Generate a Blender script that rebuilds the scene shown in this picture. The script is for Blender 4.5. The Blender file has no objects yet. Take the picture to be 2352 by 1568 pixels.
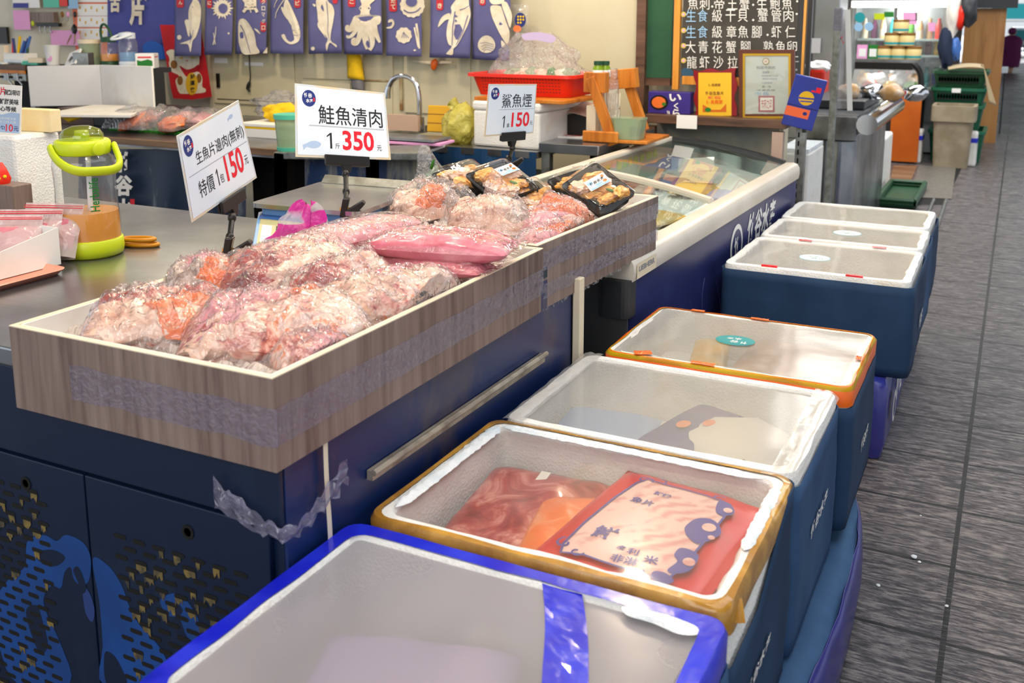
import bpy, bmesh, math, random
from mathutils import Vector as V, Matrix, noise
from math import sin, cos, pi, radians
random.seed(7)
SC = bpy.context.scene
COL = SC.collection

# ---------------------------------------------------------------- camera
F_, CX_, CY_, H_ = 2303.0, 1176.0, 470.0, 1.45
pit = math.atan(430/2303.0); yaw = math.atan2(1174, math.hypot(430, 2303))
FW = V((-sin(yaw)*cos(pit), cos(yaw)*cos(pit), -sin(pit)))
RT = V((cos(yaw), sin(yaw), 0)); UP = RT.cross(FW); CAM = V((0, 0, H_))
cd = bpy.data.cameras.new('camera'); cam = bpy.data.objects.new('camera', cd); COL.objects.link(cam)
cam.matrix_world = Matrix.Translation(CAM) @ Matrix((RT, UP, -FW)).transposed().to_4x4()
cd.sensor_width = 36; cd.lens = F_/2352*36; cd.shift_y = -(784-CY_)/2352; cd.clip_start = .05; cd.clip_end = 200
cd.dof.use_dof = True; cd.dof.focus_distance = 2.55; cd.dof.aperture_fstop = 5.6
SC.camera = cam
SC.view_settings.view_transform = 'Standard'; SC.view_settings.look = 'None'; SC.view_settings.gamma = 1
SC.view_settings.use_curve_mapping = False
SC.view_settings.exposure = 0.0
SC.cycles.transparent_max_bounces = 24; SC.cycles.max_bounces = 8; SC.cycles.glossy_bounces = 4
SC.cycles.diffuse_bounces = 3; SC.cycles.transmission_bounces = 6; SC.cycles.use_denoising = True
SC.cycles.caustics_reflective = False; SC.cycles.caustics_refractive = False
SC.cycles.sample_clamp_indirect = 4
# ---------------------------------------------------------------- world and lights
W = bpy.data.worlds.new('market_air'); SC.world = W; W.use_nodes = True
W.node_tree.nodes['Background'].inputs[0].default_value = (.86, .92, 1, 1)
W.node_tree.nodes['Background'].inputs[1].default_value = 1.0
def bulb(x, y, z, e, col=(1, .83, .62), r=.07):
    l = bpy.data.lights.new('stall_bulb', 'POINT'); l.energy = e; l.color = col; l.shadow_soft_size = r
    o = bpy.data.objects.new('stall_bulb', l); COL.objects.link(o); o.location = (x, y, z)
def panel(x, y, z, sx, sy, e, col, rot=(0, 0, 0)):  # unseen soft area light, no fixture modelled
    l = bpy.data.lights.new('soft_fill_light', 'AREA'); l.shape = 'RECTANGLE'; l.size = sx; l.size_y = sy; l.energy = e; l.color = col
    o = bpy.data.objects.new('soft_fill_light', l); COL.objects.link(o); o.location = (x, y, z); o.rotation_euler = rot
for x, y, z, e in ((-1.25, 1.35, 2.35, 19), (-1.05, 2.5, 2.4, 19), (-1.9, 2.0, 2.4, 14), (-2.7, 2.9, 2.5, 36), (-1.4, 4.1, 2.4, 36), (-3.9, 3.9, 2.5, 46), (-2.5, 4.2, 2.5, 30), (-.6, 1.2, 2.7, 10)):
    bulb(x, y, z, e)
panel(-1.6, 2.3, 2.9, 1.8, 2.6, 22, (1, .88, .72))  # unseen warm light added so the bag film has brightness to reflect
panel(.3, 2.8, 3.3, 1.6, 5, 60, (.9, .95, 1))
panel(-.6, -1.6, 2.7, 3.0, 1.6, 55, (1, .97, .93), (radians(52), 0, radians(8)))  # fill light added behind the camera to brighten the front faces
panel(.4, 10, 3.6, 2.0, 9, 170, (.93, .97, 1))
panel(-1.2, 9.2, 3.2, 2.2, 3, 120, (1, .96, .9))

# ---------------------------------------------------------------- helpers
def at(px, py, x=None, y=None, z=None):
    d = FW + RT*((px-CX_)/F_) - UP*((py-CY_)/F_)
    if z is not None: k = (z-H_)/d.z
    elif y is not None: k = y/d.y
    else: k = x/d.x
    return CAM + d*k
def lin(c):
    if isinstance(c, str):
        c = [int(c[i:i+2], 16)/255 for i in (0, 2, 4)]
        c = [v/12.92 if v <= .04045 else ((v+.055)/1.055)**2.4 for v in c]
    return (c[0], c[1], c[2], 1)
class NG:
    def __init__(s, name):
        s.m = bpy.data.materials.new(name); s.m.use_nodes = True; s.t = s.m.node_tree; s.t.nodes.clear()
        s.out = s.n('ShaderNodeOutputMaterial'); s.co = s.n('ShaderNodeTexCoord')
    def n(s, typ, **kw):
        o = s.t.nodes.new(typ)
        for k, v in kw.items(): setattr(o, k, v)
        return o
    def l(s, a, b): s.t.links.new(a, b)
    def set(s, sock, v):
        if hasattr(v, 'is_linked') or isinstance(v, bpy.types.NodeSocket): s.l(v, sock)
        else: sock.default_value = v
    def vec(s, sc=(1, 1, 1), loc=(0, 0, 0), rot=(0, 0, 0)):
        mp = s.n('ShaderNodeMapping'); mp.inputs['Scale'].default_value = sc; mp.inputs['Location'].default_value = loc
        mp.inputs['Rotation'].default_value = rot
        s.l(s.co.outputs['Object'], mp.inputs[0]); return mp.outputs[0]
    def noise(s, scale, st=(1, 1, 1), detail=4, rough=.55, dist=0, loc=(0, 0, 0)):
        o = s.n('ShaderNodeTexNoise'); o.inputs['Scale'].default_value = scale; o.inputs['Detail'].default_value = detail
        o.inputs['Roughness'].default_value = rough; o.inputs['Distortion'].default_value = dist
        s.l(s.vec(st, loc), o.inputs['Vector']); return o.outputs['Fac']
    def voro(s, scale, st=(1, 1, 1), feat='F1'):
        o = s.n('ShaderNodeTexVoronoi'); o.feature = feat; o.inputs['Scale'].default_value = scale
        s.l(s.vec(st), o.inputs['Vector']); return o.outputs['Distance']
    def ramp(s, fac, stops, interp='LINEAR'):
        o = s.n('ShaderNodeValToRGB'); e = o.color_ramp.elements; o.color_ramp.interpolation = interp
        while len(e) < len(stops): e.new(.5)
        for q, (p, c) in zip(e, stops): q.position = p; q.color = lin(c)
        s.l(fac, o.inputs[0]); return o.outputs[0]
    def math(s, op, a, b=0.0, c=None):
        o = s.n('ShaderNodeMath', operation=op); s.set(o.inputs[0], a); s.set(o.inputs[1], b)
        if c is not None: s.set(o.inputs[2], c)
        return o.outputs[0]
    def mix(s, fac, a, b):
        o = s.n('ShaderNodeMix', data_type='RGBA'); s.set(o.inputs[0], fac); s.set(o.inputs[6], a); s.set(o.inputs[7], b); return o.outputs[2]
    def xyz(s):
        o = s.n('ShaderNodeSeparateXYZ'); s.l(s.co.outputs['Object'], o.inputs[0]); return o.outputs
    def bump(s, h, st=.3, d=.01):
        o = s.n('ShaderNodeBump'); o.inputs['Strength'].default_value = st; o.inputs['Distance'].default_value = d; s.l(h, o.inputs['Height']); return o.outputs[0]
    def pbsdf(s, col, rough=.5, metal=0, normal=None, spec=.5, coat=0, sss=0, trans=0, ior=1.45):
        o = s.n('ShaderNodeBsdfPrincipled'); s.set(o.inputs['Base Color'], col); s.set(o.inputs['Roughness'], rough)
        o.inputs['Metallic'].default_value = metal; o.inputs['Specular IOR Level'].default_value = spec
        o.inputs['Coat Weight'].default_value = coat; o.inputs['Coat Roughness'].default_value = .08
        o.inputs['Transmission Weight'].default_value = trans; o.inputs['IOR'].default_value = ior
        if sss:
            o.inputs['Subsurface Weight'].default_value = sss; o.inputs['Subsurface Scale'].default_value = .01
        if normal is not None: s.l(normal, o.inputs['Normal'])
        return o
    def done(s, sh):
        s.l(sh if isinstance(sh, bpy.types.NodeSocket) else sh.outputs[0], s.out.inputs[0]); return s.m
def mat(name, col, rough=.5, metal=0, col2=None, ns=8, st=(1, 1, 1), lo=.42, hi=.62, detail=5, bump=0, bs=60, bst=(1, 1, 1), spec=.5, coat=0, emit=0):
    g = NG(name); c = lin(col)
    if col2: c = g.ramp(g.noise(ns, st, detail), [(lo, col), (hi, col2)])
    nrm = g.bump(g.noise(bs, bst, 3), bump) if bump else None
    b = g.pbsdf(c, rough, metal, nrm, spec, coat)
    if emit:
        g.set(b.inputs['Emission Color'], c); b.inputs['Emission Strength'].default_value = emit
    return g.done(b)
def film(name, tint='ffffff', haze=.08, rough=.06, bs=25, bump=.5, gl=.35, hazecol='ffffff', hn=0, st=(1, 1, 1), crease=0):
    """clear or frosted plastic sheet: see-through, a little milky, glossy at wrinkles"""
    g = NG(name)
    n1 = g.noise(bs, st, 3, .6, .8)
    if crease:
        rd = lambda sc, lo: g.math('POWER', g.math('SUBTRACT', 1.0, g.math('ABSOLUTE', g.math('MULTIPLY', g.math('SUBTRACT', g.noise(sc, (1, 1, 1), 2, .5, 1.2, (lo, 0, 0)), .5), 5.0))), 3.0)
        n1 = g.math('ADD', g.math('MULTIPLY', n1, .5), g.math('ADD', g.math('MULTIPLY', rd(9, 3), crease), g.math('MULTIPLY', rd(24, 8), crease*.5)))
    nrm = g.bump(n1, bump, .02) if bump else None
    tr = g.n('ShaderNodeBsdfTransparent'); tr.inputs[0].default_value = lin(tint)
    df = g.n('ShaderNodeBsdfDiffuse'); df.inputs[0].default_value = lin(hazecol)
    m1 = g.n('ShaderNodeMixShader')
    if hn:
        r = g.math('MULTIPLY', g.math('SUBTRACT', g.noise(hn, (1, 1, 1), 3), .5), .75)
        g.l(g.n('ShaderNodeClamp').outputs[0], m1.inputs[0])
        cl = m1.inputs[0].links[0].from_node; g.l(g.math('ADD', r, haze), cl.inputs[0])
    else: m1.inputs[0].default_value = haze
    g.l(tr.outputs[0], m1.inputs[1]); g.l(df.outputs[0], m1.inputs[2])
    gs = g.n('ShaderNodeBsdfGlossy'); gs.inputs['Roughness'].default_value = rough
    lw = g.n('ShaderNodeLayerWeight'); lw.inputs[0].default_value = .5
    if nrm is not None: g.l(nrm, gs.inputs['Normal']); g.l(nrm, lw.inputs['Normal']); g.l(nrm, df.inputs['Normal'])
    fr = g.math('ADD', g.math('MULTIPLY', g.math('POWER', lw.outputs['Facing'], 4.0), .75), .05)
    m2 = g.n('ShaderNodeMixShader'); g.l(g.math('MULTIPLY', fr, gl/.35), m2.inputs[0])
    g.l(m1.outputs[0], m2.inputs[1]); g.l(gs.outputs[0], m2.inputs[2])
    return g.done(m2)

MW = {}
def T(name, label, cat, loc=(0, 0, 0), rz=0, group=None, R=None):
    o = bpy.data.objects.new(name, None); COL.objects.link(o); o.empty_display_size = .05
    m = Matrix.Translation(V(loc)) @ (R.to_4x4() if R is not None else Matrix.Rotation(rz, 4, 'Z'))
    o.matrix_world = m; MW[o] = m; tag(o, label, cat, group); return o
def tag(o, label, cat, group=None):
    o['label'] = label; o['category'] = cat
    if group: o['group'] = group
    return o
class MB:
    """collects shapes for ONE mesh"""
    def __init__(s): s.v = []; s.f = []
    def add(s, vs, fs, m=None):
        k = len(s.v); s.v += [(m @ V(p)) if m is not None else V(p) for p in vs]; s.f += [tuple(i+k for i in f) for f in fs]; return s
    def box(s, x0, x1, y0, y1, z0, z1, m=None):
        return s.add([(x, y, z) for z in (z0, z1) for y in (y0, y1) for x in (x0, x1)],
                     [(0, 2, 3, 1), (4, 5, 7, 6), (0, 1, 5, 4), (2, 6, 7, 3), (0, 4, 6, 2), (1, 3, 7, 5)], m)
    def quad(s, a, b, c, d): return s.add([a, b, c, d], [(0, 1, 2, 3)])
    def slab(s, a, b, c, d, t):
        a, b, c, d = map(V, (a, b, c, d)); n = (b-a).cross(d-a).normalized()*t
        return s.add([a-n, b-n, c-n, d-n, a, b, c, d], [(3, 2, 1, 0), (4, 5, 6, 7), (0, 1, 5, 4), (1, 2, 6, 5), (2, 3, 7, 6), (3, 0, 4, 7)])
    def prism(s, pts, m, t):
        n = len(pts); return s.add([(p[0], p[1], 0) for p in pts]+[(p[0], p[1], t) for p in pts],
            [tuple(range(n-1, -1, -1)), tuple(range(n, 2*n))]+[(i, (i+1) % n, n+(i+1) % n, n+i) for i in range(n)], m)
    def tube(s, pts, r, n=10, closed=False, flat=1.0, up=None):
        pts = [V(p) for p in pts]; N = len(pts); k = len(s.v); u = None
        for i, p in enumerate(pts):
            t = (pts[(i+1) % N]-pts[i-1]) if closed else (pts[min(i+1, N-1)]-pts[max(i-1, 0)])
            t.normalize()
            if u is None: u = V(up) if up else t.orthogonal()
            u = (u-t*u.dot(t)).normalized(); w = t.cross(u); rr = r[i] if isinstance(r, (list, tuple)) else r
            s.v += [p+u*rr*cos(2*pi*j/n)+w*rr*flat*sin(2*pi*j/n) for j in range(n)]
        for i in range(N if closed else N-1):
            a, b = k+i*n, k+((i+1) % N)*n
            s.f += [(a+j, a+(j+1) % n, b+(j+1) % n, b+j) for j in range(n)]
        if not closed: s.f += [tuple(k+j for j in range(n-1, -1, -1)), tuple(k+(N-1)*n+j for j in range(n))]
        return s
    def lathe(s, prof, m=None, n=32, cap=True):
        k = len(s.v); P = []
        for r, z in prof: P += [(r*cos(2*pi*j/n), r*sin(2*pi*j/n), z) for j in range(n)]
        fs = [(i*n+j, i*n+(j+1) % n, (i+1)*n+(j+1) % n, (i+1)*n+j) for i in range(len(prof)-1) for j in range(n)]
        if cap: fs += [tuple(range(n-1, -1, -1)), tuple((len(prof)-1)*n+j for j in range(n))]
        return s.add(P, fs, m)
    def grid(s, fn, nu, nv, closeu=False):
        vs = [fn(i/(nu if closeu else nu-1), j/(nv-1)) for j in range(nv) for i in range(nu)]
        fs = [(j*nu+i, j*nu+(i+1) % nu, (j+1)*nu+(i+1) % nu, (j+1)*nu+i) for j in range(nv-1) for i in range(nu if closeu else nu-1)]
        return s.add(vs, fs)
    def blob(s, c, rad, rot=(0, 0, 0), seed=0, amp=.25, fr=1.6, sub=3):
        bm = bmesh.new(); bmesh.ops.create_icosphere(bm, subdivisions=sub, radius=1)
        R = Matrix.Rotation(rot[2], 3, 'Z') @ Matrix.Rotation(rot[1], 3, 'Y') @ Matrix.Rotation(rot[0], 3, 'X')
        o = V((seed*3.7, seed*1.3, seed*2.1)); bm.verts.ensure_lookup_table()
        vs = []
        for q in bm.verts:
            d = 1+amp*noise.noise(q.co*fr+o)+amp*.4*noise.noise(q.co*fr*2.7+o)
            p = q.co*d; vs.append(V(c)+R @ V((p.x*rad[0], p.y*rad[1], p.z*rad[2])))
        fs = [tuple(x.index for x in f.verts) for f in bm.faces]; bm.free(); return s.add(vs, fs)
def build(name, mb, m, parent=None, smooth=False, bevel=0, seg=2, world=True, kind=None, solid=0, sub=0, label=None):
    me = bpy.data.meshes.new(name)
    vs = mb.v
    inv = MW[parent].inverted() if parent is not None and world else None
    if inv is not None: vs = [inv @ p for p in vs]
    me.from_pydata([tuple(p) for p in vs], [], mb.f); me.update()
    o = bpy.data.objects.new(name, me); COL.objects.link(o)
    if isinstance(m, (list, tuple)):
        for q in m: me.materials.append(q)
    else: me.materials.append(m)
    if smooth:
        me.polygons.foreach_set('use_smooth', [True]*len(me.polygons))
        try: me.set_sharp_from_angle(angle=radians(50))
        except Exception: pass
    if parent is not None: o.parent = parent; MW[o] = MW[parent]
    else: MW[o] = Matrix()
    if solid:
        q = o.modifiers.new('thick', 'SOLIDIFY'); q.thickness = solid; q.offset = 0
    if sub:
        q = o.modifiers.new('smooth', 'SUBSURF'); q.levels = sub; q.render_levels = sub
    if bevel:
        q = o.modifiers.new('bevel', 'BEVEL'); q.width = bevel; q.segments = seg; q.limit_method = 'ANGLE'
    if kind: o['kind'] = kind
    if label: o['label'] = label
    return o
def single(name, label, cat, mb, m, base=None, group=None, **k):
    """a thing that is one mesh, origin at its base"""
    if base is None:
        xs = [p.x for p in mb.v]; ys = [p.y for p in mb.v]; base = V(((min(xs)+max(xs))/2, (min(ys)+max(ys))/2, min(p.z for p in mb.v)))
    base = V(base); mb.v = [p-base for p in mb.v]
    o = build(name, mb, m, **k); o.location = base; MW[o] = Matrix.Translation(base); return tag(o, label, cat, group)
def frame(o, u, v):
    """matrix with x axis along u (right), y along v (up), z out of the face"""
    u = V(u).normalized(); n = u.cross(V(v)).normalized(); v = n.cross(u)
    m = Matrix((u, v, n)).transposed().to_4x4(); m.translation = V(o); return m
def cr(pts, k=5, closed=True):
    out = []; n = len(pts); rng = range(n) if closed else range(n-1)
    for i in rng:
        p = [V((*pts[j % n][:2], pts[j % n][2] if len(pts[j % n]) > 2 else 0)) if closed else V((*pts[max(0, min(n-1, j))], 0)[:3]) for j in (i-1, i, i+1, i+2)]
        for q in range(k):
            t = q/k
            out.append(.5*((2*p[1])+(p[2]-p[0])*t+(2*p[0]-5*p[1]+4*p[2]-p[3])*t*t+(3*p[1]-p[0]-3*p[2]+p[3])*t**3))
    if not closed: out.append(V((*pts[-1], 0)[:3]))
    return out
def flat(name, polys, m, F, parent=None, off=.001, fn=None, world=True):
    mb = MB()
    for p in polys:
        q = [V((a[0], a[1], off)) for a in p]
        if fn: q = [fn(a) for a in q]
        k = len(mb.v); mb.v += [F @ a for a in q]; mb.f.append(tuple(range(k, k+len(q))))
    return build(name, mb, m, parent, world=world)
def ell(cx, cy, a, b, n=28, ph=0): return [(cx+a*cos(2*pi*i/n+ph), cy+b*sin(2*pi*i/n+ph)) for i in range(n)]
def rect(x0, x1, y0, y1): return [(x0, y0), (x1, y0), (x1, y1), (x0, y1)]
def text(name, body, m, F, parent, x, y, h=None, w=None, bold=0, off=.0012, rot=0, shear=0, fn=None):
    """letters as a flat mesh, centred at (x, y) of frame F, cap box w x h"""
    c = bpy.data.curves.new('letters', 'FONT'); c.body = body; c.offset = bold; c.resolution_u = 3; c.shear = shear
    o = bpy.data.objects.new('letters', c); COL.objects.link(o)
    dg = bpy.context.evaluated_depsgraph_get(); me = bpy.data.meshes.new_from_object(o.evaluated_get(dg))
    bpy.data.objects.remove(o); bpy.data.curves.remove(c)
    xs = [q.co.x for q in me.vertices]; ys = [q.co.y for q in me.vertices]
    mb = MB()
    if xs:
        x0, x1, y0, y1 = min(xs), max(xs), min(ys), max(ys)
        sy = h/(y1-y0) if h else w/(x1-x0); sx = w/(x1-x0) if w else sy
        for q in me.vertices:
            a, b = (q.co.x-(x0+x1)/2)*sx, (q.co.y-(y0+y1)/2)*sy
            p = V((x+a*cos(rot)-b*sin(rot), y+a*sin(rot)+b*cos(rot), off))
            mb.v.append(F @ (fn(p) if fn else p))
        mb.f = [tuple(p.vertices) for p in me.polygons]
    bpy.data.meshes.remove(me)
    return build(name, mb, m, parent)
def ring(x0, x1, y0, y1, r, n=6):
    out = []
    for cx, cy, a0 in ((x1-r, y1-r, 0), (x0+r, y1-r, pi/2), (x0+r, y0+r, pi), (x1-r, y0+r, 1.5*pi)):
        out += [(cx+r*cos(a0+pi/2*i/n), cy+r*sin(a0+pi/2*i/n)) for i in range(n+1)]
    return out
def loft(rings, capb=False, capt=False, close=False):
    mb = MB(); n = len(rings[0])
    for r in rings: mb.v += [V(p) for p in r]
    R = len(rings)
    for i in range(R if close else R-1):
        a, b = i*n, ((i+1) % R)*n
        mb.f += [(a+j, a+(j+1) % n, b+(j+1) % n, b+j) for j in range(n)]
    if capb: mb.f.append(tuple(range(n-1, -1, -1)))
    if capt: mb.f.append(tuple((R-1)*n+j for j in range(n)))
    return mb
# ---------------------------------------------------------------- materials
def floor_mat():
    g = NG('floor_planks'); x, y, z = g.xyz()
    right = g.math('GREATER_THAN', x, -.047)
    yy = g.math('DIVIDE', g.math('SUBTRACT', g.math('SUBTRACT', y, 2.376), g.math('MULTIPLY', right, -.012)), .3585)
    fy = g.math('FRACT', g.math('ADD', yy, 100.018)); ly = g.math('LESS_THAN', fy, .036)
    fx = g.math('FRACT', g.math('ADD', g.math('DIVIDE', g.math('ADD', x, .047), 1.2), 100.006)); lx = g.math('LESS_THAN', fx, .011)
    line = g.math('MAXIMUM', lx, ly)
    n1 = g.noise(9, (1, 6.5, 1), 6, .62, .6); n2 = g.noise(26, (1, 4, 1), 6, .7, .5, (3, 1, 0)); n3 = g.noise(.8, (1, 1, 1), 2)
    streak = g.math('ADD', g.math('MULTIPLY', n1, .5), g.math('MULTIPLY', n2, .5))
    c = g.ramp(streak, [(.43, '0f0d0f'), (.465, '3b3534'), (.52, '6c6462'), (.59, '98908b')])
    c = g.mix(g.math('MULTIPLY', n3, .35), c, lin('6d6a75'))
    c = g.mix(line, c, lin('161416'))
    h = g.math('SUBTRACT', streak, line)
    rg = g.math('ADD', g.math('MULTIPLY', g.noise(1.3), .3), .12)
    return g.done(g.pbsdf(c, rg, 0, g.bump(h, .7, .015), .5))
def wood(name, a, b, dark, st=(1, 1, .12), sc=30, rough=.42):
    g = NG(name); n = g.noise(sc, st, 5, .65, .3); n2 = g.noise(sc*.2, st, 2)
    c = g.ramp(g.math('ADD', g.math('MULTIPLY', n, .6), g.math('MULTIPLY', n2, .4)), [(.36, dark), (.48, a), (.62, b)])
    return g.done(g.pbsdf(c, rough, 0, g.bump(n, .08, .005)))
def stripes():
    g = NG('pack_fillet'); w = g.n('ShaderNodeTexWave'); w.inputs['Scale'].default_value = 26; w.inputs['Distortion'].default_value = 5; w.inputs['Detail'].default_value = 2; w.inputs['Detail Scale'].default_value = 1.2
    g.l(g.vec((.35, 1, 1), (0, 0, 0), (0, 0, .25)), w.inputs['Vector'])
    c = g.mix(g.math('MULTIPLY', w.outputs['Fac'], g.ramp(g.noise(16), [(.45, '000000'), (.55, 'c0c0c0')])), lin('ecc6bd'), lin('cf6a66'))
    return g.done(g.pbsdf(c, .25))
def steel(name, col='8f9399', rough=.22, st=(1, 30, 1)):
    g = NG(name); n = g.noise(14, st, 3); s = g.noise(3)
    c = g.ramp(s, [(.3, col), (.7, 'c3c6ca')])
    return g.done(g.pbsdf(c, g.math('ADD', g.math('MULTIPLY', n, .14), rough-.05), .9, g.bump(n, .03, .002)))
def cloth(name, a, b, rough=.75):
    g = NG(name); n = g.noise(5, (1, 1, 1), 4); w = g.noise(260, (1, 1, 1), 2)
    return g.done(g.pbsdf(g.ramp(n, [(.3, a), (.7, b)]), rough, 0, g.bump(w, .15, .002), .3))
def worn(name, base, patch, sc=6, lo=.52, hi=.6, rough=.45, st=(1, 1, .5)):
    g = NG(name); n = g.noise(sc, st, 7, .65, .4)
    return g.done(g.pbsdf(g.ramp(n, [(lo-.14, base), (lo, base), (hi, patch)]), rough))
def foam_mat():
    g = NG('styrofoam'); v = g.voro(160); n = g.noise(7)
    return g.done(g.pbsdf(g.ramp(n, [(.3, 'e9e7e1'), (.55, 'f7f5f0'), (.75, 'e9dfca')]), .6, 0, g.bump(v, .35, .004)))
def fishmat(name, stops, sc=14, rough=.28, dist=1.2):
    g = NG(name); n = g.noise(sc, (1, 1, 1), 4, .6, dist)
    return g.done(g.pbsdf(g.ramp(n, stops), rough, 0, g.bump(g.noise(60, (1, 1, 1), 3), .2, .004), .5, .3))
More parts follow.
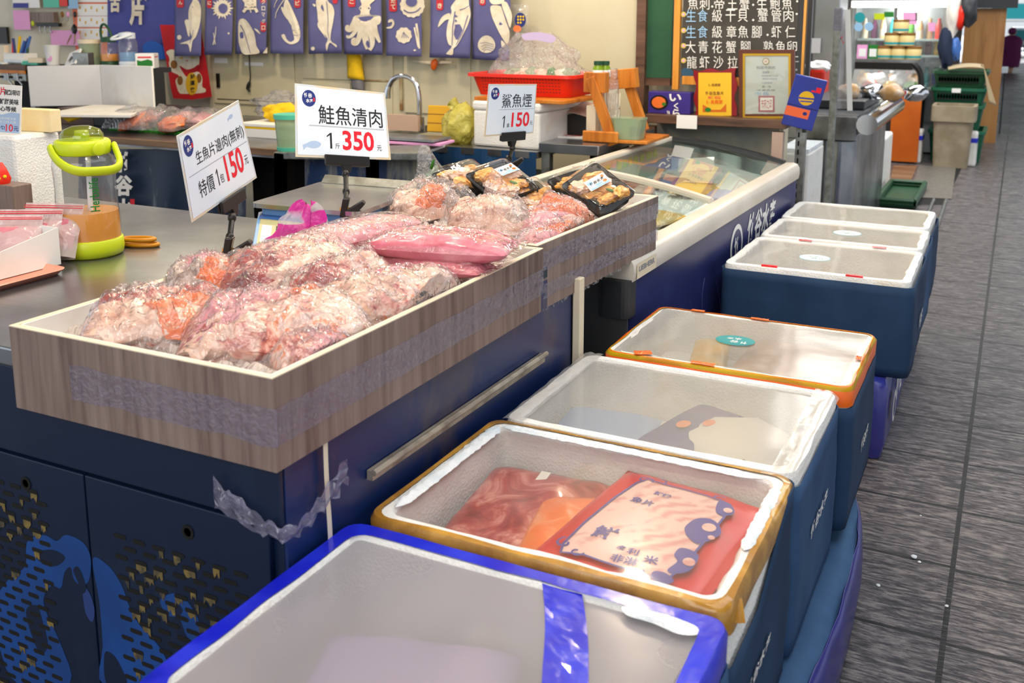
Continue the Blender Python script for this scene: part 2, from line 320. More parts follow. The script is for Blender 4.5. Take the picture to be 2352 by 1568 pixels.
M = dict(
 floor=floor_mat(), foam=foam_mat(),
 tile_wood=wood('tray_laminate', '7b675e', '8f7c72', '5c473f', (1, 1, .06), 42), white=mat('white_board', 'f2efe9', .45, col2='e6dccb', ns=5, lo=.5, hi=.75),
 edge=mat('cream_edge', 'e8d9bd', .5), navy=cloth('navy_cloth', '1b3350', '274262'), navy2=cloth('navy_cloth_faded', '28456a', '3a597f'),
 slate=cloth('slate_blue_cloth', '35557c', '466a90'), purple=mat('purple_vinyl', '2b2a7d', .3, col2='20246a'), pvinyl=mat('blue_vinyl', '22308c', .28, col2='3c3b86', ns=5, bump=.15, bs=12),
 counter=worn('counter_blue', '0b1c36', '15283f', 7, .55, .7, .38), counter_end=worn('counter_end_blue', '152a5a', '433f52', 5, .53, .66, .35),
 steel=steel('brushed_steel', '7f868d', .2), steeld=steel('dark_steel', '5d5c5c', .28), chrome=mat('chrome', 'd5d7da', .12, 1), pole=mat('galvanised', 'a3a6a3', .35, .8, col2='85877f', ns=20),
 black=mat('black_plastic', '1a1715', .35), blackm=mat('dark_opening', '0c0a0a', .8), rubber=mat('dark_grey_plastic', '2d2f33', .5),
 blue_tape=mat('blue_tape', '1a22c8', .22, col2='2335da', ns=12, bump=.3, bs=18, coat=.4), brown_tape=mat('brown_tape', 'a87628', .25, col2='d09b3c', ns=14, bump=.3, bs=22, coat=.4),
 yellow_tape=mat('yellow_tape', 'f0d21c', .3, col2='e5a51a', ns=8), orange_tape=mat('orange_tape', 'f06a16', .3), red_tape=mat('red_tape', 'e01822', .3),
 clear_tape=film('clear_tape', 'e9e9f2', .22, .08, 30, .4, .35, 'b9b4cf'), packtape=film('pack_tape', 'efecf4', .13, .12, 60, .4, .4, 'c4bfd8'),
 filmc=film('clear_bag_film', 'fffafa', .06, .07, 22, 1.0, .6, crease=.22), filmb=film('plastic_bag_film', 'fdfdfd', .13, .1, 14, 1.0, .5, 'eeeaf0', crease=.3),
 vac=film('vacuum_film', 'fff6f6', .05, .05, 9, .6, .5, crease=.35), packlid=film('pack_lid', 'ffffff', .015, .04, 10, .25, .4),
 lid=film('lid_sheet', 'f4f4f4', .36, .13, 3, .05, .3, 'c4bdb2', 1.5), lidclear=film('lid_sheet_clear', 'f8f6f4', .09, .08, 3, .05, .3, 'd6cfc8', 1.3), lidfog=film('lid_sheet_fogged', 'f2f2f4', .50, .2, 3, .05, .25, 'aaa5aa', 1.4),
 glass=film('freezer_glass', 'eef8f5', .06, .02, 2, 0, .5, 'dff0ee'), glassd=film('display_glass', 'f2f6f6', .05, .02, 2, 0, .4), sheetp=film('hanging_sheet', 'f0eef0', .5, .15, 9, .4, .3, 'd6d2d4'),
 ice=film('ice', 'fffaf6', .62, .08, 40, .8, .5, 'f6e6dc'), frost=mat('frost', 'f6f8f8', .6, col2='dde8ee', ns=9, bump=.8, bs=55), wrapf=film('taut_wrap', 'fafafa', .3, .2, 8, .15, .3, 'eae6e0'), tanpack=fishmat('tan_fillet', [(.3, 'a9806c'), (.5, 'c2a08c'), (.7, 'd3b8a6')], 8),
 salmon=fishmat('salmon_meat', [(.3, 'e9803f'), (.5, 'f4752d'), (.7, 'f2a778')]), pink=fishmat('pink_fillet', [(.28, 'c8606f'), (.48, 'e29aa0'), (.7, 'f0c0bc')], 7),
 rose=fishmat('rose_fillet', [(.25, 'b2475f'), (.5, 'da7d8c'), (.72, 'eeb0b4')], 7), pale=fishmat('pale_flesh', [(.3, 'c98a72'), (.44, 'ecc3aa'), (.7, 'f5dfd0')], 12),
 red=fishmat('red_meat', [(.3, '7d2420'), (.5, 'b84a42'), (.66, 'e2a093')], 11), mixed=fishmat('fish_offcuts', [(.34, '8d2f2a'), (.42, 'd07a6c'), (.5, 'eebba6'), (.57, 'f3d6c8'), (.63, 'ee7f3c')], 15),
 skin=fishmat('silver_skin', [(.3, '7d6a60'), (.46, 'c2ac9c'), (.65, 'ecdfd2')], 12, .2), smoked=fishmat('smoked_fish', [(.28, 'b06a1e'), (.45, 'e39a35'), (.6, 'efb863'), (.72, 'f4dcae')], 22, .35),
 leaf=mat('herb', '3f7a22', .5), paper=mat('white_paper', 'f4f3f0', .55), card=mat('sign_card', 'd7e4f0', .35, col2='e9f0f6', ns=3), card2=mat('sign_card_white', 'e6eef4', .35, col2='d6e2ee', ns=3), lam=mat('laminate_edge', 'd9c8a8', .3, col2='c9d2d8', ns=14),
 ink=mat('black_ink', '1b1a20', .5), redink=mat('red_ink', 'e3182c', .45), navyink=mat('navy_ink', '1f2f77', .45), bluefish=mat('pale_blue_ink', 'a9bfdc', .5), greyink=mat('grey_ink', '8a8c94', .5), whiteink=mat('white_ink', 'f4f2ee', .55), greenink=mat('green_ink', '1f7a2a', .45),
 lime=mat('lime_plastic', 'c6d51d', .38), limec=film('lime_clear', 'dbe27a', .12, .06, 4, 0, .4, 'd8e05a'), jug=film('jug_plastic', 'fafaf8', .05, .05, 4, .03, .35), tea=mat('amber_tea', 'ea9a14', .12, col2='e08c0a', ns=4), brownband=mat('tan_plastic', 'c98512', .4),
 beige=mat('cream_metal', 'd3cbae', .45, col2='c3b892', ns=2, lo=.4, hi=.8), beiged=mat('cream_metal_shadow_gap', '5a5343', .6), wall=mat('cream_wall', 'd8d2bd', .6, col2='cdc4a8', ns=1.5), rust=mat('rusty_seam', '8a6234', .7, col2='c3b892', ns=9),
 norencloth=cloth('noren_cloth', '5a5a88', '696998', .85), cream=mat('noren_print', 'e6ddca', .85, col2='d9cdb4', ns=20), badge=mat('badge_red', 'c22f3c', .8), bluebanner=cloth('blue_banner', '4a5299', '5556a0', .8), bluewave=mat('blue_wave_print', '2a62c0', .8),
 redcloth=mat('red_banner', 'c8141c', .7, col2='b0101a', ns=5), gold=mat('gold_print', 'e2b21e', .6), brownear=mat('brown_print', '8a5a1e', .7),
 darkwood=wood('dark_wood', '5b4030', '6f5140', '38261b', (.08, 1, 1), 30), tablewood=wood('table_fascia', '7a5d43', '8f7355', '543c2a', (.08, 1, 1), 24), orangewood=wood('orange_wood', 'c9751f', 'd98a34', 'a85a14', (1, 1, .1), 30), oak=wood('oak_frame', 'd98f2f', 'e3a34a', 'b87320', (1, 1, .08), 30), brownpanel=wood('plywood', 'b07c46', 'bd8a52', '94622f', (1, 1, .1), 12),
 board=mat('chalkboard', '3c3934', .75, col2='494640', ns=4), greenboard=mat('green_board', '24563a', .7, col2='1d4a31', ns=4), chalk=mat('chalk', 'e9e7e2', .9), chalkblue=mat('blue_chalk', '9cc4e6', .9), chalky=mat('yellow_chalk', 'd8c25a', .9),
 redplastic=mat('red_plastic', 'e02912', .35), green=mat('green_plastic', '1f6b4d', .4, col2='185a40', ns=5), dgreen=mat('dark_green_plastic', '1d4a2c', .45), turf=mat('green_turf', '2f9a22', .8, col2='45b52e', ns=60, bump=.8, bs=200), mint=mat('mint_lid', '55c2a4', .4), tub=film('tub_plastic', 'cfe0c0', .55, .15, 4, 0, .3, 'b9cfae'),
 yellowcloth=mat('yellow_cloth', 'e9bd12', .85, bump=.3, bs=120), greycloth=mat('grey_cloth', '77777c', .85), yellowbag=film('yellow_bag', 'e8e08a', .62, .18, 14, 1, .3, 'dcd268'), yellowbox=mat('yellow_box', 'd9a51a', .3), pinkpaper=mat('pink_paper', 'f0a8d8', .6), redcard=mat('red_calendar', 'd81f2c', .5),
 scaleblue=mat('scale_blue', '6f9fd0', .35), scaledark=mat('scale_blue_dark', '3f6bb4', .35), scaleface=mat('scale_face', 'b5b183', .4), lcd=mat('lcd_window', '55564c', .2), pinkbag=mat('pink_stripe_film', 'e04fb0', .3), 
 purplebox=mat('purple_box', '3a2f86', .35, col2='4a3590', ns=4), plaque=mat('plaque_red_wood', '8c1620', .25, coat=.4), goldplate=mat('gold_plate', 'f5c433', .3, .15), certframe=mat('frame_brown', '5c2f1c', .35), goldframe=mat('frame_gold', 'c9a030', .3, .6), certpaper=mat('cert_paper', 'efe9dc', .5), envelope=mat('blue_sleeve', '2a3a9c', .25, col2='24338a', ns=4), orangeink=mat('orange_label', 'ef6a3c', .4),
 brownbin=mat('beige_bin', 'a89a82', .5, col2='94866c', ns=6), orangep=mat('orange_panel', 'd2691a', .4, col2='c25a10', ns=2), towel=mat('tan_cloth', 'b8a584', .85, bump=.3, bs=90), deliwarm=mat('deli_bread', 'd7a56a', .6, col2='e9dccb', ns=9), shelfglow=mat('fridge_light', 'f3f6f4', .5, emit=1.6), navyjacket=mat('navy_fabric', '1f2b45', .8), skinp=mat('skin', 'c99a7c', .5), plum=mat('plum_fabric', '6a1f55', .8),
 redpack=mat('red_pack', 'cc1018', .22, col2='d8242a', ns=5), purpleink=mat('purple_ink', '4a3c96', .35), packpink=stripes(), clearwhite=mat('milky_bag', 'e9e4da', .4), teal=mat('teal_sticker', '2a9aa0', .3), tealrim=mat('teal_rim', '7cc4d4', .35),
 wavelight=mat('mural_blue', '17407e', .4, col2='1a4a92', ns=5), wavemid=mat('mural_indigo', '2a3f78', .4), lint=mat('yellow_lint', '7f6c3a', .95, col2='3c3a34', ns=30), silverpanel=steel('silver_panel', 'a4a5a3', .35, (1, 1, 20)), frz_white=mat('freezer_white', 'e2d9cb', .35, col2='d6ccbc', ns=3), frz_blue=worn('freezer_blue', '2a2f63', '323a70', 5, .5, .7, .35, (1, 1, 1)), swirl=mat('pale_swirl', '48528c', .4), inner=mat('freezer_liner', 'dfeceb', .4), greentag=mat('green_tag', '9cc43a', .5), yellowtag=mat('yellow_tag', 'e8d536', .5), lilac=mat('lilac_tag', 'cdbce0', .5), ypack=mat('yellow_pack', 'eab33a', .3, col2='e2c070', ns=12),
)
def arr(*a): return [V(p) for p in a]
# ---------------------------------------------------------------- the setting
build('floor', MB().box(-9, 7, -1.5, 45, -.2, 0), M['floor'], kind='structure')
YW = 5.2
build('wall_back', MB().box(-9, -1.05, YW, YW+.12, 0, 3.4), M['wall'], kind='structure')

# ---------------------------------------------------------------- front counter
CT = .87
t = T('service_counter', 'long navy blue chilled counter with steel top and slotted front panels', 'counter', (-2.6, 1.7, 0))
build('cabinet_body', MB().box(-4.2, -.975, 1.142, 2.27, .04, CT-.035), M['counter'], t)
build('steel_top', MB().box(-4.2, -.968, 1.128, 2.25, CT-.035, CT), M['steel'], t, bevel=.004)
build('steel_return', MB().box(-1.93, -.968, 2.251, 2.62, CT-.035, CT), M['steel'], t, bevel=.003)
build('upper_front_panel', MB().box(-4.2, -.970, 1.132, 1.142, .667, CT-.036), M['counter'], t, bevel=.002)
for n, (a, b) in enumerate(((-4.2, -2.45), (-2.446, -1.408), (-1.404, -.995))):
    p = build('front_panel', MB().box(a, b, 1.130, 1.142, .06, .662), M['counter'], t, bevel=.002)
    if n == 0: continue
    lim = (a+.03, b-.085) if n == 1 else (a+.062, b-.045)
    sl = MB(); ln = MB(); row = 0; z = .60 if n == 1 else .565; rnd = random.Random(n)
    while z > .1:
        x = lim[0]+(.0225 if row % 2 else 0)
        while x+.03 < lim[1]:
            sl.prism([(q.x, q.y) for q in cr(ring(x, x+.03, -.0045, .0045, .0043, 2), 1)], frame((0, 1.1298, z), (1, 0, 0), (0, 0, 1)), .0006)
            if rnd.random() < .5*(1 if z > .42 else .35):
                w = rnd.uniform(.008, .026); x1 = x+rnd.uniform(0, .03-w)
                pts = [(x1, .0)]+[(x1+w*i/5, -rnd.uniform(.004, .017)) for i in range(6)]+[(x1+w, 0)]
                k = len(ln.v); ln.v += [V((q[0], 1.1285, z-.003+q[1])) for q in pts]; ln.f.append(tuple(range(k, k+len(pts))))
            x += .045
        z -= .0195; row += 1
    build('vent_slots', sl, M['blackm'], p, label='rows of dark vent slots')
    build('lint_fringe', ln, M['lint'], p, label='yellow lint caught in vent slots', kind='stuff')
for x in (-1.166, -1.56):
    build('bolt_hole', MB().lathe([(.013, 0), (.013, .002), (.008, .002), (.008, -.004)], frame((x, 1.13, .613), (1, 0, 0), (0, 0, 1)), 20), M['blackm'], t)
YFc = 1.1296
mf = lambda p: at(p.x, p.y, y=YFc-p.z)
def mural(nm, pts, m, off): return flat(nm, [[(p.x, p.y) for p in cr(pts, 4)]], M[m], Matrix(), t, off, mf)
mural('wave_mural', [(62, 1245), (100, 1228), (130, 1242), (152, 1228), (190, 1245), (208, 1280), (205, 1330), (188, 1345), (170, 1330), (162, 1302), (148, 1315), (140, 1350), (118, 1345), (100, 1375), (112, 1420), (140, 1480), (160, 1568), (40, 1568), (0, 1490), (-20, 1400), (20, 1330), (58, 1300)], 'wavelight', .0001)
mural('wave_mural', [(213, 1283), (250, 1300), (280, 1345), (300, 1400), (325, 1440), (362, 1480), (390, 1530), (405, 1575), (240, 1575), (236, 1480), (228, 1380)], 'wavelight', .0001)
mural('wave_mural', [(368, 1378), (400, 1362), (430, 1380), (458, 1430), (452, 1470), (430, 1462), (412, 1420), (385, 1412)], 'wavelight', .0001)
mural('wave_curl', [(190, 1348), (206, 1362), (217, 1400), (212, 1428), (196, 1405)], 'wavemid', .0003)
mural('wave_curl', [(168, 1310), (176, 1300), (186, 1312), (198, 1350), (190, 1362), (178, 1335)], 'counter', .0004)
mural('wave_curl', [(80, 1270), (120, 1262), (150, 1280), (128, 1300), (95, 1292)], 'counter', .0003)
mural('wave_curl', [(60, 1400), (84, 1390), (96, 1420), (110, 1480), (92, 1500), (70, 1450)], 'counter', .0003)
mural('wave_curl', [(392, 1392), (408, 1386), (420, 1402), (408, 1414)], 'counter', .0003)
mural('wave_curl', [(240, 1500), (262, 1505), (282, 1540), (290, 1570), (245, 1570)], 'counter', .0003)
build('end_panel', MB().box(-.976, -.968, 1.143, 2.268, .05, CT-.036), M['counter_end'], t, bevel=.001)
build('end_rail', MB().slab((-.966, 1.358, .650), (-.966, 2.08, .642), (-.966, 2.08, .662), (-.966, 1.358, .668), -.012).tube([(-.95, 1.355, .667), (-.95, 2.08, .663)], .006, 8), mat('dirty_rail', 'a89c8a', .4, .3, col2='7c6f60', ns=14), t, label='beige metal rail on counter end')
build('end_post', MB().box(-.965, -.945, 2.27, 2.30, .05, .80), M['edge'], t, bevel=.002, label='cream post at counter corner')
tp = MB().grid(lambda u, v: V((-.955-.002*abs(sin(9*v)), 1.225+.012*u+.01*v, .80-.52*v)), 3, 20)
build('cream_tape', tp, M['edge'], t, label='vertical cream tape on counter corner')
def torn(u, v):
    x, y = (-.962+.0, 1.13) if False else (0, 0)
    s = -.14+.30*u
    q = V((-.957+min(0, s), 1.126, 0)) if s < 0 else V((-.951, 1.126+s, 0))
    q.z = .735-.055*v-.07*sin(pi*(u*.9+.05))*(1-.5*v)+.03*abs(noise.noise(V((u*9, v*3, 2))))
    q.x += .008*noise.noise(V((u*14, v*9, 5))); q.y += .008*noise.noise(V((u*14, v*9, 8)))-.004; return q
build('torn_clear_tape', MB().grid(torn, 40, 8), M['clear_tape'], t, label='crumpled clear tape on counter corner')

# ---------------------------------------------------------------- display trays
def tray(lab, x0, x1, y0, y1, zt, zb, loc, rz, tapes):
    t = T('display_tray', lab, 'tray', loc, rz); X = MW[t]; w = .011
    mb = MB().box(x0+w, x1-w, y0+w, y1-w, CT-zb*0-loc[2], CT+.012-loc[2], X)
    for a in ((x0+w, x1-w, y0+w, y0+w+.004), (x0+w, x1-w, y1-w-.004, y1-w), (x0+w, x0+w+.004, y0+w, y1-w), (x1-w-.004, x1-w, y0+w, y1-w)):
        mb.box(*a, CT+.001-loc[2], zt-loc[2]-.001, X)
    build('white_liner', mb, M['white'], t)
    for nm, a in (('front_panel', (x0, x1, y0, y0+w)), ('back_panel', (x0, x1, y1-w, y1)), ('left_panel', (x0, x0+w, y0+w, y1-w)), ('right_panel', (x1-w, x1, y0+w, y1-w))):
        lo = zb if nm in ('front_panel', 'right_panel') else CT+.001
        p = build(nm, MB().box(*a, lo-loc[2], zt-loc[2]-.002, X), M['tile_wood'], t)
    rm = MB()
    for a in ((x0, x1, y0, y0+w), (x0, x1, y1-w, y1), (x0, x0+w, y0+w, y1-w), (x1-w, x1, y0+w, y1-w)): rm.box(*a, zt-loc[2]-.002, zt-loc[2], X)
    build('rim', rm, M['edge'], t, label='cream top edge of tray')
    for nm, za, zc, both in tapes:
        tb = MB()
        def fx(u, v, x=x1+.0012): return X @ V((x+.0015*noise.noise(V((u*25, v*4, za*50))), y0+(y1-y0)*u, za+(zc-za)*v-loc[2]+.004*noise.noise(V((u*7, v, 1)))))
        tb.grid(fx, 60, 5)
        if both:
            tb.grid(lambda u, v: X @ V((x0+.25*(x1-x0)+.76*(x1-x0)*u, y0-.0012-.0012*noise.noise(V((u*25, v*4, 3))), za+(zc-za)*v-loc[2]+.005*noise.noise(V((u*6, v, 4))))), 50, 5)
        build(nm, tb, M['packtape'], t)
    return t
tray('near wood-look display tray holding bags of fish offcuts on ice', -.29, .291, -.478, .478, .924, .773, (-1.243, 1.584, CT), 0, [('packing_tape', .815, .875, True)])
t2 = tray('far wood-look display tray holding salmon bags and smoked fish packs', -.29, .291, -.385, .385, .926, .764, (-1.242, 2.468, CT), -.05, [('packing_tape', .86, .905, False), ('packing_tape', .79, .825, False)])
drops = MB()
for i in range(70):
    y = random.uniform(-.36, .36); drops.blob(MW[t2] @ V((.29+random.uniform(-.003, .003), y, .764-CT-random.uniform(0, .006))), (.003, .004, random.uniform(.002, .006)), sub=1)
build('water_drops', drops, M['packlid'], t2, smooth=True, label='row of water drops along tray bottom edge', kind='stuff')
# ---------------------------------------------------------------- foam boxes along the aisle
def wob(p, a, s): return V((p[0]+a*noise.noise(V((p[0]*s, p[1]*s, 1.3))), p[1]+a*noise.noise(V((p[0]*s, p[1]*s, 7.7))), p[2]))
def rg(x0, x1, y0, y1, r, z, n=14, a=0, s=14):
    """rounded rectangle ring with points along the sides, so it can be uneven"""
    base = ring(x0, x1, y0, y1, r, 4); out = []
    for i, p in enumerate(base):
        q = base[(i+1) % len(base)]; out.append(V((p[0], p[1], z)))
        if (V(p)-V(q)).length > r*1.5:
            for k in range(1, n): out.append(V((p[0]+(q[0]-p[0])*k/n, p[1]+(q[1]-p[1])*k/n, z)))
    return [wob(p, a, s) for p in out] if a else out
def foam_box(lab, x0, x1, y0, y1, zt=.60, zb=.30, lidm='lid', lid_in=.03, lid_dz=-.004, band=None, band_h=.03, rw=.034, rough=.003, group='foam boxes along the aisle', depth=.2, frosty=False):
    t = T('foam_box', lab, 'box', ((x0+x1)/2, (y0+y1)/2, zb), 0, group); r = .03
    R = [rg(x0+.012, x1-.012, y0+.012, y1-.012, r, zb), rg(x0, x1, y0, y1, r, zt-.012, a=rough*.4), rg(x0+.004, x1-.004, y0+.004, y1-.004, r, zt, a=rough),
         rg(x0+rw-.008, x1-rw+.008, y0+rw-.008, y1-rw+.008, r*.7, zt+.001, a=rough*1.6, s=22), rg(x0+rw, x1-rw, y0+rw, y1-rw, r*.6, zt-.012, a=rough*1.2, s=22), rg(x0+rw+.006, x1-rw-.006, y0+rw+.006, y1-rw-.006, r*.6, zt-depth)]
    build('foam_body', loft(R, True, True), M['foam'], t, smooth=True)
    if band:
        for nm, mm, z1, z0, inn, lbl in band:
            B = [rg(x0-.003, x1+.003, y0-.003, y1+.003, r, zt-z0, a=.002), rg(x0-.0035, x1+.0035, y0-.0035, y1+.0035, r, zt-.006, a=.003), rg(x0+.002, x1-.002, y0+.002, y1-.002, r, zt+.003, a=.003, s=9), rg(x0+inn, x1-inn, y0+inn, y1-inn, r, zt+.0036, a=.006, s=11)]
            build(nm, loft(B), M[mm], t, smooth=True, label=lbl)
    zl = zt+lid_dz; e = lid_in
    lm = MB().grid(lambda u, v: V((x0+e+(x1-x0-2*e)*u, y0+e+(y1-y0-2*e)*v, zl+.002*noise.noise(V((u*4, v*4, x0*9+y0*3))))), 14, 10)
    build('lid_sheet', lm, M[lidm], t, smooth=True, label='see-through plastic lid')
    return t
def cover(t, x0, x1, y0, y1, zt, zb, m, amp=.006, drop=None, seed=0, name='cloth_cover', front=None):
    """cloth sleeve around a box; drop(u) lowers its top edge"""
    r = .03; n = 18
    def ringz(k, K):
        out = []
        b = rg(x0-.002, x1+.004, y0-.002, y1+.002, r, 0, n)
        for p in b:
            top = zt-(drop(p) if drop else 0); z = top+(zb-top)*k/K
            q = V((p.x, p.y, z)); c = V(((x0+x1)/2, (y0+y1)/2, z)); d = (q-c); d.z = 0; d.normalize()
            w = noise.noise(V((p.x*5+seed, p.y*5, z*3)))+.6*noise.noise(V((p.x*3+p.y*3, z*14, seed+3)))
            q += d*(amp*w*min(1, k/2)*(1 if abs(d.x) > abs(d.y) or p.y < y0+.1 and y0 > 3 else .15)+(.004*sin(pi*k/K) if d.x > .5 else 0)); out.append(q)
        return out
    K = 10
    mb = loft([ringz(k, K) for k in range(K+1)])
    return build(name, mb, M[m], t, smooth=True, solid=.003)
def tape_bit(t, x, y, z, w, h, m, rz=0, fold=0):
    X = Matrix.Translation((x, y, z)) @ Matrix.Rotation(rz, 4, 'Z')
    mb = MB().grid(lambda u, v: X @ V((w*(u-.5), h*(v-.5), .002+.003*abs(noise.noise(V((u*4+x*9, v*3, 1))))-(fold*max(0, .45-v)))), 8, 5)
    return build('tape_tab', mb, M[m], t)
def logo(t, F, x, y, w, h, mirror=1, m='whiteink', s='竹谷水產'):
    return text('cover_logo', s, M[m], F, t, x, y, h=h, w=w, bold=.03, shear=.25)
SIDE = lambda x: frame((x, 0, 0), (0, 1, 0), (0, 0, 1))
# nearest: blue-taped
b = foam_box('nearest foam box, its rim wrapped in royal blue tape, in a navy cloth sleeve', -.957, -.303, .80, 1.30, zb=.28, lidm='lidfog', lid_in=.035, lid_dz=-.006, band=[('rim_tape', 'blue_tape', 0, .05, .03, 'royal blue tape round the rim')], rw=.036, rough=.003)
cover(b, -.957, -.303, .80, 1.30, .545, .24, 'navy2', seed=1)
build('tape_strip', MB().grid(lambda u, v: V((-.592+.066*u+.13*v+.004*sin(v*5), 1.283-.27*v, .6015-.004*min(1, v*6)+.001*noise.noise(V((u*5, v*9, 1))))), 6, 20), M['blue_tape'], b, label='royal blue tape strip across lid')
SP = cr([(-.452, 1.268), (-.40, 1.272), (-.345, 1.268), (-.335, 1.25), (-.36, 1.238), (-.40, 1.246), (-.44, 1.248)], 5)
mb = MB(); c_ = V((-.395, 1.256, .611)); n_ = len(SP); mb.v = [V((p.x, p.y, .603)) for p in SP]+[V((p.x*.6+c_.x*.4, p.y*.6+c_.y*.4, .609)) for p in SP]; mb.f = [(i, (i+1) % n_, n_+(i+1) % n_, n_+i) for i in range(n_)]+[tuple(range(n_, 2*n_))]
build('snow_patch', mb, M['frost'], b, smooth=True, label='patch of bare white foam on rim')
# second: brown-taped
b = foam_box('foam box with peeling brown tape round its rim, holding a red fish packet', -.947, -.312, 1.325, 1.806, zb=.27, lidm='lidclear', band=[('rim_tape', 'brown_tape', 0, .045, .012, 'brown packing tape round the rim')], rw=.036, rough=.006, lid_dz=-.006, depth=.13)
cover(b, -.947, -.312, 1.325, 1.806, .598, .22, 'navy', seed=2, drop=lambda p: .0+.10*max(0, min(1, (1.72-p.y)/.2))*(1 if p.x > -.36 else .4))
logo(b, SIDE(-.300), 1.50, .41, .17, .022)
def frosting(p0, p1, w, sd):
    p0, p1 = V(p0), V(p1); d = (p1-p0).normalized(); nn = V((-d.y, d.x, 0)); L = (p1-p0).length
    def f(u, v):
        e = sin(pi*min(1, u*12)*.5)*sin(pi*min(1, (1-u)*12)*.5); ww = w*e*(1+.25*noise.noise(V((u*L*30, sd, 1)))+.2*noise.noise(V((u*L*80, sd, 5))))
        return p0+d*L*u+nn*(v-.5)*ww+V((0, 0, .001+.007*sin(pi*v)*e*(.7+.6*noise.noise(V((u*L*60, v*3, sd))))))
    return build('rim_frost', MB().grid(f, int(L*260), 8), M['frost'], b, smooth=True, label='white frost on the rim')
frosting((-.36, 1.772, .603), (-.915, 1.772, .603), .026, 1); frosting((-.916, 1.77, .603), (-.916, 1.37, .603), .030, 2); frosting((-.332, 1.50, .603), (-.332, 1.745, .603), .022, 3)
tape_bit(b, -.318, 1.372, .588, .03, .045, 'brown_tape', .5, .05)
# third: grey
b = foam_box('plain white foam box with cloudy lid, between brown-taped and yellow-taped boxes', -.932, -.309, 1.813, 2.296, zb=.28, lidm='lid', rw=.034, rough=.004, lid_dz=-.005, depth=.13)
build('clear_wrap', MB().grid(lambda u, v: V((-.36+.054*u, 1.82+.47*v, .604+.0025*noise.noise(V((u*5, v*9, 9)))-.05*max(0, u-.7))), 12, 30), M['wrapf'], b, smooth=True, label='clear plastic wrapped over box end')
build('clear_wrap', MB().grid(lambda u, v: V((-.933+.05*u-.006*v, 1.815+.48*v, .604+.004*noise.noise(V((u*6, v*12, 1)))-.02*max(0, .2-u))), 8, 30), M['wrapf'], b, smooth=True, label='clear plastic wrapped over box end')
cover(b, -.932, -.309, 1.813, 2.296, .575, .22, 'navy2', seed=3)
logo(b, SIDE(-.297), 2.03, .43, .2, .03)
# fourth: yellow
b = foam_box('foam box with yellow and orange tape rim and a teal oval sticker on its lid', -.899, -.286, 2.325, 2.785, zb=.28, lidm='lid', band=[('orange_band', 'orange_tape', 0, .045, .006, 'orange tape round the rim'), ('yellow_band', 'yellow_tape', 0, .022, .008, 'yellow tape round the rim')], rw=.032, rough=.005, lid_dz=.001, lid_in=.018, depth=.12)
for x, y, w, h, r in ((-.80, 2.345, .045, .03, .5), (-.64, 2.335, .06, .018, 0), (-.60, 2.772, .05, .014, 0), (-.78, 2.775, .04, .014, 0), (-.30, 2.55, .014, .03, .1)): tape_bit(b, x, y, .6045, w, h, 'orange_tape', r)
cover(b, -.899, -.286, 2.325, 2.785, .552, .245, 'navy', seed=4)
logo(b, SIDE(-.274), 2.55, .40, .13, .035)
def sticker(b, c, a, bb, m, light=False, s=('竹谷', '水產')):
    F = frame(c, (-1, .02, 0), (0, -1, 0))
    p = flat('oval_sticker', [ell(0, 0, a, bb)], M['tealrim' if light else m], F, b, .001, )
    flat('sticker_field', [ell(0, 0, a*.94, bb*.9)], M['whiteink' if light else m], F, p, .0014)
    text('sticker_text', s[0], M[m if light else 'whiteink'], F, p, -.012, .012, h=.022, bold=.02, off=.0018)
    text('sticker_text', s[1], M[m if light else 'whiteink'], F, p, .006, -.014, h=.02, bold=.02, off=.0018)
sticker(b, (-.615, 2.555, .6035), .052, .042, 'teal')
# far three: navy sleeves, white rims
b = foam_box('white foam box with two red tape tabs in navy sleeve, front of the far three', -.872, -.255, 3.40, 3.90, zb=.29, lidm='lidclear', rw=.034, rough=.006, lid_dz=-.004, lid_in=.022, depth=.2)
cover(b, -.878, -.249, 3.394, 3.906, .585, .277, 'navy', .009, seed=5)
logo(b, SIDE(-.236), 3.68, .41, .12, .06)
for x, y in ((-.715, 3.415), (-.432, 3.405)): tape_bit(b, x, y, .603, .055, .028, 'red_tape', 0, .2)
for x, y in ((-.68, 3.885), (-.41, 3.885)): tape_bit(b, x, y, .603, .05, .022, 'red_tape')
sticker(b, (-.60, 3.63, .599), .055, .05, 'teal', True)
b = foam_box('white foam box with pale oval lid sticker, middle of the far three', -.870, -.262, 3.925, 4.312, zb=.29, lidm='lidclear', rw=.034, rough=.006, lid_dz=-.004, lid_in=.022, depth=.2)
cover(b, -.874, -.258, 3.925, 4.315, .575, .27, 'navy2', .006, seed=6)
sticker(b, (-.56, 4.12, .599), .055, .05, 'teal', True)
b = foam_box('farthest white foam box, its plain lid shining, behind the other boxes', -.873, -.272, 4.335, 4.765, zb=.29, lidm='lidclear', rw=.034, rough=.005, lid_dz=-.004, lid_in=.022, depth=.2)
cover(b, -.877, -.266, 4.335, 4.77, .572, .27, 'navy', .006, seed=7)
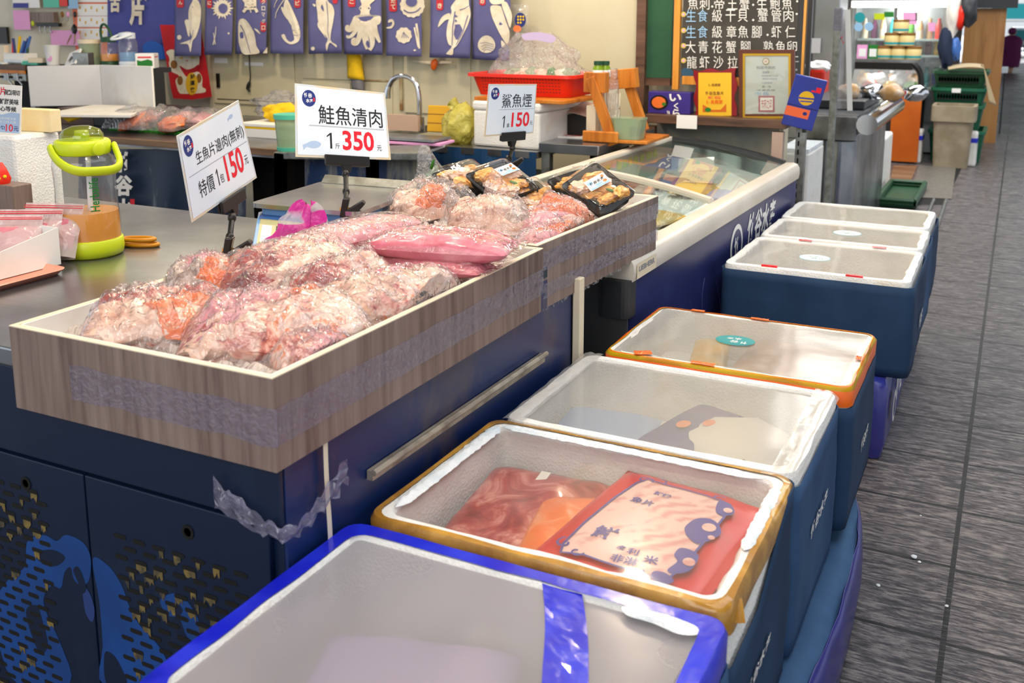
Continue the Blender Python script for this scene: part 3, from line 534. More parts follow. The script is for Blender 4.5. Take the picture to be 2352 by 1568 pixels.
# lower tier
def lower(lab, x0, x1, y0, y1, zt, m, amp, seed, lg=None):
    t = T('vinyl_covered_crate', lab, 'crate', ((x0+x1)/2, (y0+y1)/2, 0), 0, 'vinyl covered crates under the foam boxes')
    R = [rg(x0+.01, x1-.01, y0+.01, y1-.01, .03, .004), rg(x0, x1, y0, y1, .03, .05, a=amp), rg(x0, x1, y0, y1, .03, zt*.5, a=amp*1.6, s=9), rg(x0, x1, y0, y1, .03, zt-.02, a=amp), rg(x0+.012, x1-.012, y0+.012, y1-.012, .03, zt)]
    build('crate_body', loft(R, True, True), M[m], t, smooth=True)
    if lg:
        F = SIDE(x1+.012)
        flat('white_brush_ring', [[(q[0], q[1]) for q in ell(lg[0], lg[1], .05, .055)]], M['whiteink'], F, t)
        flat('ring_hole', [ell(lg[0]+.004, lg[1]-.004, .03, .036)], M['purple'], F, t, .0016)
        text('cover_logo', '竹谷', M['whiteink'], F, t, lg[0]+.13, lg[1]+.05, h=.1, bold=.04)
    return t
lower('purple vinyl crate with white brush emblem under the far three foam boxes', -.865, -.297, 3.33, 3.84, .272, 'pvinyl', .006, 1, (3.48, .15))
lower('purple vinyl crate under the middle of the far three foam boxes', -.865, -.300, 3.86, 4.30, .262, 'pvinyl', .006, 2, (4.0, .16))
lower('purple vinyl crate under the farthest foam box', -.865, -.305, 4.32, 4.76, .262, 'pvinyl', .006, 3)
# low base under the near four boxes, cloth spilling over its edge
t = T('cloth_covered_base', 'low crate base draped in slate blue cloth with purple hem beside aisle floor', 'base', (-.6, 1.7, 0))
build('base_crate', MB().box(-.92, -.36, .6, 2.74, 0, .21), M['counter'], t, bevel=.01)
edge = [(2.74, -.335), (2.6, -.29), (2.45, -.265), (2.25, -.252), (2.0, -.252), (1.8, -.262), (1.6, -.275), (1.4, -.29), (1.1, -.30), (.6, -.31)]
ep = cr([(a[1], a[0]) for a in edge], 5, False)
mb = MB(); N = len(ep)
for w, (dx, z) in enumerate(((-.16, .214), (-.03, .205), (0, .195))):
    mb.v += [V((p.x+dx, p.y, z+.006*noise.noise(V((p.y*6, w, 1))))) for p in ep]
for w in range(2): mb.f += [(w*N+i, w*N+i+1, (w+1)*N+i+1, (w+1)*N+i) for i in range(N-1)]
build('cloth_sheet', mb, M['slate'], t, smooth=True, solid=.004)
mb = MB()
for w, (dx, z) in enumerate(((.001, .198), (.012, .17), (.016, .1), (.008, .012))):
    mb.v += [V((p.x+dx+.006*noise.noise(V((p.y*9, w, 4))), p.y, z)) for p in ep]
for w in range(3): mb.f += [(w*N+i, w*N+i+1, (w+1)*N+i+1, (w+1)*N+i) for i in range(N-1)]
build('hem', mb, M['purple'], t, smooth=True, solid=.003, label='purple vinyl hem')
for i, (x, y, r) in enumerate(((-.145, 2.74, .009), (-.215, 2.55, .006), (-.13, 2.72, .005), (-.05, 2.53, .005), (-.15, 3.0, .003))):
    single('ice_crumb', 'small white ice crumb on the dark aisle floor', 'ice crumb', MB().blob((x, y, r*.4), (r, r*.8, r*.55), seed=i, sub=2), M['frost'], group='ice crumbs on the floor', smooth=True)
# ---------------------------------------------------------------- things in the boxes (seen through the lids)
zf = .60-.13
# red fish packet, upright-lying in the brown-taped box, close under the lid
def packet(name, lab, cat, F, w, h, m, th=.03, seed=0):
    t = T(name, lab, cat, F.translation, R=F.to_3x3()); mb = MB()
    def f(u, v, s):
        a, c = 2*u-1, 2*v-1; k = max(0, (1-a**4)*(1-c**4))**.5
        return F @ V((a*w/2*(1+.02*noise.noise(V((v*5, seed, 1)))), c*h/2*(1+.02*noise.noise(V((u*5, seed, 2)))), s*th/2*k*(1+.25*noise.noise(V((u*4+seed, v*4, 3))))))
    mb.grid(lambda u, v: f(u, v, 1), 30, 22); mb.grid(lambda u, v: f(v, u, -1), 22, 30)
    build('wrapper', mb, M[m], t, smooth=True); return t, (lambda p: V((p.x, p.y, p.z+th/2*max(0, (1-(2*p.x/w)**4)*(1-(2*p.y/h)**4))**.5+.004)))
Fp = frame((-.50, 1.545, .562), (1, -.10, -.02), (.16, 1, 0))
t, fn = packet('fish_packet', 'red frozen fish packet with purple print under lid of brown-taped box', 'packet', Fp, .30, .42, 'redpack', .045, 3)
def densepoly(name, pts, m, off, t=t, F=Fp, fn=fn):
    """polygon cut into small faces so it hugs the wrapper"""
    from mathutils.geometry import delaunay_2d_cdt
    xs = [p[0] for p in pts]; ys = [p[1] for p in pts]; P = [V((p[0], p[1])) for p in pts]; n = len(P)
    st = max(max(xs)-min(xs), max(ys)-min(ys))/14
    x = min(xs)
    from mathutils.geometry import intersect_point_line
    def inside(a, b):
        c = False
        for i in range(n):
            p, q = P[i], P[i-1]
            if (p.y > b) != (q.y > b) and a < (q.x-p.x)*(b-p.y)/(q.y-p.y)+p.x: c = not c
        return c
    while x < max(xs):
        y = min(ys)
        while y < max(ys):
            if inside(x, y): P.append(V((x, y)))
            y += st
        x += st
    r = delaunay_2d_cdt(P, [], [list(range(n))], 1, 1e-6)
    mb = MB(); mb.v = [F @ (fn(V((q.x, q.y, off)))) for q in r[0]]; mb.f = [tuple(f) for f in r[2]]
    return build(name, mb, M[m], t, smooth=True)
WINP = cr([(x*.92, y*.90) for x, y in [(-.11, -.155), (-.06, -.17), (.07, -.165), (.10, -.13), (.10, .12), (.075, .165), (-.05, .165), (-.10, .14)]], 3)
densepoly('clear_window', WINP, 'packpink', .0005)
def loop(pts, w):
    n = len(pts); out = []; inn = []
    for i in range(n):
        a, b = V(pts[i-1][:2]), V(pts[(i+1) % n][:2]); d = (b-a).normalized(); nn = V((d.y, -d.x))
        out.append(V(pts[i][:2])+nn*w); inn.append(V(pts[i][:2])-nn*w)
    mb = MB(); mb.v = [Fp @ fn(V((p.x, p.y, .002))) for p in out+inn]; mb.f = [(i, (i+1) % n, n+(i+1) % n, n+i) for i in range(n)]; return mb
build('print_border', loop(WINP, .0022), M['purpleink'], t)
for pts in ([(.05, .02), (.055, .055), (.075, .07), (.095, .06), (.108, .035), (.10, .0), (.088, -.02), (.07, -.012), (.058, .0)], [(.07, -.05), (.088, -.045), (.105, -.055), (.108, -.10), (.09, -.125), (.078, -.12), (.082, -.09), (.07, -.075)], [(.062, -.135), (.08, -.13), (.098, -.14), (.09, -.155), (.065, -.155)], [(.075, .10), (.09, .095), (.102, .115), (.09, .14), (.065, .15), (.066, .125)]):
    densepoly('purple_print', cr(pts, 4), 'purpleink', .002)
for cx, cy, r in ((.085, .04, .012), (.098, -.08, .010), (.09, .118, .008), (.10, .012, .006)): densepoly('pale_print', ell(cx, cy, r, r*1.2, 14), 'packpink', .0028)
def curlp(cx, cy, s, a0, sg=1): 
    o, q = [], []
    for k in range(18): a = a0+k/17*5.0; r = s*(1-.75*k/17); w = s*.13; o.append((cx+sg*(r+w)*cos(a), cy+(r+w)*sin(a))); q.append((cx+sg*(r-w)*cos(a), cy+(r-w)*sin(a)))
    return o+q[::-1]
for a_ in ((-.085, .145, .017, 0, 1), (-.055, .155, .013, 1, -1), (-.10, -.135, .017, 2, 1), (-.07, -.15, .013, 3, -1), (.06, .155, .014, 1, 1), (.04, -.152, .012, 2, -1)): densepoly('purple_curl', curlp(*a_), 'purpleink', .002)
for s, x, y, h, r in (('鮮', -.055, -.075, .042, .1), ('多利', .0, -.105, .02, .15), ('非淋', .008, -.132, .022, .15), ('米', .045, -.11, .024, .2), ('魚片', -.05, .06, .022, 0), ('鮮嫩', -.03, .105, .016, 0)):
    text('print_text', s, M['purpleink'], Fp, t, x, y, h=h, bold=.02, off=.002, rot=r, fn=fn)
t2_, _ = packet('fish_bag', 'dark red frozen fish bag lying at left in the brown-taped box', 'bag', frame((-.755, 1.56, .525), (1, .1, 0), (-.1, 1, .03)), .26, .36, 'red', .06, 5)
t2_, _ = packet('fish_bag', 'orange frozen salmon bag in the middle of the brown-taped box', 'bag', frame((-.64, 1.50, .545), (1, .2, .03), (-.2, 1, 0)), .16, .30, 'salmon', .05, 6)
single('plastic_strip', 'white plastic strip poking up in the brown-taped box', 'strip', MB().slab((-.79, 1.60, .535), (-.77, 1.605, .535), (-.765, 1.70, .56), (-.785, 1.70, .56), .003), M['clearwhite'])
single('squid_bag', 'large white frozen squid bag under cloudy lid of plain foam box', 'bag', MB().blob((-.46, 2.0, .548), (.12, .15, .042), (0, 0, .5), 3, .2), M['clearwhite'], smooth=True)
t2_, _ = packet('printed_bag', 'dark indigo printed bag beside the white squid bag', 'bag', frame((-.575, 2.03, .552), (1, -.3, 0), (.3, 1, .05)), .14, .28, 'norencloth', .04, 8)
flat('orange_print', [ell(-.01, -.02, .014, .02), ell(.03, .02, .012, .018)], M['salmon'], frame((-.575, 2.03, .578), (1, -.3, 0), (.3, 1, .05)), t2_)
t2_, _ = packet('printed_bag', 'faint blue and white printed bag at left in plain foam box', 'bag', frame((-.76, 1.96, .54), (1, .1, 0), (-.1, 1, 0)), .22, .26, 'bluefish', .04, 9)
single('herb_bunch', 'small green leafy bunch near front corner of plain foam box', 'herbs', MB().blob((-.43, 1.87, .56), (.04, .025, .02), seed=4, amp=.5), M['leaf'], smooth=True)
t2_, _ = packet('fish_packet', 'pinkish fish packet under lid of the yellow-taped box', 'packet', frame((-.465, 2.555, .545), (1, 0, 0), (0, 1, 0)), .285, .37, 'tanpack', .07, 11)
t2_, _ = packet('yellow_packet', 'yellow packet under lid of the yellow-taped box', 'packet', frame((-.69, 2.58, .535), (1, .2, 0), (-.2, 1, .0)), .1, .28, 'ypack', .05, 12)
t2_, _ = packet('shrimp_bag', 'purple and orange frozen bag under fogged lid of the nearest box', 'bag', frame((-.70, 1.05, .50), (1, .3, 0), (-.3, 1, .05)), .3, .26, 'lilac', .07, 13)
t2_, _ = packet('salmon_bag', 'orange fish bag at front under fogged lid of the nearest box', 'bag', frame((-.66, .93, .525), (1, .1, 0), (-.1, 1, .0)), .22, .16, 'salmon', .06, 14)
t2_, _ = packet('seaweed_bag', 'olive brown bag at right under fogged lid of the nearest box', 'bag', frame((-.40, .93, .52), (1, .1, 0), (-.1, 1, .0)), .16, .14, 'brownear', .06, 15)
# ---------------------------------------------------------------- chest freezer
fb = T('chest_freezer', 'long white chest freezer with curved glass top and navy side panel', 'freezer', (-.945, 2.64, 0), -.025)
X = MW[fb]; WF, LF = .66, 2.14
def zt_(x): s = -x/WF; return .768+.098*(1-(1-s)**1.8)   # crown of the glass from right edge to left rail
def xf(x, y, z): return X @ V((x, y, z))
mb = MB(); mb.box(-WF, -.004, .004, LF, .06, .705, X); mb.box(-WF+.02, -.03, .02, LF-.02, 0, .06, X)
build('cabinet_shell', mb, M['silverpanel'], fb, bevel=.004)
build('side_panel', MB().box(-.004, 0, .002, LF-.01, .08, .712, X), M['frz_blue'], fb)
# white right band with rounded top
prof = [(.008, .705), (.012, .73), (.010, .755), (0, .772), (-.02, .778), (-.055, .776), (-.06, .74), (-.06, .705)]
mb = MB(); n = len(prof)
mb.v = [xf(p[0], y, p[1]) for y in (0, LF) for p in prof]; mb.f = [(i, (i+1) % n, n+(i+1) % n, n+i) for i in range(n)]+[tuple(range(n-1, -1, -1)), tuple(range(n, 2*n))]
build('right_rim', mb, M['frz_white'], fb, smooth=True, label='thick cream rim on the aisle side')
lr = MB(); lr.box(-WF, -WF+.05, 0, LF, .705, zt_(-WF)+.004, X); build('left_rim', lr, M['frz_white'], fb, bevel=.01)
def arc(y0, y1, name, m, dz=0, x0=-WF+.05, x1=-.055, h=.03):
    mb = MB(); K = 14
    for y in (y0, y1):
        for dzz in (dz, dz-h): mb.v += [xf(x0+(x1-x0)*i/K, y, zt_(x0+(x1-x0)*i/K)+dzz) for i in range(K+1)]
    N = K+1
    for i in range(K):
        mb.f += [(i, i+1, 2*N+i+1, 2*N+i), (N+i, 3*N+i, 3*N+i+1, N+i+1), (i, N+i, N+i+1, i+1), (2*N+i, 2*N+i+1, 3*N+i+1, 3*N+i)]
    mb.f += [(0, 2*N, 3*N, N), (K, N+K, 3*N+K, 2*N+K)]
    return build(name, mb, m, fb, smooth=True)
arc(0, .03, 'end_rim', M['frz_white'], .004, h=.1); arc(LF-.03, LF, 'end_rim', M['rubber'], .004, h=.1)
arc(.93, .965, 'glass_frame', M['frz_white'], .012, h=.02); arc(.965, .985, 'glass_frame', M['frz_white'], .004, h=.02)
g = MB().grid(lambda u, v: xf(-WF+.05+(WF-.105)*u, .03+.92*v, zt_(-WF+.05+(WF-.105)*u)+.002), 16, 2); build('sliding_glass', g, M['glass'], fb, smooth=True)
g = MB().grid(lambda u, v: xf(-WF+.05+(WF-.105)*u, .97+(LF-1.0)*v, zt_(-WF+.05+(WF-.105)*u)-.006), 16, 2); build('sliding_glass', g, M['glass'], fb, smooth=True)
inn = MB(); a, b_, c, d = -WF+.05, -.06, .03, LF-.03
for p in (((a, c), (b_, c)), ((b_, c), (b_, d)), ((b_, d), (a, d)), ((a, d), (a, c))):
    (xa, ya), (xb, yb) = p; za, zb_ = zt_(xa)-.02, zt_(xb)-.02
    inn.add([xf(xa, ya, .706), xf(xb, yb, .706), xf(xb, yb, zb_), xf(xa, ya, za)], [(0, 1, 2, 3)])
# deep liner well is part of the shell: shell top is closed at .705, the goods lie just under the glass
build('liner', inn, M['inner'], fb)
build('frost_floor', MB().grid(lambda u, v: xf(a+(b_-a)*u, c+(d-c)*v, .709+.012*abs(noise.noise(V((u*6, v*18, 3))))), 30, 80), M['frost'], fb, smooth=True, kind='stuff')
tg = [('greentag', 1.2, .05), ('greentag', 1.26, .05), ('lilac', 1.335, .045), ('yellowtag', 1.395, .05), ('greentag', 1.46, .05), ('yellowtag', 1.53, .04), ('greentag', 1.59, .05), ('greentag', 1.67, .05), ('greentag', 1.75, .07), ('greentag', 1.84, .05), ('greentag', 1.12, .04)]
for m_, y, w in tg: build('price_tag', MB().slab(xf(a+.002, y, .80), xf(a+.002, y+w, .80), xf(a+.002, y+w, .835), xf(a+.002, y, .835), .0008), M[m_], fb)
build('corner_bumper', MB().prism(ring(-.09, .006, -.03, .05, .02, 3), X @ Matrix.Translation((0, 0, .60)), .11), M['rubber'], fb, label='dark grey plastic corner')
FS = frame(xf(.0125, .05, .735), X.to_3x3() @ V((0, 1, 0)), (0, 0, 1))
fl = flat('maker_label', [rect(-.03, .13, -.026, .018)], M['edge'], FS, fb)
text('label_text', 'LIEBHERR', M['greyink'], FS, fl, .05, .002, h=.016, w=.13, bold=.03, off=.0016)
FS = frame(xf(0, 0, 0), X.to_3x3() @ V((0, 1, 0)), (0, 0, 1))
FT = frame(xf(.0006, 0, 0), X.to_3x3() @ V((0, 1, 0)), (0, 0, 1))
rr = flat('brush_ring', [ell(1.12, .585, .085, .085)], M['whiteink'], FT, fb); flat('ring_field', [ell(1.122, .582, .066, .068)], M['frz_blue'], FT, rr, .0016); text('ring_text', '竹', M['whiteink'], FT, rr, 1.12, .585, h=.07, bold=.03, off=.002)
text('panel_logo', '竹谷水產', M['whiteink'], FT, fb, 1.50, .615, h=.13, w=.46, bold=.03, shear=.2)
sw = MB(); rnd = random.Random(3)
for i in range(16):
    y, z = .03+.12*i*.6, .25+.3*rnd.random()
    sw.tube([xf(.0004, y+.05*sin(k*.5+i), z-.035*k) for k in range(9)], .0013, 4)
build('swirl_lines', sw, M['swirl'], fb, label='faint swirling lines printed on side panel')
# goods in the freezer
def fpack(lab, cat, nm, x, y, w, h, m, rz, th=.03, z=.735, s=0):
    F = X @ frame((x, y, z), (cos(rz), sin(rz), 0), (-sin(rz), cos(rz), 0)); F = Matrix(F); return packet(nm, lab, cat, F, w, h, m, th, s)
t_, fn_ = fpack('yellow food packet with white string in the far half of the freezer', 'packet', 'food_packet', -.27, 1.45, .2, .26, 'ypack', .15, s=1)
flat('packet_print', [rect(-.07, .06, .06, .1)], M['packpink'], X @ frame((-.27, 1.45, .752), (cos(.15), sin(.15), 0), (-sin(.15), cos(.15), 0)), t_)
fpack('dark violet packet beside the yellow packet in the freezer', 'packet', 'food_packet', -.42, 1.55, .15, .22, 'norencloth', .2, s=2)
fpack('purple and white packet near the right rim of the freezer', 'packet', 'food_packet', -.14, 1.36, .1, .16, 'lilac', .1, s=3)
fpack('milky white bag at the right rim of the freezer', 'bag', 'ice_bag', -.14, 1.62, .14, .3, 'clearwhite', .0, .05, s=4)
fpack('red packet against the left wall inside the freezer', 'packet', 'food_packet', -.53, 1.40, .08, .24, 'red', .1, .04, .745, s=5)
fpack('pink fish pack near the left wall in the freezer', 'packet', 'fish_pack', -.46, 1.32, .1, .14, 'packpink', .3, s=6)
fpack('orange bag in the near half of the freezer', 'bag', 'food_bag', -.24, .78, .22, .2, 'ypack', -.2, .04, s=7)
fpack('pale packet in the middle of the near half of the freezer', 'packet', 'food_packet', -.42, .72, .16, .22, 'pale', .2, .04, s=8)
fpack('dark packet at the left of the near half of the freezer', 'packet', 'food_packet', -.52, .78, .1, .18, 'skin', .1, .04, s=9)
F = X @ frame((-.36, 1.72, .80), (1, .2, .1), (-.15, .5, .6))
c_ = single('price_card', 'small white handwritten card standing in the far half of the freezer', 'card', MB().slab(F @ V((-.08, -.035, 0)), F @ V((.08, -.035, 0)), F @ V((.08, .035, 0)), F @ V((-.08, .035, 0)), .002), M['paper'])
# ---------------------------------------------------------------- ice and bags in the near tray
def icef(u, v):
    x, y = -1.519+.552*u, 1.121+.926*v
    h = noise.cell(V((x*38, y*38, 2)))*.5+abs(noise.noise(V((x*30, y*30, 1))))
    return V((x, y, .886+.016*h+.022*noise.noise(V((x*5, y*4, 3)))+.012*max(0, v-.5)))
single('crushed_ice', 'crushed ice under the bags in the near tray', 'ice', MB().grid(icef, 90, 140), M['ice'], smooth=False, kind='stuff')
X2 = MW[t2]
single('crushed_ice', 'crushed ice under the packs in the far tray', 'ice', MB().grid(lambda u, v: X2 @ V((-.274+.548*u, -.37+.74*v, .022+.02*abs(noise.noise(V((u*18, v*24, 1))))+.012*noise.cell(V((u*20, v*26, 3))))), 80, 100), M['ice'], kind='stuff')
I4_ = Matrix()
def endframe(P0, P1, tilt=0):
    P0, P1 = V(P0), V(P1); u = (P1-P0).normalized(); v = V((0, 0, 1)).cross(u).normalized()
    v = (Matrix.Rotation(tilt, 3, u) @ v); return frame((P0+P1)/2, u, v), (P1-P0).length
def fish_bag(lab, p0, p1, W, Hh, pieces, z=.905, seed=0, fm='filmc', name='fish_bag', tip=0, wr=1.0, group='bags of fish in the trays', tilt=0, fl=.1, film2=None):
    F, L = endframe(at(*p0, z=z), at(*p1, z=z), tilt); t = T(name, lab, 'bag', F.translation, R=F.to_3x3(), group=group); sd = seed*5.3
    def f(u, v):
        a, b = 2*u-1, 2*v-1
        e = max(0, (1-abs(a)**3.2)*(1-abs(b)**2.6)); k = e**.55
        r1 = 1-abs(noise.noise(V((a*2.1+sd, b*1.6, sd)))*2); r2 = 1-abs(noise.noise(V((a*5.5+b*3+sd, b*4.2-a*2, sd+4)))*2)
        r3 = noise.noise(V((a*11, b*9, sd+2)))
        hgt = Hh*k*(1+.22*noise.noise(V((a*1.6, b*1.3, sd+9))))+wr*(.013*r1+.012*r2+.005*r3)*(.35+.65*k)-.006
        x = a*L/2*(1.06+.05*noise.noise(V((b*2.5, sd, 1)))); y = b*W/2*(1.06+.07*noise.noise(V((a*2.5, sd, 6))))
        if tip: hgt += tip*max(0, 1-((a-.1)**2*9+(b-.5)**2*9))**1.5
        p = bnd[0] @ (F @ V((x, y, hgt))); p.x = max(bnd[1], min(bnd[2], p.x)); p.y = max(bnd[3], min(bnd[4], p.y)); return bnd[5] @ p
    bnd = (I4_, -1.516, -.968, 1.123, 2.046, I4_) if seed < 10 else (X2.inverted(), -.272, .272, -.366, .366, X2)
    F.translation.z -= .016; Fi = F.inverted()
    def clampz(p):
        q = Fi @ p; a, b = q.x/(L/2)/1.06, q.y/(W/2)/1.06
        if abs(a) > .97 or abs(b) > .97: a, b = max(-.97, min(.97, a)), max(-.97, min(.97, b)); q.x, q.y = a*L/2*1.06, b*W/2*1.06
        lim = (Fi @ f((a+1)/2, (b+1)/2)).z-.004
        if q.z > lim: q.z = lim-.12*(lim-q.z)*0
        p = bnd[0] @ (F @ q); p.x = max(bnd[1]+.003, min(bnd[2]-.003, p.x)); p.y = max(bnd[3]+.003, min(bnd[4]-.003, p.y)); return bnd[5] @ p
    build('bag_film', MB().grid(f, 110, 76), M[fm], t, smooth=True, label='crinkled clear plastic bag')
    base = MB().grid(lambda u, v: clampz(F @ V(((2*u-1)*L*.44, (2*v-1)*W*.42, Hh*(.36+.25*noise.noise(V((u*5+sd, v*4, 2)))) if 0 < u < 1 and 0 < v < 1 else -.004))), 44, 30)
    build('fish_scraps', base, M[{6: 'pale', 12: 'pale', 13: 'pink', 14: 'salmon', 11: 'pale'}.get(seed, 'mixed')], t, smooth=True, label='mixed fish scraps filling the bag')
    for i, (nm, a, b, rx, ry, rz, m, yaw_) in enumerate(pieces):
        mb = MB().blob(F @ V((a*L/2, b*W/2, rz*Hh*.5)), (rx*1.2, ry*1.25, Hh*rz*.68), (0, 0, yaw_+F.to_euler().z), seed*7+i, .30, 1.7, 4)
        mb.v = [clampz(p) for p in mb.v]
        build(nm, mb, M[m], t, smooth=True)
    return t
P = 'fish_piece'
fish_bag('bag of red and orange fish offcuts at the front left corner of the near tray', (205, 752), (540, 735), .19, .075, [(P, -.45, .3, .06, .045, .9, 'red', .2), (P, -.1, -.35, .10, .05, .8, 'pale', .1), ('salmon_piece', .3, -.3, .055, .05, 1, 'salmon', .8), (P, .45, .35, .07, .045, .9, 'red', -.3), (P, 0, .35, .08, .04, .9, 'mixed', .2), ('salmon_piece', .55, .1, .05, .03, .95, 'salmon', .3), (P, -.6, -.2, .05, .04, .6, 'pale', 0)], seed=1)
fish_bag('big bag of pale fish pieces at the front right corner of the near tray', (425, 775), (850, 752), .21, .08, [(P, -.55, -.1, .08, .06, .95, 'pink', .2), (P, -.8, -.2, .05, .05, .8, 'red', .2), (P, -.7, -.5, .05, .04, .8, 'pale', .2), (P, -.2, .3, .1, .05, .95, 'pink', .1), ('fat_piece', -.2, -.45, .06, .04, .9, 'pale', .1), (P, .15, 0, .09, .06, .95, 'mixed', .3), ('salmon_piece', .3, .3, .04, .025, 1, 'salmon', .2), (P, .55, -.1, .09, .06, .9, 'pale', -.2), (P, .15, -.55, .1, .04, .8, 'mixed', .1), (P, -.7, .3, .05, .04, .8, 'red', .1)], seed=2)
fish_bag('bag with a speckled pale fish head by the left rim of the near tray', (375, 662), (545, 648), .15, .075, [('fish_head', -.4, 0, .06, .05, .95, 'skin', .3), (P, .1, .2, .07, .045, .9, 'pink', .2), ('salmon_piece', .35, -.3, .04, .04, .9, 'salmon', 0), (P, .55, .1, .05, .05, .9, 'pale', .5)], seed=3)
fish_bag('bag of pink fish with one dark red chunk in the middle of the near tray', (505, 665), (850, 628), .24, .09, [('dark_red_piece', -.62, -.2, .05, .075, .95, 'red', 1.2), (P, -.25, .1, .1, .07, .95, 'mixed', .2), (P, .15, .1, .1, .07, .98, 'pale', -.2), ('salmon_piece', -.5, .45, .04, .025, 1, 'salmon', .2), (P, .55, .2, .08, .06, .9, 'pink', .2), (P, .2, -.5, .1, .04, .8, 'pale', .1)], seed=4)
fish_bag('bag of silver skinned fish with dark red meat behind the pale bag', (660, 692), (885, 640), .15, .08, [('skin_piece', .25, .25, .08, .045, 1, 'skin', .2), (P, -.35, -.1, .07, .05, .95, 'red', .3), ('salmon_piece', .1, -.4, .05, .025, .9, 'mixed', .2), (P, .6, 0, .05, .05, .9, 'pale', 0), (P, -.65, .2, .04, .04, .8, 'skin', .5)], seed=5, z=.91)
fish_bag('bag of cream fish belly along the right rim of the near tray', (722, 748), (1050, 672), .155, .08, [(P, -.5, 0, .09, .06, .95, 'pale', .1), (P, 0, .1, .1, .06, .98, 'pale', .2), ('rose_piece', .15, .55, .05, .025, 1, 'rose', .2), (P, .5, 0, .09, .055, .85, 'pale', 0), (P, -.1, -.5, .08, .03, .8, 'mixed', .1)], seed=6, z=.905)
fish_bag('bag with orange salmon scraps at the left rim below the tilted sign', (525, 612), (650, 588), .10, .045, [('salmon_piece', -.4, -.1, .05, .035, .95, 'salmon', .3), (P, .1, .1, .07, .05, .95, 'mixed', .2), (P, .55, 0, .05, .045, .95, 'pale', .3)], seed=7, z=.90)
fish_bag('small bag of mixed scraps tucked into the front right corner of the near tray', (640, 842), (800, 795), .11, .05, [(P, -.4, 0, .05, .035, .95, 'mixed', .3), (P, .2, 0, .06, .04, .9, 'pink', .2), (P, .6, .2, .04, .03, .9, 'salmon', .2)], seed=8, z=.90)
def fillet_bag(lab, p0, p1, W, th, m, z, seed, n=1, flap=None, tilt=0, fm='vac'):
    F, L = endframe(at(*p0, z=z), at(*p1, z=z), tilt); t = T('fillet_bag', lab, 'bag', F.translation, R=F.to_3x3(), group='vacuum bags of pink fillet')
    def sh(a, b, s, off, w, ex=0):
        k = max(0, (1-abs(a)**2.6)*(1-b*b))**.5
        taper = 1-.35*max(0, a)**2-.15*max(0, -a)**2
        return F @ V((a*L/2*(1+ex)+.004*noise.noise(V((b*3, seed, 1))), off+b*w/2*(taper+ex), s*th/2*k*(1+ex+.22*noise.noise(V((a*2.2+seed, b*1.5+off*20, seed))))+.004*noise.noise(V((a*7, b*5, seed+off*9)))*k+.004*ex))
    for i in range(n):
        w = W/n*1.05; off = (i-(n-1)/2)*W/n
        build('fillet', MB().grid(lambda u, v: sh(2*u-1, 2*v-1, 1, off, w), 40, 22).grid(lambda u, v: sh(2*v-1, 2*u-1, -1, off, w), 22, 40), M[m], t, smooth=True)
    def fl(u, v):
        a, b = (2*u-1)*1.14, (2*v-1)*1.12; aa, bb = max(-1, min(1, a)), max(-1, min(1, b))
        k = max(0, (1-abs(aa)**2.6)*(1-bb*bb))**.5; taper = 1-.3*max(0, aa)**2-.12*max(0, -aa)**2
        q = V((a*L/2, b*W/2*taper, (th/2)*k*1.1+.004+.006*(1-k)*noise.noise(V((a*6, b*6, seed)))+.003*noise.noise(V((a*9+b*4, b*3, seed)))))
        if n > 1: q.z -= .012*math.exp(-(b*9)**2)*k
        return F @ q
    build('bag_film', MB().grid(fl, 50, 30), M[fm], t, smooth=True, label='tight clear plastic around the fillet')
    if flap: build('bag_flap', MB().grid(flap, 24, 16), M['filmb'], t, smooth=True, label='loose clear end of the bag hanging over the rim')
    return t
fillet_bag('long pink fillet bag leaning on the left rim beside the scale', (672, 572), (940, 505), .125, .06, 'pink', .968, 1)
fillet_bag('pink fillet bag lying under the long one, showing its near edge', (742, 592), (905, 592), .13, .05, 'rose', .925, 2)
A, B = at(1128, 548, z=.965), at(1238, 528, z=.95)
Cc, D = at(1180, 610, z=.918), at(1118, 590, z=.93)
def flapf(u, v):
    p = (at(1105, 545, z=.97)*(1-u)+at(1230, 528, z=.95)*u)*(1-v)+(at(1092, 590, z=.94)*(1-u)+at(1155, 612, x=-.935)*u)*v
    return p+V((0, 0, .006+.010*noise.noise(V((u*4, v*4, 2)))+.008*sin(pi*v)))
fillet_bag('double pink fillet bag on top with its clear end over the tray rim', (868, 552), (1180, 572), .16, .062, 'rose', .965, 3, n=2, flap=flapf)
fillet_bag('deep rose fillet bag at the right rim underneath the double fillet bag', (870, 588), (1120, 622), .12, .05, 'rose', .928, 4)
# far tray
G = 'bags of fish in the trays'
fish_bag('clear bag with an orange salmon strip beside the black smoked fish packs', (905, 492), (1062, 462), .15, .085, [('salmon_piece', -.1, -.35, .055, .022, .9, 'salmon', .2), ('skin_piece', .25, -.3, .04, .03, .8, 'skin', .2), (P, .3, .3, .06, .04, .6, 'pale', .1), (P, -.4, .2, .06, .04, .7, 'pale', .1)], z=.925, seed=11, tip=.02)
fish_bag('bag with a pale fish chunk and pointed plastic tip in the far tray', (1035, 510), (1222, 512), .15, .08, [('fish_chunk', -.2, 0, .10, .05, .95, 'pale', .1), ('skin_piece', .6, -.1, .035, .035, .8, 'skin', .2), ('salmon_piece', -.5, .5, .06, .025, .9, 'salmon', .1), (P, .2, .5, .07, .03, .7, 'pale', 0)], z=.925, seed=12, tip=.07)
fish_bag('bag with a bright orange salmon wedge below the smoked fish packs', (1195, 530), (1350, 505), .15, .07, [('salmon_wedge', .35, .15, .085, .034, 1.15, 'salmon', -.5), (P, -.3, 0, .08, .05, .7, 'pink', .1), (P, .1, -.3, .06, .04, .6, 'pale', .1)], z=.915, seed=13, tip=.03)
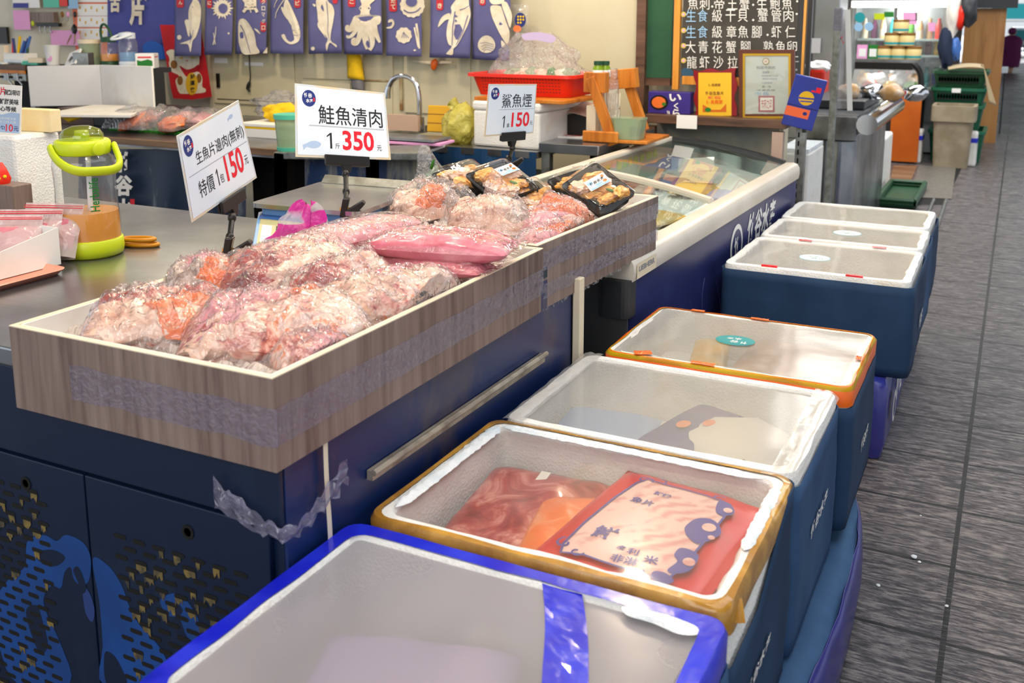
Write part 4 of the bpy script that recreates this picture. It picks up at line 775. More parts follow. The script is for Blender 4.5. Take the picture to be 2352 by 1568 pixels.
fish_bag('flat bag of striped orange salmon at the right rim of the far tray', (1205, 558), (1350, 528), .10, .045, [('salmon_slab', .2, 0, .085, .04, 1, 'salmon', .05), (P, -.5, 0, .05, .04, .9, 'pink', .1)], z=.905, seed=14)
# smoked fish packs
def food_pack(lab, c, u, v, w, h, seed, labelpos=None, tdepth=.032):
    F = frame(c, u, -V(v)); t = T('food_pack', lab, 'food pack', F.translation, R=F.to_3x3(), group='smoked fish packs in the far tray'); rnd = random.Random(seed)
    R = []
    for k, (i, z) in enumerate(((.0, 0), (.0, -.004), (.006, -.006), (.014, -tdepth), (.018, -tdepth+.003), (.010, -.004), (.004, 0))):
        R.append([F @ V((p[0], p[1], z)) for p in ring(-w/2+i, w/2-i, -h/2+i, h/2-i, .016, 4)])
    build('black_tray', loft(R, False, False, False), M['black'], t, smooth=True)
    build('tray_floor', MB().add([F @ V((p[0], p[1], -tdepth+.002)) for p in ring(-w/2+.014, w/2-.014, -h/2+.014, h/2-.014, .014, 4)], [tuple(range(20))]), M['black'], t)
    for i in range(17):
        a, b = rnd.uniform(-.31, .31)*w, rnd.uniform(-.34, .34)*h
        build('fish_slice', MB().blob(F @ V((a, b, -.002+rnd.uniform(-.008, .008))), (rnd.uniform(.022, .038), rnd.uniform(.014, .022), rnd.uniform(.011, .017)), (rnd.uniform(-.4, .4), rnd.uniform(-.4, .4), rnd.uniform(0, 3)), seed*20+i, .45, 2.2, 3), M['smoked' if i % 4 else 'pale'], t, smooth=True)
    build('herb_leaf', MB().blob(F @ V((.12*w, -.22*h, .012)), (.014, .007, .004), (0, .3, .6), 1, .3, 2, 2), M['leaf'], t, smooth=True, label='small green leaf')
    R = [[F @ V((p[0], p[1], z)) for p in ring(-w/2+i, w/2-i, -h/2+i, h/2-i, .016, 4)] for i, z in ((-.002, 0), (0, .003), (.010, .022), (.016, .025))]
    lid = build('clear_lid', loft(R, False, True), M['packlid'], t, smooth=True, label='clear plastic lid')
    if labelpos:
        lx, ly, lr = labelpos; FL = frame(F @ V((lx, ly, .0262)), F.to_3x3() @ V((cos(lr), sin(lr), 0)), F.to_3x3() @ V((-sin(lr), cos(lr), 0)))
        l = flat('price_label', [rect(-.032, .032, -.022, .022)], M['paper'], FL, t, .0006)
        flat('label_print', [ell(-.02, .006, .008, .007), rect(-.03, .03, -.021, -.015), ell(.0, -.01, .012, .004)], M['chalkblue'], FL, l, .001); flat('label_print', [ell(.02, -.008, .006, .006), ell(.022, .012, .005, .005)], M['salmon'], FL, l, .001)
        text('label_text', '竹谷水產', M['ink'], FL, l, 0, .002, h=.013, w=.046, bold=.03, off=.0014, shear=.3)
    return t
food_pack('black pack of smoked fish with white label at the right end of the far tray', (-1.025, 2.58, .978), (.54, .69, .48), (.83, -.41, -.38), .132, .182, 1, (.004, .0, -.15))
food_pack('black pack of smoked fish tucked behind the labelled pack at the right end', (-1.105, 2.685, .950), (.425, .891, .157), (.853, -.336, -.4), .145, .197, 2)
food_pack('smoked fish pack half hidden between the two rear packs and the pointed bag', at(1225, 455, z=.925), (.5, .84, .18), (.83, -.42, -.36), .13, .16, 3)
food_pack('black pack of smoked fish with white label in front of the leftmost pack', (-1.345, 2.612, .972), (.5, .85, .2), (.82, -.45, -.36), .15, .178, 4, (.028, .012, .05))
food_pack('leftmost black pack of smoked fish at the back corner of the far tray', at(1070, 412, z=.965), (.5, .85, .16), (.84, -.44, -.3), .155, .17, 5)
# ---------------------------------------------------------------- price signs on clip stands
def bil(c): 
    tl, tr, br, bl = map(V, c); n = (tr-tl).cross(tl-bl).normalized()
    return lambda p: (bl*(1-p.x)+br*p.x)*(1-p.y)+(tl*(1-p.x)+tr*p.x)*p.y+n*p.z
def onplane(px, c, n):
    d = at(px[0], px[1], y=1.0)-CAM; c, n = V(c), V(n); return CAM+d*((c-CAM).dot(n)/d.dot(n))
I4 = Matrix()
def rectb(x0, x1, y0, y1): return [(x0+(x1-x0)*i/3, y) for y, r in ((y0, range(4)), ) for i in r]+[(x1-(x1-x0)*i/3, y1) for i in range(4)]
def signcard(lab, px, c, n, mm, edge='lam'):
    C4 = [onplane(p, c, n) for p in px]; f = bil(C4); mid = (C4[2]+C4[3])/2
    t = T('price_sign', lab, 'sign', mid, group='price signs on clip stands')
    F = lambda s: s
    mb = MB().slab(f(V((0, 0, 0))), f(V((1, 0, 0))), f(V((1, 1, 0))), f(V((0, 1, 0))), .0016); build('laminate_border', mb, M[edge], t)
    p = build('card_face', MB().add([f(V((a, b, .0006))) for a, b in rect(.022, .978, .03, .97)], [(0, 1, 2, 3)]), M[mm], t)
    def TX(nm, s, m, x, y, w, h, b=0): text(nm, s, M[m], I4, t, x, y, h=h, w=w, bold=b, off=.0012, fn=f)
    def SH(nm, polys, m, off=.0011): return flat(nm, polys, M[m], I4, t, off, f)
    return t, f, TX, SH
def one(SH, x, y, w, h):
    s = w*.17; SH('numeral_one', [[(x+w*.30+s, y-h/2), (x+w*.30+s, y+h/2), (x+w*.30-s*.6, y+h/2), (x-w*.42, y+h*.30), (x-w*.42, y+h*.21), (x+w*.30-s, y+h*.36), (x+w*.30-s, y-h/2)]], 'ink')
def signlogo(TX, SH, x, y, a, b):
    SH('round_logo', [ell(x, y, a, b)], 'navyink', .001)
    TX('logo_text', '竹谷', 'whiteink', x-.01, y+b*.35, a*1.2, b*.55, .03); TX('logo_text', '水產', 'whiteink', x+.005, y-b*.3, a*1.0, b*.5, .03)
    SH('logo_seal', [rect(x+a*.62, x+a*.85, y-b*.35, y+b*.1)], 'redink', .0013)
def fishlogo(SH, x, y, s, k=1.5):
    SH('fish_drawing', [[(a*s+x, b*s*k+y) for a, b, _ in cr([(-.9, -.05), (-.5, .12), (0, .34), (.6, .36), (1, .12), (.7, -.2), (.1, -.3), (-.5, -.2), (-.8, -.5), (-.85, -.2)], 3)]], 'bluefish', .0009)
t, f, TX, SH = signcard('tilted price sign reading 生魚片邊肉 150 on the near tray', [(406, 312), (548, 230), (590, 408), (441, 511)], (-1.565, 1.672, 1.1435), (.98, .195, .034), 'card2')
signlogo(TX, SH, .125, .83, .07, .12)
TX('sign_text', '生魚片邊肉(無刺)', 'ink', .575, .635, .76, .18); SH('rule_line', [rectb(.06, .97, .492, .498)], 'greyink')
TX('sign_text', '特價', 'ink', .27, .29, .22, .20); one(SH, .435, .30, .035, .20); TX('sign_text', '包', 'ink', .50, .265, .055, .11); TX('price_text', '150', 'redink', .71, .335, .28, .32, .02); TX('sign_text', '元', 'ink', .90, .29, .055, .11); fishlogo(SH, .80, .87, .05)
t, f, TX, SH = signcard('large price sign reading 鮭魚清肉 350 behind the pink fillets', [(677, 191), (884, 213), (898, 367), (679, 360)], (-1.6747, 2.2875, 1.1599), (.8545, -.4273, .2954), 'card2')
signlogo(TX, SH, .145, .81, .073, .115)
TX('sign_text', '鮭魚清肉', 'ink', .59, .60, .70, .27, .005); SH('rule_line', [rectb(.14, .95, .432, .436), rectb(.14, .95, .443, .446)], 'greyink')
one(SH, .345, .24, .06, .22); TX('sign_text', '斤', 'ink', .43, .17, .05, .075); TX('price_text', '350', 'redink', .655, .255, .34, .28, .025); TX('sign_text', '元', 'ink', .88, .165, .05, .08); fishlogo(SH, .16, .17, .1)
t, f, TX, SH = signcard('small price sign reading 鯊魚煙 150 above the smoked fish packs', [(1123, 193), (1233, 193), (1225, 306), (1112, 314)], (-1.41, 2.809, 1.166), (.96, -.271, -.071), 'card')
signlogo(TX, SH, .14, .82, .082, .115)
TX('sign_text', '鯊魚煙', 'ink', .60, .675, .62, .27); SH('rule_line', [rectb(.24, .97, .505, .511)], 'greyink')
one(SH, .35, .27, .055, .23); TX('sign_text', '盒', 'ink', .45, .20, .06, .075); TX('price_text', '150', 'redink', .70, .30, .37, .29, .02); TX('sign_text', '元', 'ink', .93, .22, .06, .08)
def stand(lab, a, b, base, n, cw, segs):
    """clamp bar a-b under a sign, jointed black stem down to a spring clip"""
    t = T('sign_stand', lab, 'sign stand', base, group='black clip stands of the price signs')
    a, b, base, n = V(a), V(b), V(base), V(n).normalized(); u = (b-a).normalized(); w = n.cross(u).normalized()
    Fm = frame((a+b)/2, u, w); L = (b-a).length; hgt = cw
    build('clamp_jaw', MB().box(-L/2, L/2, -hgt*.8, hgt*.5, .002, .010, Fm), M['black'], t, bevel=.002)
    build('clamp_jaw', MB().box(-L/2*.9, L/2*.9, -hgt*.8, hgt*.4, -.010, -.003, Fm), M['black'], t, bevel=.002)
    build('clamp_knuckle', MB().prism([(-.016, 0), (.016, 0), (.007, -.024), (-.007, -.024)], Fm @ Matrix.Translation((0, -hgt*.6, -.009)), .018), M['black'], t, bevel=.002)
    top = Fm @ V((0, -hgt*.6-.02, 0)); pts = [top]+[V(p) for p in segs]+[base+V((0, 0, .035))]
    build('stem', MB().tube(pts, .0065, 10), M['black'], t, smooth=True)
    for p in pts[1:-1]: build('stem_joint', MB().blob(p, (.010, .010, .012), amp=0, sub=2), M['black'], t, smooth=True)
    Xb = Matrix.Translation(base)
    build('spring_clip', MB().prism([(-.016, 0), (-.006, .05), (.012, .05), (.004, .02), (.045, .045), (.052, .036), (.018, -.002), (.02, -.03), (.012, -.03), (.01, 0)], Xb @ Matrix.Rotation(yaw+.0, 4, 'Z') @ Matrix.Rotation(pi/2, 4, 'X') @ Matrix.Translation((0, 0, -.012)), .024), M['black'], t, bevel=.003)
    build('copper_spring', MB().tube([Xb @ V((-.012*cos(yaw)*q-.004, -.012*sin(yaw)*q, .018)) for q in (1, -1)], .007, 8), mat('copper', 'a06a2c', .35, .8), t)
    return t
n1, n2, n3 = V((.98, .195, .034)), V((.8545, -.4273, .2954)), V((.96, -.271, -.071)); c1, c2, c3 = (-1.565, 1.672, 1.1435), (-1.6747, 2.2875, 1.1599), (-1.41, 2.809, 1.166)
b1 = at(528, 592, x=-1.527); b1.z = .924
stand('black clip stand on the near tray rim holding the tilted sign', onplane((503, 476), c1, n1), onplane((556, 440), c1, n1), b1, n1, .022, [at(533, 500, x=-1.55), at(528, 545, x=-1.535)])
stand('black clip stand behind the pink fillets holding the largest sign', onplane((744, 364), c2, n2), onplane((846, 370), c2, n2), at(795, 498, x=-1.532), n2, .022, [at(794, 400, x=-1.60), at(795, 440, x=-1.565)])
stand('black clip stand behind the food packs holding the shark sign', onplane((1150, 312), c3, n3), onplane((1203, 308), c3, n3), at(1167, 392, x=-1.47), n3, .022, [at(1177, 340, x=-1.42), at(1170, 365, x=-1.44)])
# ---------------------------------------------------------------- things on the steel top at left
jc = at(209, 583, z=CT); jc.z = CT
t = T('drink_jug', 'large clear drink jug with lime green lid, handle and base holding amber tea', 'jug', jc); XJ = Matrix.Translation(jc)
R0 = .076
build('base_cup', MB().lathe([(R0*.93, 0), (R0*1.02, .006), (R0*1.06, .02), (R0*1.04, .042), (R0*1.0, .045)], XJ, 40), M['lime'], t, smooth=True, label='lime green base')
build('jug_body', MB().lathe([(R0, .04), (R0*1.0, .09), (R0*.96, .12), (R0*.93, .17), (R0*.95, .20), (R0*.97, .225), (R0*.93, .243), (R0*.78, .252), (R0*.74, .262)], XJ, 40, False), M['jug'], t, smooth=True, label='clear plastic body')
build('tea', MB().lathe([(R0*.97, .041), (R0*.97, .09), (R0*.945, .112)], XJ, 40), M['tea'], t, smooth=True, label='amber tea in lower third')
build('straw', MB().tube([XJ @ V((.01, 0, .10)), XJ @ V((.012, .004, .255))], .006, 10), M['card2'], t, smooth=True)
lid = build('lid', MB().lathe([(R0*.80, .252), (R0*.86, .256), (R0*.86, .282), (R0*.80, .287), (0.001, .288)], XJ, 40), M['lime'], t, smooth=True, label='lime green screw lid')
tc = V((-jc.x, -jc.y, 0)).normalized(); rr_ = V((-tc.y, tc.x, 0))   # towards the aisle corner, and to its right
build('spout_dome', MB().lathe([(R0*.66, .287), (R0*.66, .300), (R0*.55, .312), (R0*.3, .320), (.001, .321)], XJ, 32), M['limec'], lid, smooth=True, label='clear lime dome over the spout')
build('spout', MB().lathe([(.018, .287), (.016, .310), (.001, .311)], XJ @ Matrix.Translation(tc*.012), 20), M['lime'], lid, smooth=True)
build('hinge_button', MB().lathe([(.016, 0), (.016, .006), (.012, .009), (.001, .009)], frame(jc+tc*R0*.84+rr_*.034+V((0, 0, .270)), rr_*.86-tc*.5, V((0, 0, 1))), 24), M['lime'], lid, smooth=True)
hp = []
for i in range(21):
    a = pi*i/20; s = cos(a); d = sin(a)
    s2 = math.copysign(abs(s)**.55, s)
    hp.append(jc+rr_*(-.072*s2+.028*d)+tc*(.004+.078*d**.75)+V((0, 0, .270-.052*d**.75)))
build('handle', MB().tube(hp, [.0125]*21, 12, False, .62, up=V((0, 0, 1))), M['lime'], t, smooth=True, label='lime green carry handle swung forward')
def onjug(p):
    a = math.atan2(tc.y, tc.x)+.24+p.x/(R0*.965); return jc+V((cos(a)*(R0*.975+p.z), sin(a)*(R0*.975+p.z), p.y))
text('brand_text', 'Herbalife', M['greenink'], I4, t, 0, .160, w=.082, h=.022, bold=.012, off=.0008, rot=pi/2, fn=onjug)
flat('leaf_mark', [[(q.x*s+.002, q.y+.212) for q in cr([(0, 0), (.004, .008), (.012, .010), (.008, .002)], 3)] for s in (1, -1)]+[ell(-.002, .224, .003, .006, 10)], M['greenink'], I4, t, .0008, onjug)
sc = at(322, 566, z=CT); sc.z = CT
t = T('scissors', 'pair of ochre handled scissors lying right of the drink jug', 'scissors', sc)
for dz, dx in ((.006, .004), (.020, -.004)):
    build('finger_loop', MB().tube([sc+RT*(.043*cos(a)+dx)+tc*(.018*sin(a))+V((0, 0, dz+.003*sin(a)*0)) for a in [2*pi*i/24 for i in range(24)]], .0055, 8, True), M['brownband'], t, smooth=True)
build('blades', MB().box(-.12, -.03, -.008, .008, .004, .008, Matrix.Translation(sc) @ Matrix.Rotation(yaw, 4, 'Z')), M['chrome'], t)
# foam column with signs on top
XA = at(40, 400, y=1.90).x; yB = at(146, 400, x=XA).y; zt0 = at(40, 313, y=1.90).z
single('foam_block', 'tall cream foam block at the left edge behind the drink jug', 'foam block', MB().box(XA-.26, XA, 1.90, yB, CT, zt0), M['foam'], bevel=.012)
F = frame(at(100, 303, y=2.02), (1, .1, 0), (0, 0, 1)); F.translation.z = zt0
single('foam_offcut', 'yellowed rectangular foam offcut standing on the foam block', 'foam offcut', MB().box(-.085, .052, 0, .066, -.02, .02, F), mat('yellowed_foam', 'efdcae', .6, col2='e8cf96', ns=8), bevel=.003)
C4 = [at(-60, 190, y=1.93), at(50, 197, y=1.93), at(47, 307, y=1.93), at(-60, 300, y=1.93)]; f = bil(C4)
C4[2].z = C4[3].z = zt0+.001; f = bil(C4)
t = T('notice_card', 'cream and blue notice card reading 3包10元 on the foam block', 'sign', (C4[2]+C4[3])/2)
build('card_back', MB().slab(*[f(V((a, b, 0))) for a, b in rect(0, 1, 0, 1)], .002), M['white'], t)
flat('blue_panel', [cr([(.02, .02), (.97, .02), (.97, .43), (.8, .44), (.6, .38), (.4, .44), (.2, .40), (.02, .42)], 1)], M['bluefish'], I4, t, .0008, f)
for s, m, x, y, w, h in (('魚片', 'redink', .55, .87, .26, .17), ('現點現切', 'ink', .81, .85, .32, .11), ('保鮮甜美味', 'ink', .70, .66, .5, .12), ('耐心等候', 'ink', .68, .51, .45, .11), ('3', 'redink', .50, .12, .07, .14), ('包', 'navyink', .63, .11, .10, .10), ('10', 'redink', .77, .12, .15, .15), ('元', 'navyink', .91, .11, .10, .10)):
    text('notice_text', s, M[m], I4, t, x, y, h=h, w=w, bold=.015, off=.0012, fn=f)
for k, (y, n) in enumerate(((.31, '衛生用餐請戴手套'), (.24, '請告知工作人員'))): text('notice_text', n, M['whiteink'], I4, t, .66, y, h=.05, w=.5, off=.0012, fn=f)
# pink tray, carton of pink bags
t = T('serving_tray', 'salmon pink plastic tray under the white carton at the left edge', 'tray', (-2.1, 1.45, CT))
a, b = at(163, 628, z=CT), at(-40, 690, z=CT)
mb = loft([[V((p[0], p[1], z)) for p in ring(-2.3, a.x-i, b.y+i, a.y-i, .03, 5)] for i, z in ((.012, CT), (.0, CT+.014), (.004, CT+.016), (.016, CT+.004))], True, True)
build('tray_body', mb, mat('salmon_plastic', 'ee9c86', .45), t, smooth=True)
ca, cb = at(150, 606, z=CT+.006), at(-30, 664, z=CT+.006); z1, z0 = at(146, 521, x=ca.x).z, at(-30, 606, x=ca.x).z
t = T('carton', 'white cut-down carton with sloping side holding pink bags', 'carton', (ca.x-.15, ca.y-.1, CT+.006)); y0, y1, xr = cb.y-.02, ca.y-.005, ca.x-.008
side = MB().prism([(y0, CT+.006), (y1, CT+.006), (y1, z1), (y0, z0)], Matrix(((0, 0, 1, xr-.004), (1, 0, 0, 0), (0, 1, 0, 0), (0, 0, 0, 1))), .004)
build('side_panel', side, M['white'], t)
build('back_panel', MB().box(xr-.3, xr-.005, y1-.004, y1, CT+.006, z1), M['white'], t); build('bottom_panel', MB().box(xr-.3, xr-.005, y0, y1-.005, CT+.0065, CT+.010), M['white'], t)
def zipbag(lab, c, rz, w, h, lean, s):
    F = Matrix.Translation(c) @ Matrix.Rotation(rz, 4, 'Z') @ Matrix.Rotation(pi/2-lean, 4, 'X')
    t = T('zip_bag', lab, 'bag', F.translation, R=F.to_3x3(), group='zip bags of pink fish in the carton')
    def q(u, v, sg):
        a, b = 2*u-1, v; k = (max(0, 1-a*a)*max(0, 1-(b/.8)**3))**.5 if b < .8 else 0
        return F @ V((a*w/2, b*h, sg*(.028*k)+.004*noise.noise(V((a*3, b*4, s)))))
    build('bag_film', MB().grid(lambda u, v: q(u, v, 1), 20, 16).grid(lambda u, v: q(1-u, v, -1), 20, 16), film('zip_film', 'fdf2f2', .45, .15, 14, .6, .3, 'f6e6e4') if s == 1 else bpy.data.materials['zip_film'], t, smooth=True)
    build('pink_fish', MB().blob(F @ V((0, h*.34, 0)), (w*.40, h*.30, .020), (pi/2-lean, 0, rz) if False else (0, 0, 0), s, .3).__class__() if False else MB().grid(lambda u, v: F @ V(((2*u-1)*w*.43, .02+v*h*.6, .022*(max(0, 1-(2*u-1)**2)*max(0, 1-(2*v-1)**4))**.5)), 14, 10), M['rose'], t, smooth=True)
    build('zip_line', MB().box(-w/2, w/2, h*.90, h*.915, .004, .006, F).box(-w/2, w/2, h*.94, h*.95, .004, .006, F), M['redink'], t, label='red zip line')
for i, (px, py, rz, lab) in enumerate(((105, 590, .35, 'zip bag of pink fish at the far right end of the carton'), (60, 600, .5, 'zip bag of pink fish in the middle of the carton'), (15, 622, .5, 'zip bag of pink fish nearest in the carton, cut by the left edge'))):
    c = at(px, py, x=xr-.06-.02*i); c.z = CT+.014; zipbag(lab, c+V((0, 0, 0)), rz, .15, .135-.01*i, .45, i+1)
single('wooden_block', 'small wooden block with cream top at the left edge', 'wooden block', MB().box(-2.6, at(30, 460, y=1.72).x, 1.72, 1.78, CT, at(30, 428, y=1.72).z), M['tile_wood'], bevel=.003)
wb = at(3, 425, y=1.74)
t = T('ornament', 'small red ornament with yellow dots on the wooden block', 'ornament', (wb.x, wb.y, at(30, 428, y=1.72).z)); build('red_body', MB().lathe([(.022, 0), (.026, .012), (.016, .04), (.008, .055), (.001, .056)], MW[t], 24), M['redplastic'], t, smooth=True)
for q in ((.6, .016), (1.2, .02), (0, .02)): build('yellow_dot', MB().blob(MW[t] @ V((.0245*cos(q[0]-1.4), .0245*sin(q[0]-1.4), q[1])), (.005, .005, .005), amp=0, sub=2), M['yellowcloth'], t, smooth=True)
# weighing scale
zs = .957
p1, p2, p3 = at(572, 466, z=zs), at(740, 416, z=zs), at(968, 433, z=zs)
t = T('weighing_scale', 'blue electronic weighing scale with steel platter behind the price signs', 'scale', ((p1.x+p3.x)/2, (p1.y+p3.y)/2, CT))
uu = (p3-p2); vv = (p2-p1); p4_ = p1+uu
def sx_(a, b, z): q = p1+uu*a+vv*b; return V((q.x, q.y, z))
def plate(i, z0, z1): return loft([[sx_(i+(1-2*i)*a, i+(1-2*i)*b, z) for a, b in [(q[0], q[1]) for q in ring(0, 1, 0, 1, .07, 4)]] for z in (z0, z1)], True, True)
build('platter', plate(0, zs-.012, zs), M['steel'], t, smooth=True, label='brushed steel weighing platter')
build('platter_lip', MB().slab(sx_(.03, .93, zs), sx_(.97, .93, zs), sx_(.97, 1.0, zs+.022), sx_(.03, 1.0, zs+.022), .004), M['pole'], t, bevel=.003, label='raised back lip')
build('platter_skirt', plate(.05, zs-.042, zs-.0125), M['scaleblue'], t, smooth=True)
bw = uu.normalized(); bt1 = at(592, 487, z=.925); bt2 = bt1+bw*.22
fr = MB(); A0 = at(570, 612, z=CT+.012); A1 = A0+bw*.22; back = vv.normalized()*.40; dn = V((0, 0, -.010))
fr.add([A0+dn, A1+dn, A1+back+dn, A0+back+dn, A0, A1, bt2, bt1, bt2+back*.42, bt1+back*.42], [(3, 2, 1, 0), (0, 1, 5, 4), (4, 5, 6, 7), (7, 6, 8, 9), (1, 2, 8, 6, 5), (2, 3, 9, 8), (3, 0, 4, 7, 9)])
build('scale_body', fr, M['scaleblue'], t, bevel=.004)
fs = bil([bt1, bt2, A1, A0])
fp = flat('control_panel', [rect(.06, .97, .12, .93)], M['scaleface'], I4, t, .0012, fs)
flat('panel_header', [rect(.04, .98, .86, .99)], M['scaledark'], I4, fp, .0018, fs); flat('lcd_window', [rect(.30, .60, .45, .74)], M['lcd'], I4, fp, .0018, fs); flat('barcode_sticker', [rect(.10, .24, .42, .74)], M['card2'], I4, fp, .0018, fs); flat('lcd_window', [rect(.66, .94, .45, .74)], M['lcd'], I4, fp, .0018, fs); flat('cream_sticker', [rect(.07, .40, .18, .36)], M['edge'], I4, fp, .0018, fs)
# pink striped carrier bag
def stripefilm():
    g = NG('pink_striped_film'); w = g.noise(9, (1, 1, 2.2), 1, .4, .6)
    c = g.ramp(w, [(.49, 'efe8f0'), (.52, 'd92f9e')], 'LINEAR'); b = g.pbsdf(c, .28, 0, g.bump(g.noise(30, (1, 1, 1), 3), .6, .01)); tr = g.n('ShaderNodeBsdfTransparent'); m = g.n('ShaderNodeMixShader')
    g.l(g.ramp(w, [(.49, '9a9a9a'), (.52, 'eeeeee')]), m.inputs[0]); g.l(tr.outputs[0], m.inputs[1]); g.l(b.outputs[0], m.inputs[2]); return g.done(m)
pb = at(688, 552, x=-1.575)
def crum(u, v, c=pb):
    a = 2*pi*u; r = (.066*(1-v)**.6+.012)*(1+.55*noise.noise(V((cos(a)*1.7, sin(a)*1.7, v*3)))); z = -.07+.165*v
    return c+RT*(r*1.15*cos(a)+.05*(v-.55))+tc*(r*.55*sin(a))+V((0, 0, z+.025*noise.noise(V((cos(a)*2, sin(a)*2, v*4+5)))))
single('carrier_bag', 'crumpled pink striped carrier bag on the front of the scale', 'bag', MB().grid(crum, 48, 30, True), stripefilm(), smooth=True)
# ---------------------------------------------------------------- back of the stall
def pq(px0, py0, px1, py1, y): return [at(px0, py0, y=y), at(px1, py0, y=y), at(px1, py1, y=y), at(px0, py1, y=y)]
def board(name, lab, cat, px0, py0, px1, py1, y, m, th=.004, group=None, bevel=0):
    """upright flat thing parallel to the back wall"""
    a, b = at(px0, py1, y=y), at(px1, py0, y=y); z0, z1 = at((px0+px1)/2, py1, y=y).z, at((px0+px1)/2, py0, y=y).z
    return single(name, lab, cat, MB().box(a.x, b.x, y, y+th, z0, z1), M[m] if isinstance(m, str) else m, group=group, bevel=bevel)
def onto(y): return lambda p: at(p.x, p.y, y=y-p.z)
def pxflat(name, polys, m, y, parent, off=.002): return flat(name, polys, M[m] if isinstance(m, str) else m, I4, parent, off, onto(y))
def pxtext(name, s, m, y, parent, x, yy, w=None, h=None, off=.003, bold=0, rot=0):
    f_ = onto(y); return text(name, s, M[m], I4, parent, x, -yy, h=h, w=w, bold=bold, off=off, rot=rot, fn=lambda p: f_(V((p.x, -p.y, p.z))))
def zz(off, pts, k=5.737, oy=0): return [(off+a/k, oy+b/k) for a, b in pts]
def strip2(pts, w0, w1):
    pts = [V(p[:2]) for p in pts]; L, R = [], []; n = len(pts)
    for i, p in enumerate(pts):
        d = (pts[min(i+1, n-1)]-pts[max(i-1, 0)]).normalized(); q = V((-d.y, d.x)); w = w0+(w1-w0)*i/(n-1); L.append(p+q*w); R.append(p-q*w)
    return L+R[::-1]
# cream cabinets on the back wall
YC = 5.12
t = T('wall_cabinet', 'cream metal wall cabinets with rusty seams under the blue curtain', 'cabinet', (-3.2, YC, .85))
a, b = at(483, 240, y=YC), at(1462, 240, y=YC)
build('cabinet_body', MB().box(a.x, b.x, YC, YW-.003, .6, 2.2), M['beige'], t)
for px0, px1, py0, py1, nm in ((489, 676, 120, 236, 'cabinet_door'), (694, 806, 186, 320, 'cabinet_door'), (694, 902, 60, 180, 'cabinet_door'), (812, 902, 186, 320, 'cabinet_door'), (925, 1080, -80, 258, 'cabinet_door')):
    q = pq(px0, py0, px1, py1, YC); build(nm, MB().box(q[0].x, q[1].x, YC-.012, YC-.001, q[3].z, q[0].z), M['beige'], t, bevel=.004)
build('shadow_seam', MB().box(at(490, 0, y=YC).x, at(670, 0, y=YC).x, YC-.013, YC-.011, at(600, 233, y=YC).z, at(600, 230, y=YC).z), M['beiged'], t)
build('rusty_edge', MB().box(at(812, 0, y=YC).x, at(900, 0, y=YC).x, YC-.016, YC-.011, at(850, 186, y=YC).z, at(850, 182, y=YC).z).box(at(916, 0, y=YC).x, at(922, 0, y=YC).x, YC-.014, YC-.002, .9, at(920, 180, y=YC).z), M['rust'], t, label='rusty seam')
q = pq(499, 168, 509, 200, YC); build('door_handle', MB().box(q[0].x+.01, q[1].x-.005, YC-.025, YC-.012, q[3].z, q[0].z), M['black'], t)
for i, (x0, x1, y0, y1, lab) in enumerate(((493, 522, 133, 145, 'white paper label on the cabinet door, above its handle'), (562, 604, 143, 151, 'narrow white tape label behind the hanging black cable'), (1170, 1180, 145, 149, 'white tape scrap right of the orange peeler'))):
    board('paper_label', lab, 'label', x0, y0, x1, y1, YC-.0145, 'paper', .001)
# blue curtain panels
YN = 4.98
def noren(lab, x0, x1, yb0, yb1, k, prints):
    t = T('noren_banner', lab, 'curtain', at((x0+x1)/2, (yb0+yb1)/2, y=YN), group='blue fish print curtain panels'); w = x1-x0
    bend = lambda px, py: -.016*sin(pi*(px-x0)/w)+.012*sin(k*2+py*.03)
    def g(u, v): px = x0+w*u+2.5*sin(v*3+k)*(v); py = -70+(yb0*(1-u)+yb1*u+70)*v; return at(px, py, y=YN+bend(px, py))
    build('cloth', MB().grid(g, 12, 16), M['norencloth'], t, smooth=True, solid=.002)
    fn = lambda p: at(p.x, p.y, y=YN+bend(p.x, p.y)-.004-p.z)
    for nm, m, polys in prints: flat(nm, polys, M[m], I4, t, {'cream': .002, 'badge': .002}.get(m, .004), fn)
    return t, (lambda s, m, x, y, w, h, b=.03: text('kana_text', s, M[m], I4, t, x, -y, h=h, w=w, bold=b, off=.005, fn=lambda p: fn(V((p.x, -p.y, p.z)))))
S = lambda pts, off=390, k=3: [(p.x, p.y) for p in cr(zz(off, pts), k)]
def rbadge(x0, x1, y1, off=390): return [p for p in zz(off, [(x0, -60), (x1, -60), (x1, y1-18), (x1-18, y1), (x0+18, y1), (x0, y1-18)])]
_, tx = noren('blue curtain panel printed with a white fish, leftmost in the row', 400, 461, 129, 128, 0, [('fish_print', 'cream', [S([(330, -30), (290, 30), (255, 110), (245, 230), (262, 400), (292, 500), (240, 535), (130, 575), (200, 578), (245, 592), (270, 690), (290, 600), (302, 535), (350, 470), (400, 300), (410, 120), (380, 20)]), S([(195, 275), (245, 262), (258, 380), (262, 470), (240, 470), (215, 360)]), ell(*zz(390, [(125, 492)])[0], 5, 5.5)]), ('print_line', 'norencloth', [strip2(zz(390, [(300, 80), (295, 240), (315, 350), (300, 460), (260, 570)]), .8, .4)]), ('red_badge', 'badge', [rbadge(90, 185, 100)])])
tx('ん', 'cream', *zz(390, [(140, 35)])[0], 9, 9)
ur = [(120.3+390+cos(2*pi*i/40)*r*1.0-0, 19+sin(2*pi*i/40)*r) for i in range(40) for r in [(27, 18)[i % 2] if i % 4 < 2 else (22, 17)[i % 2]]]
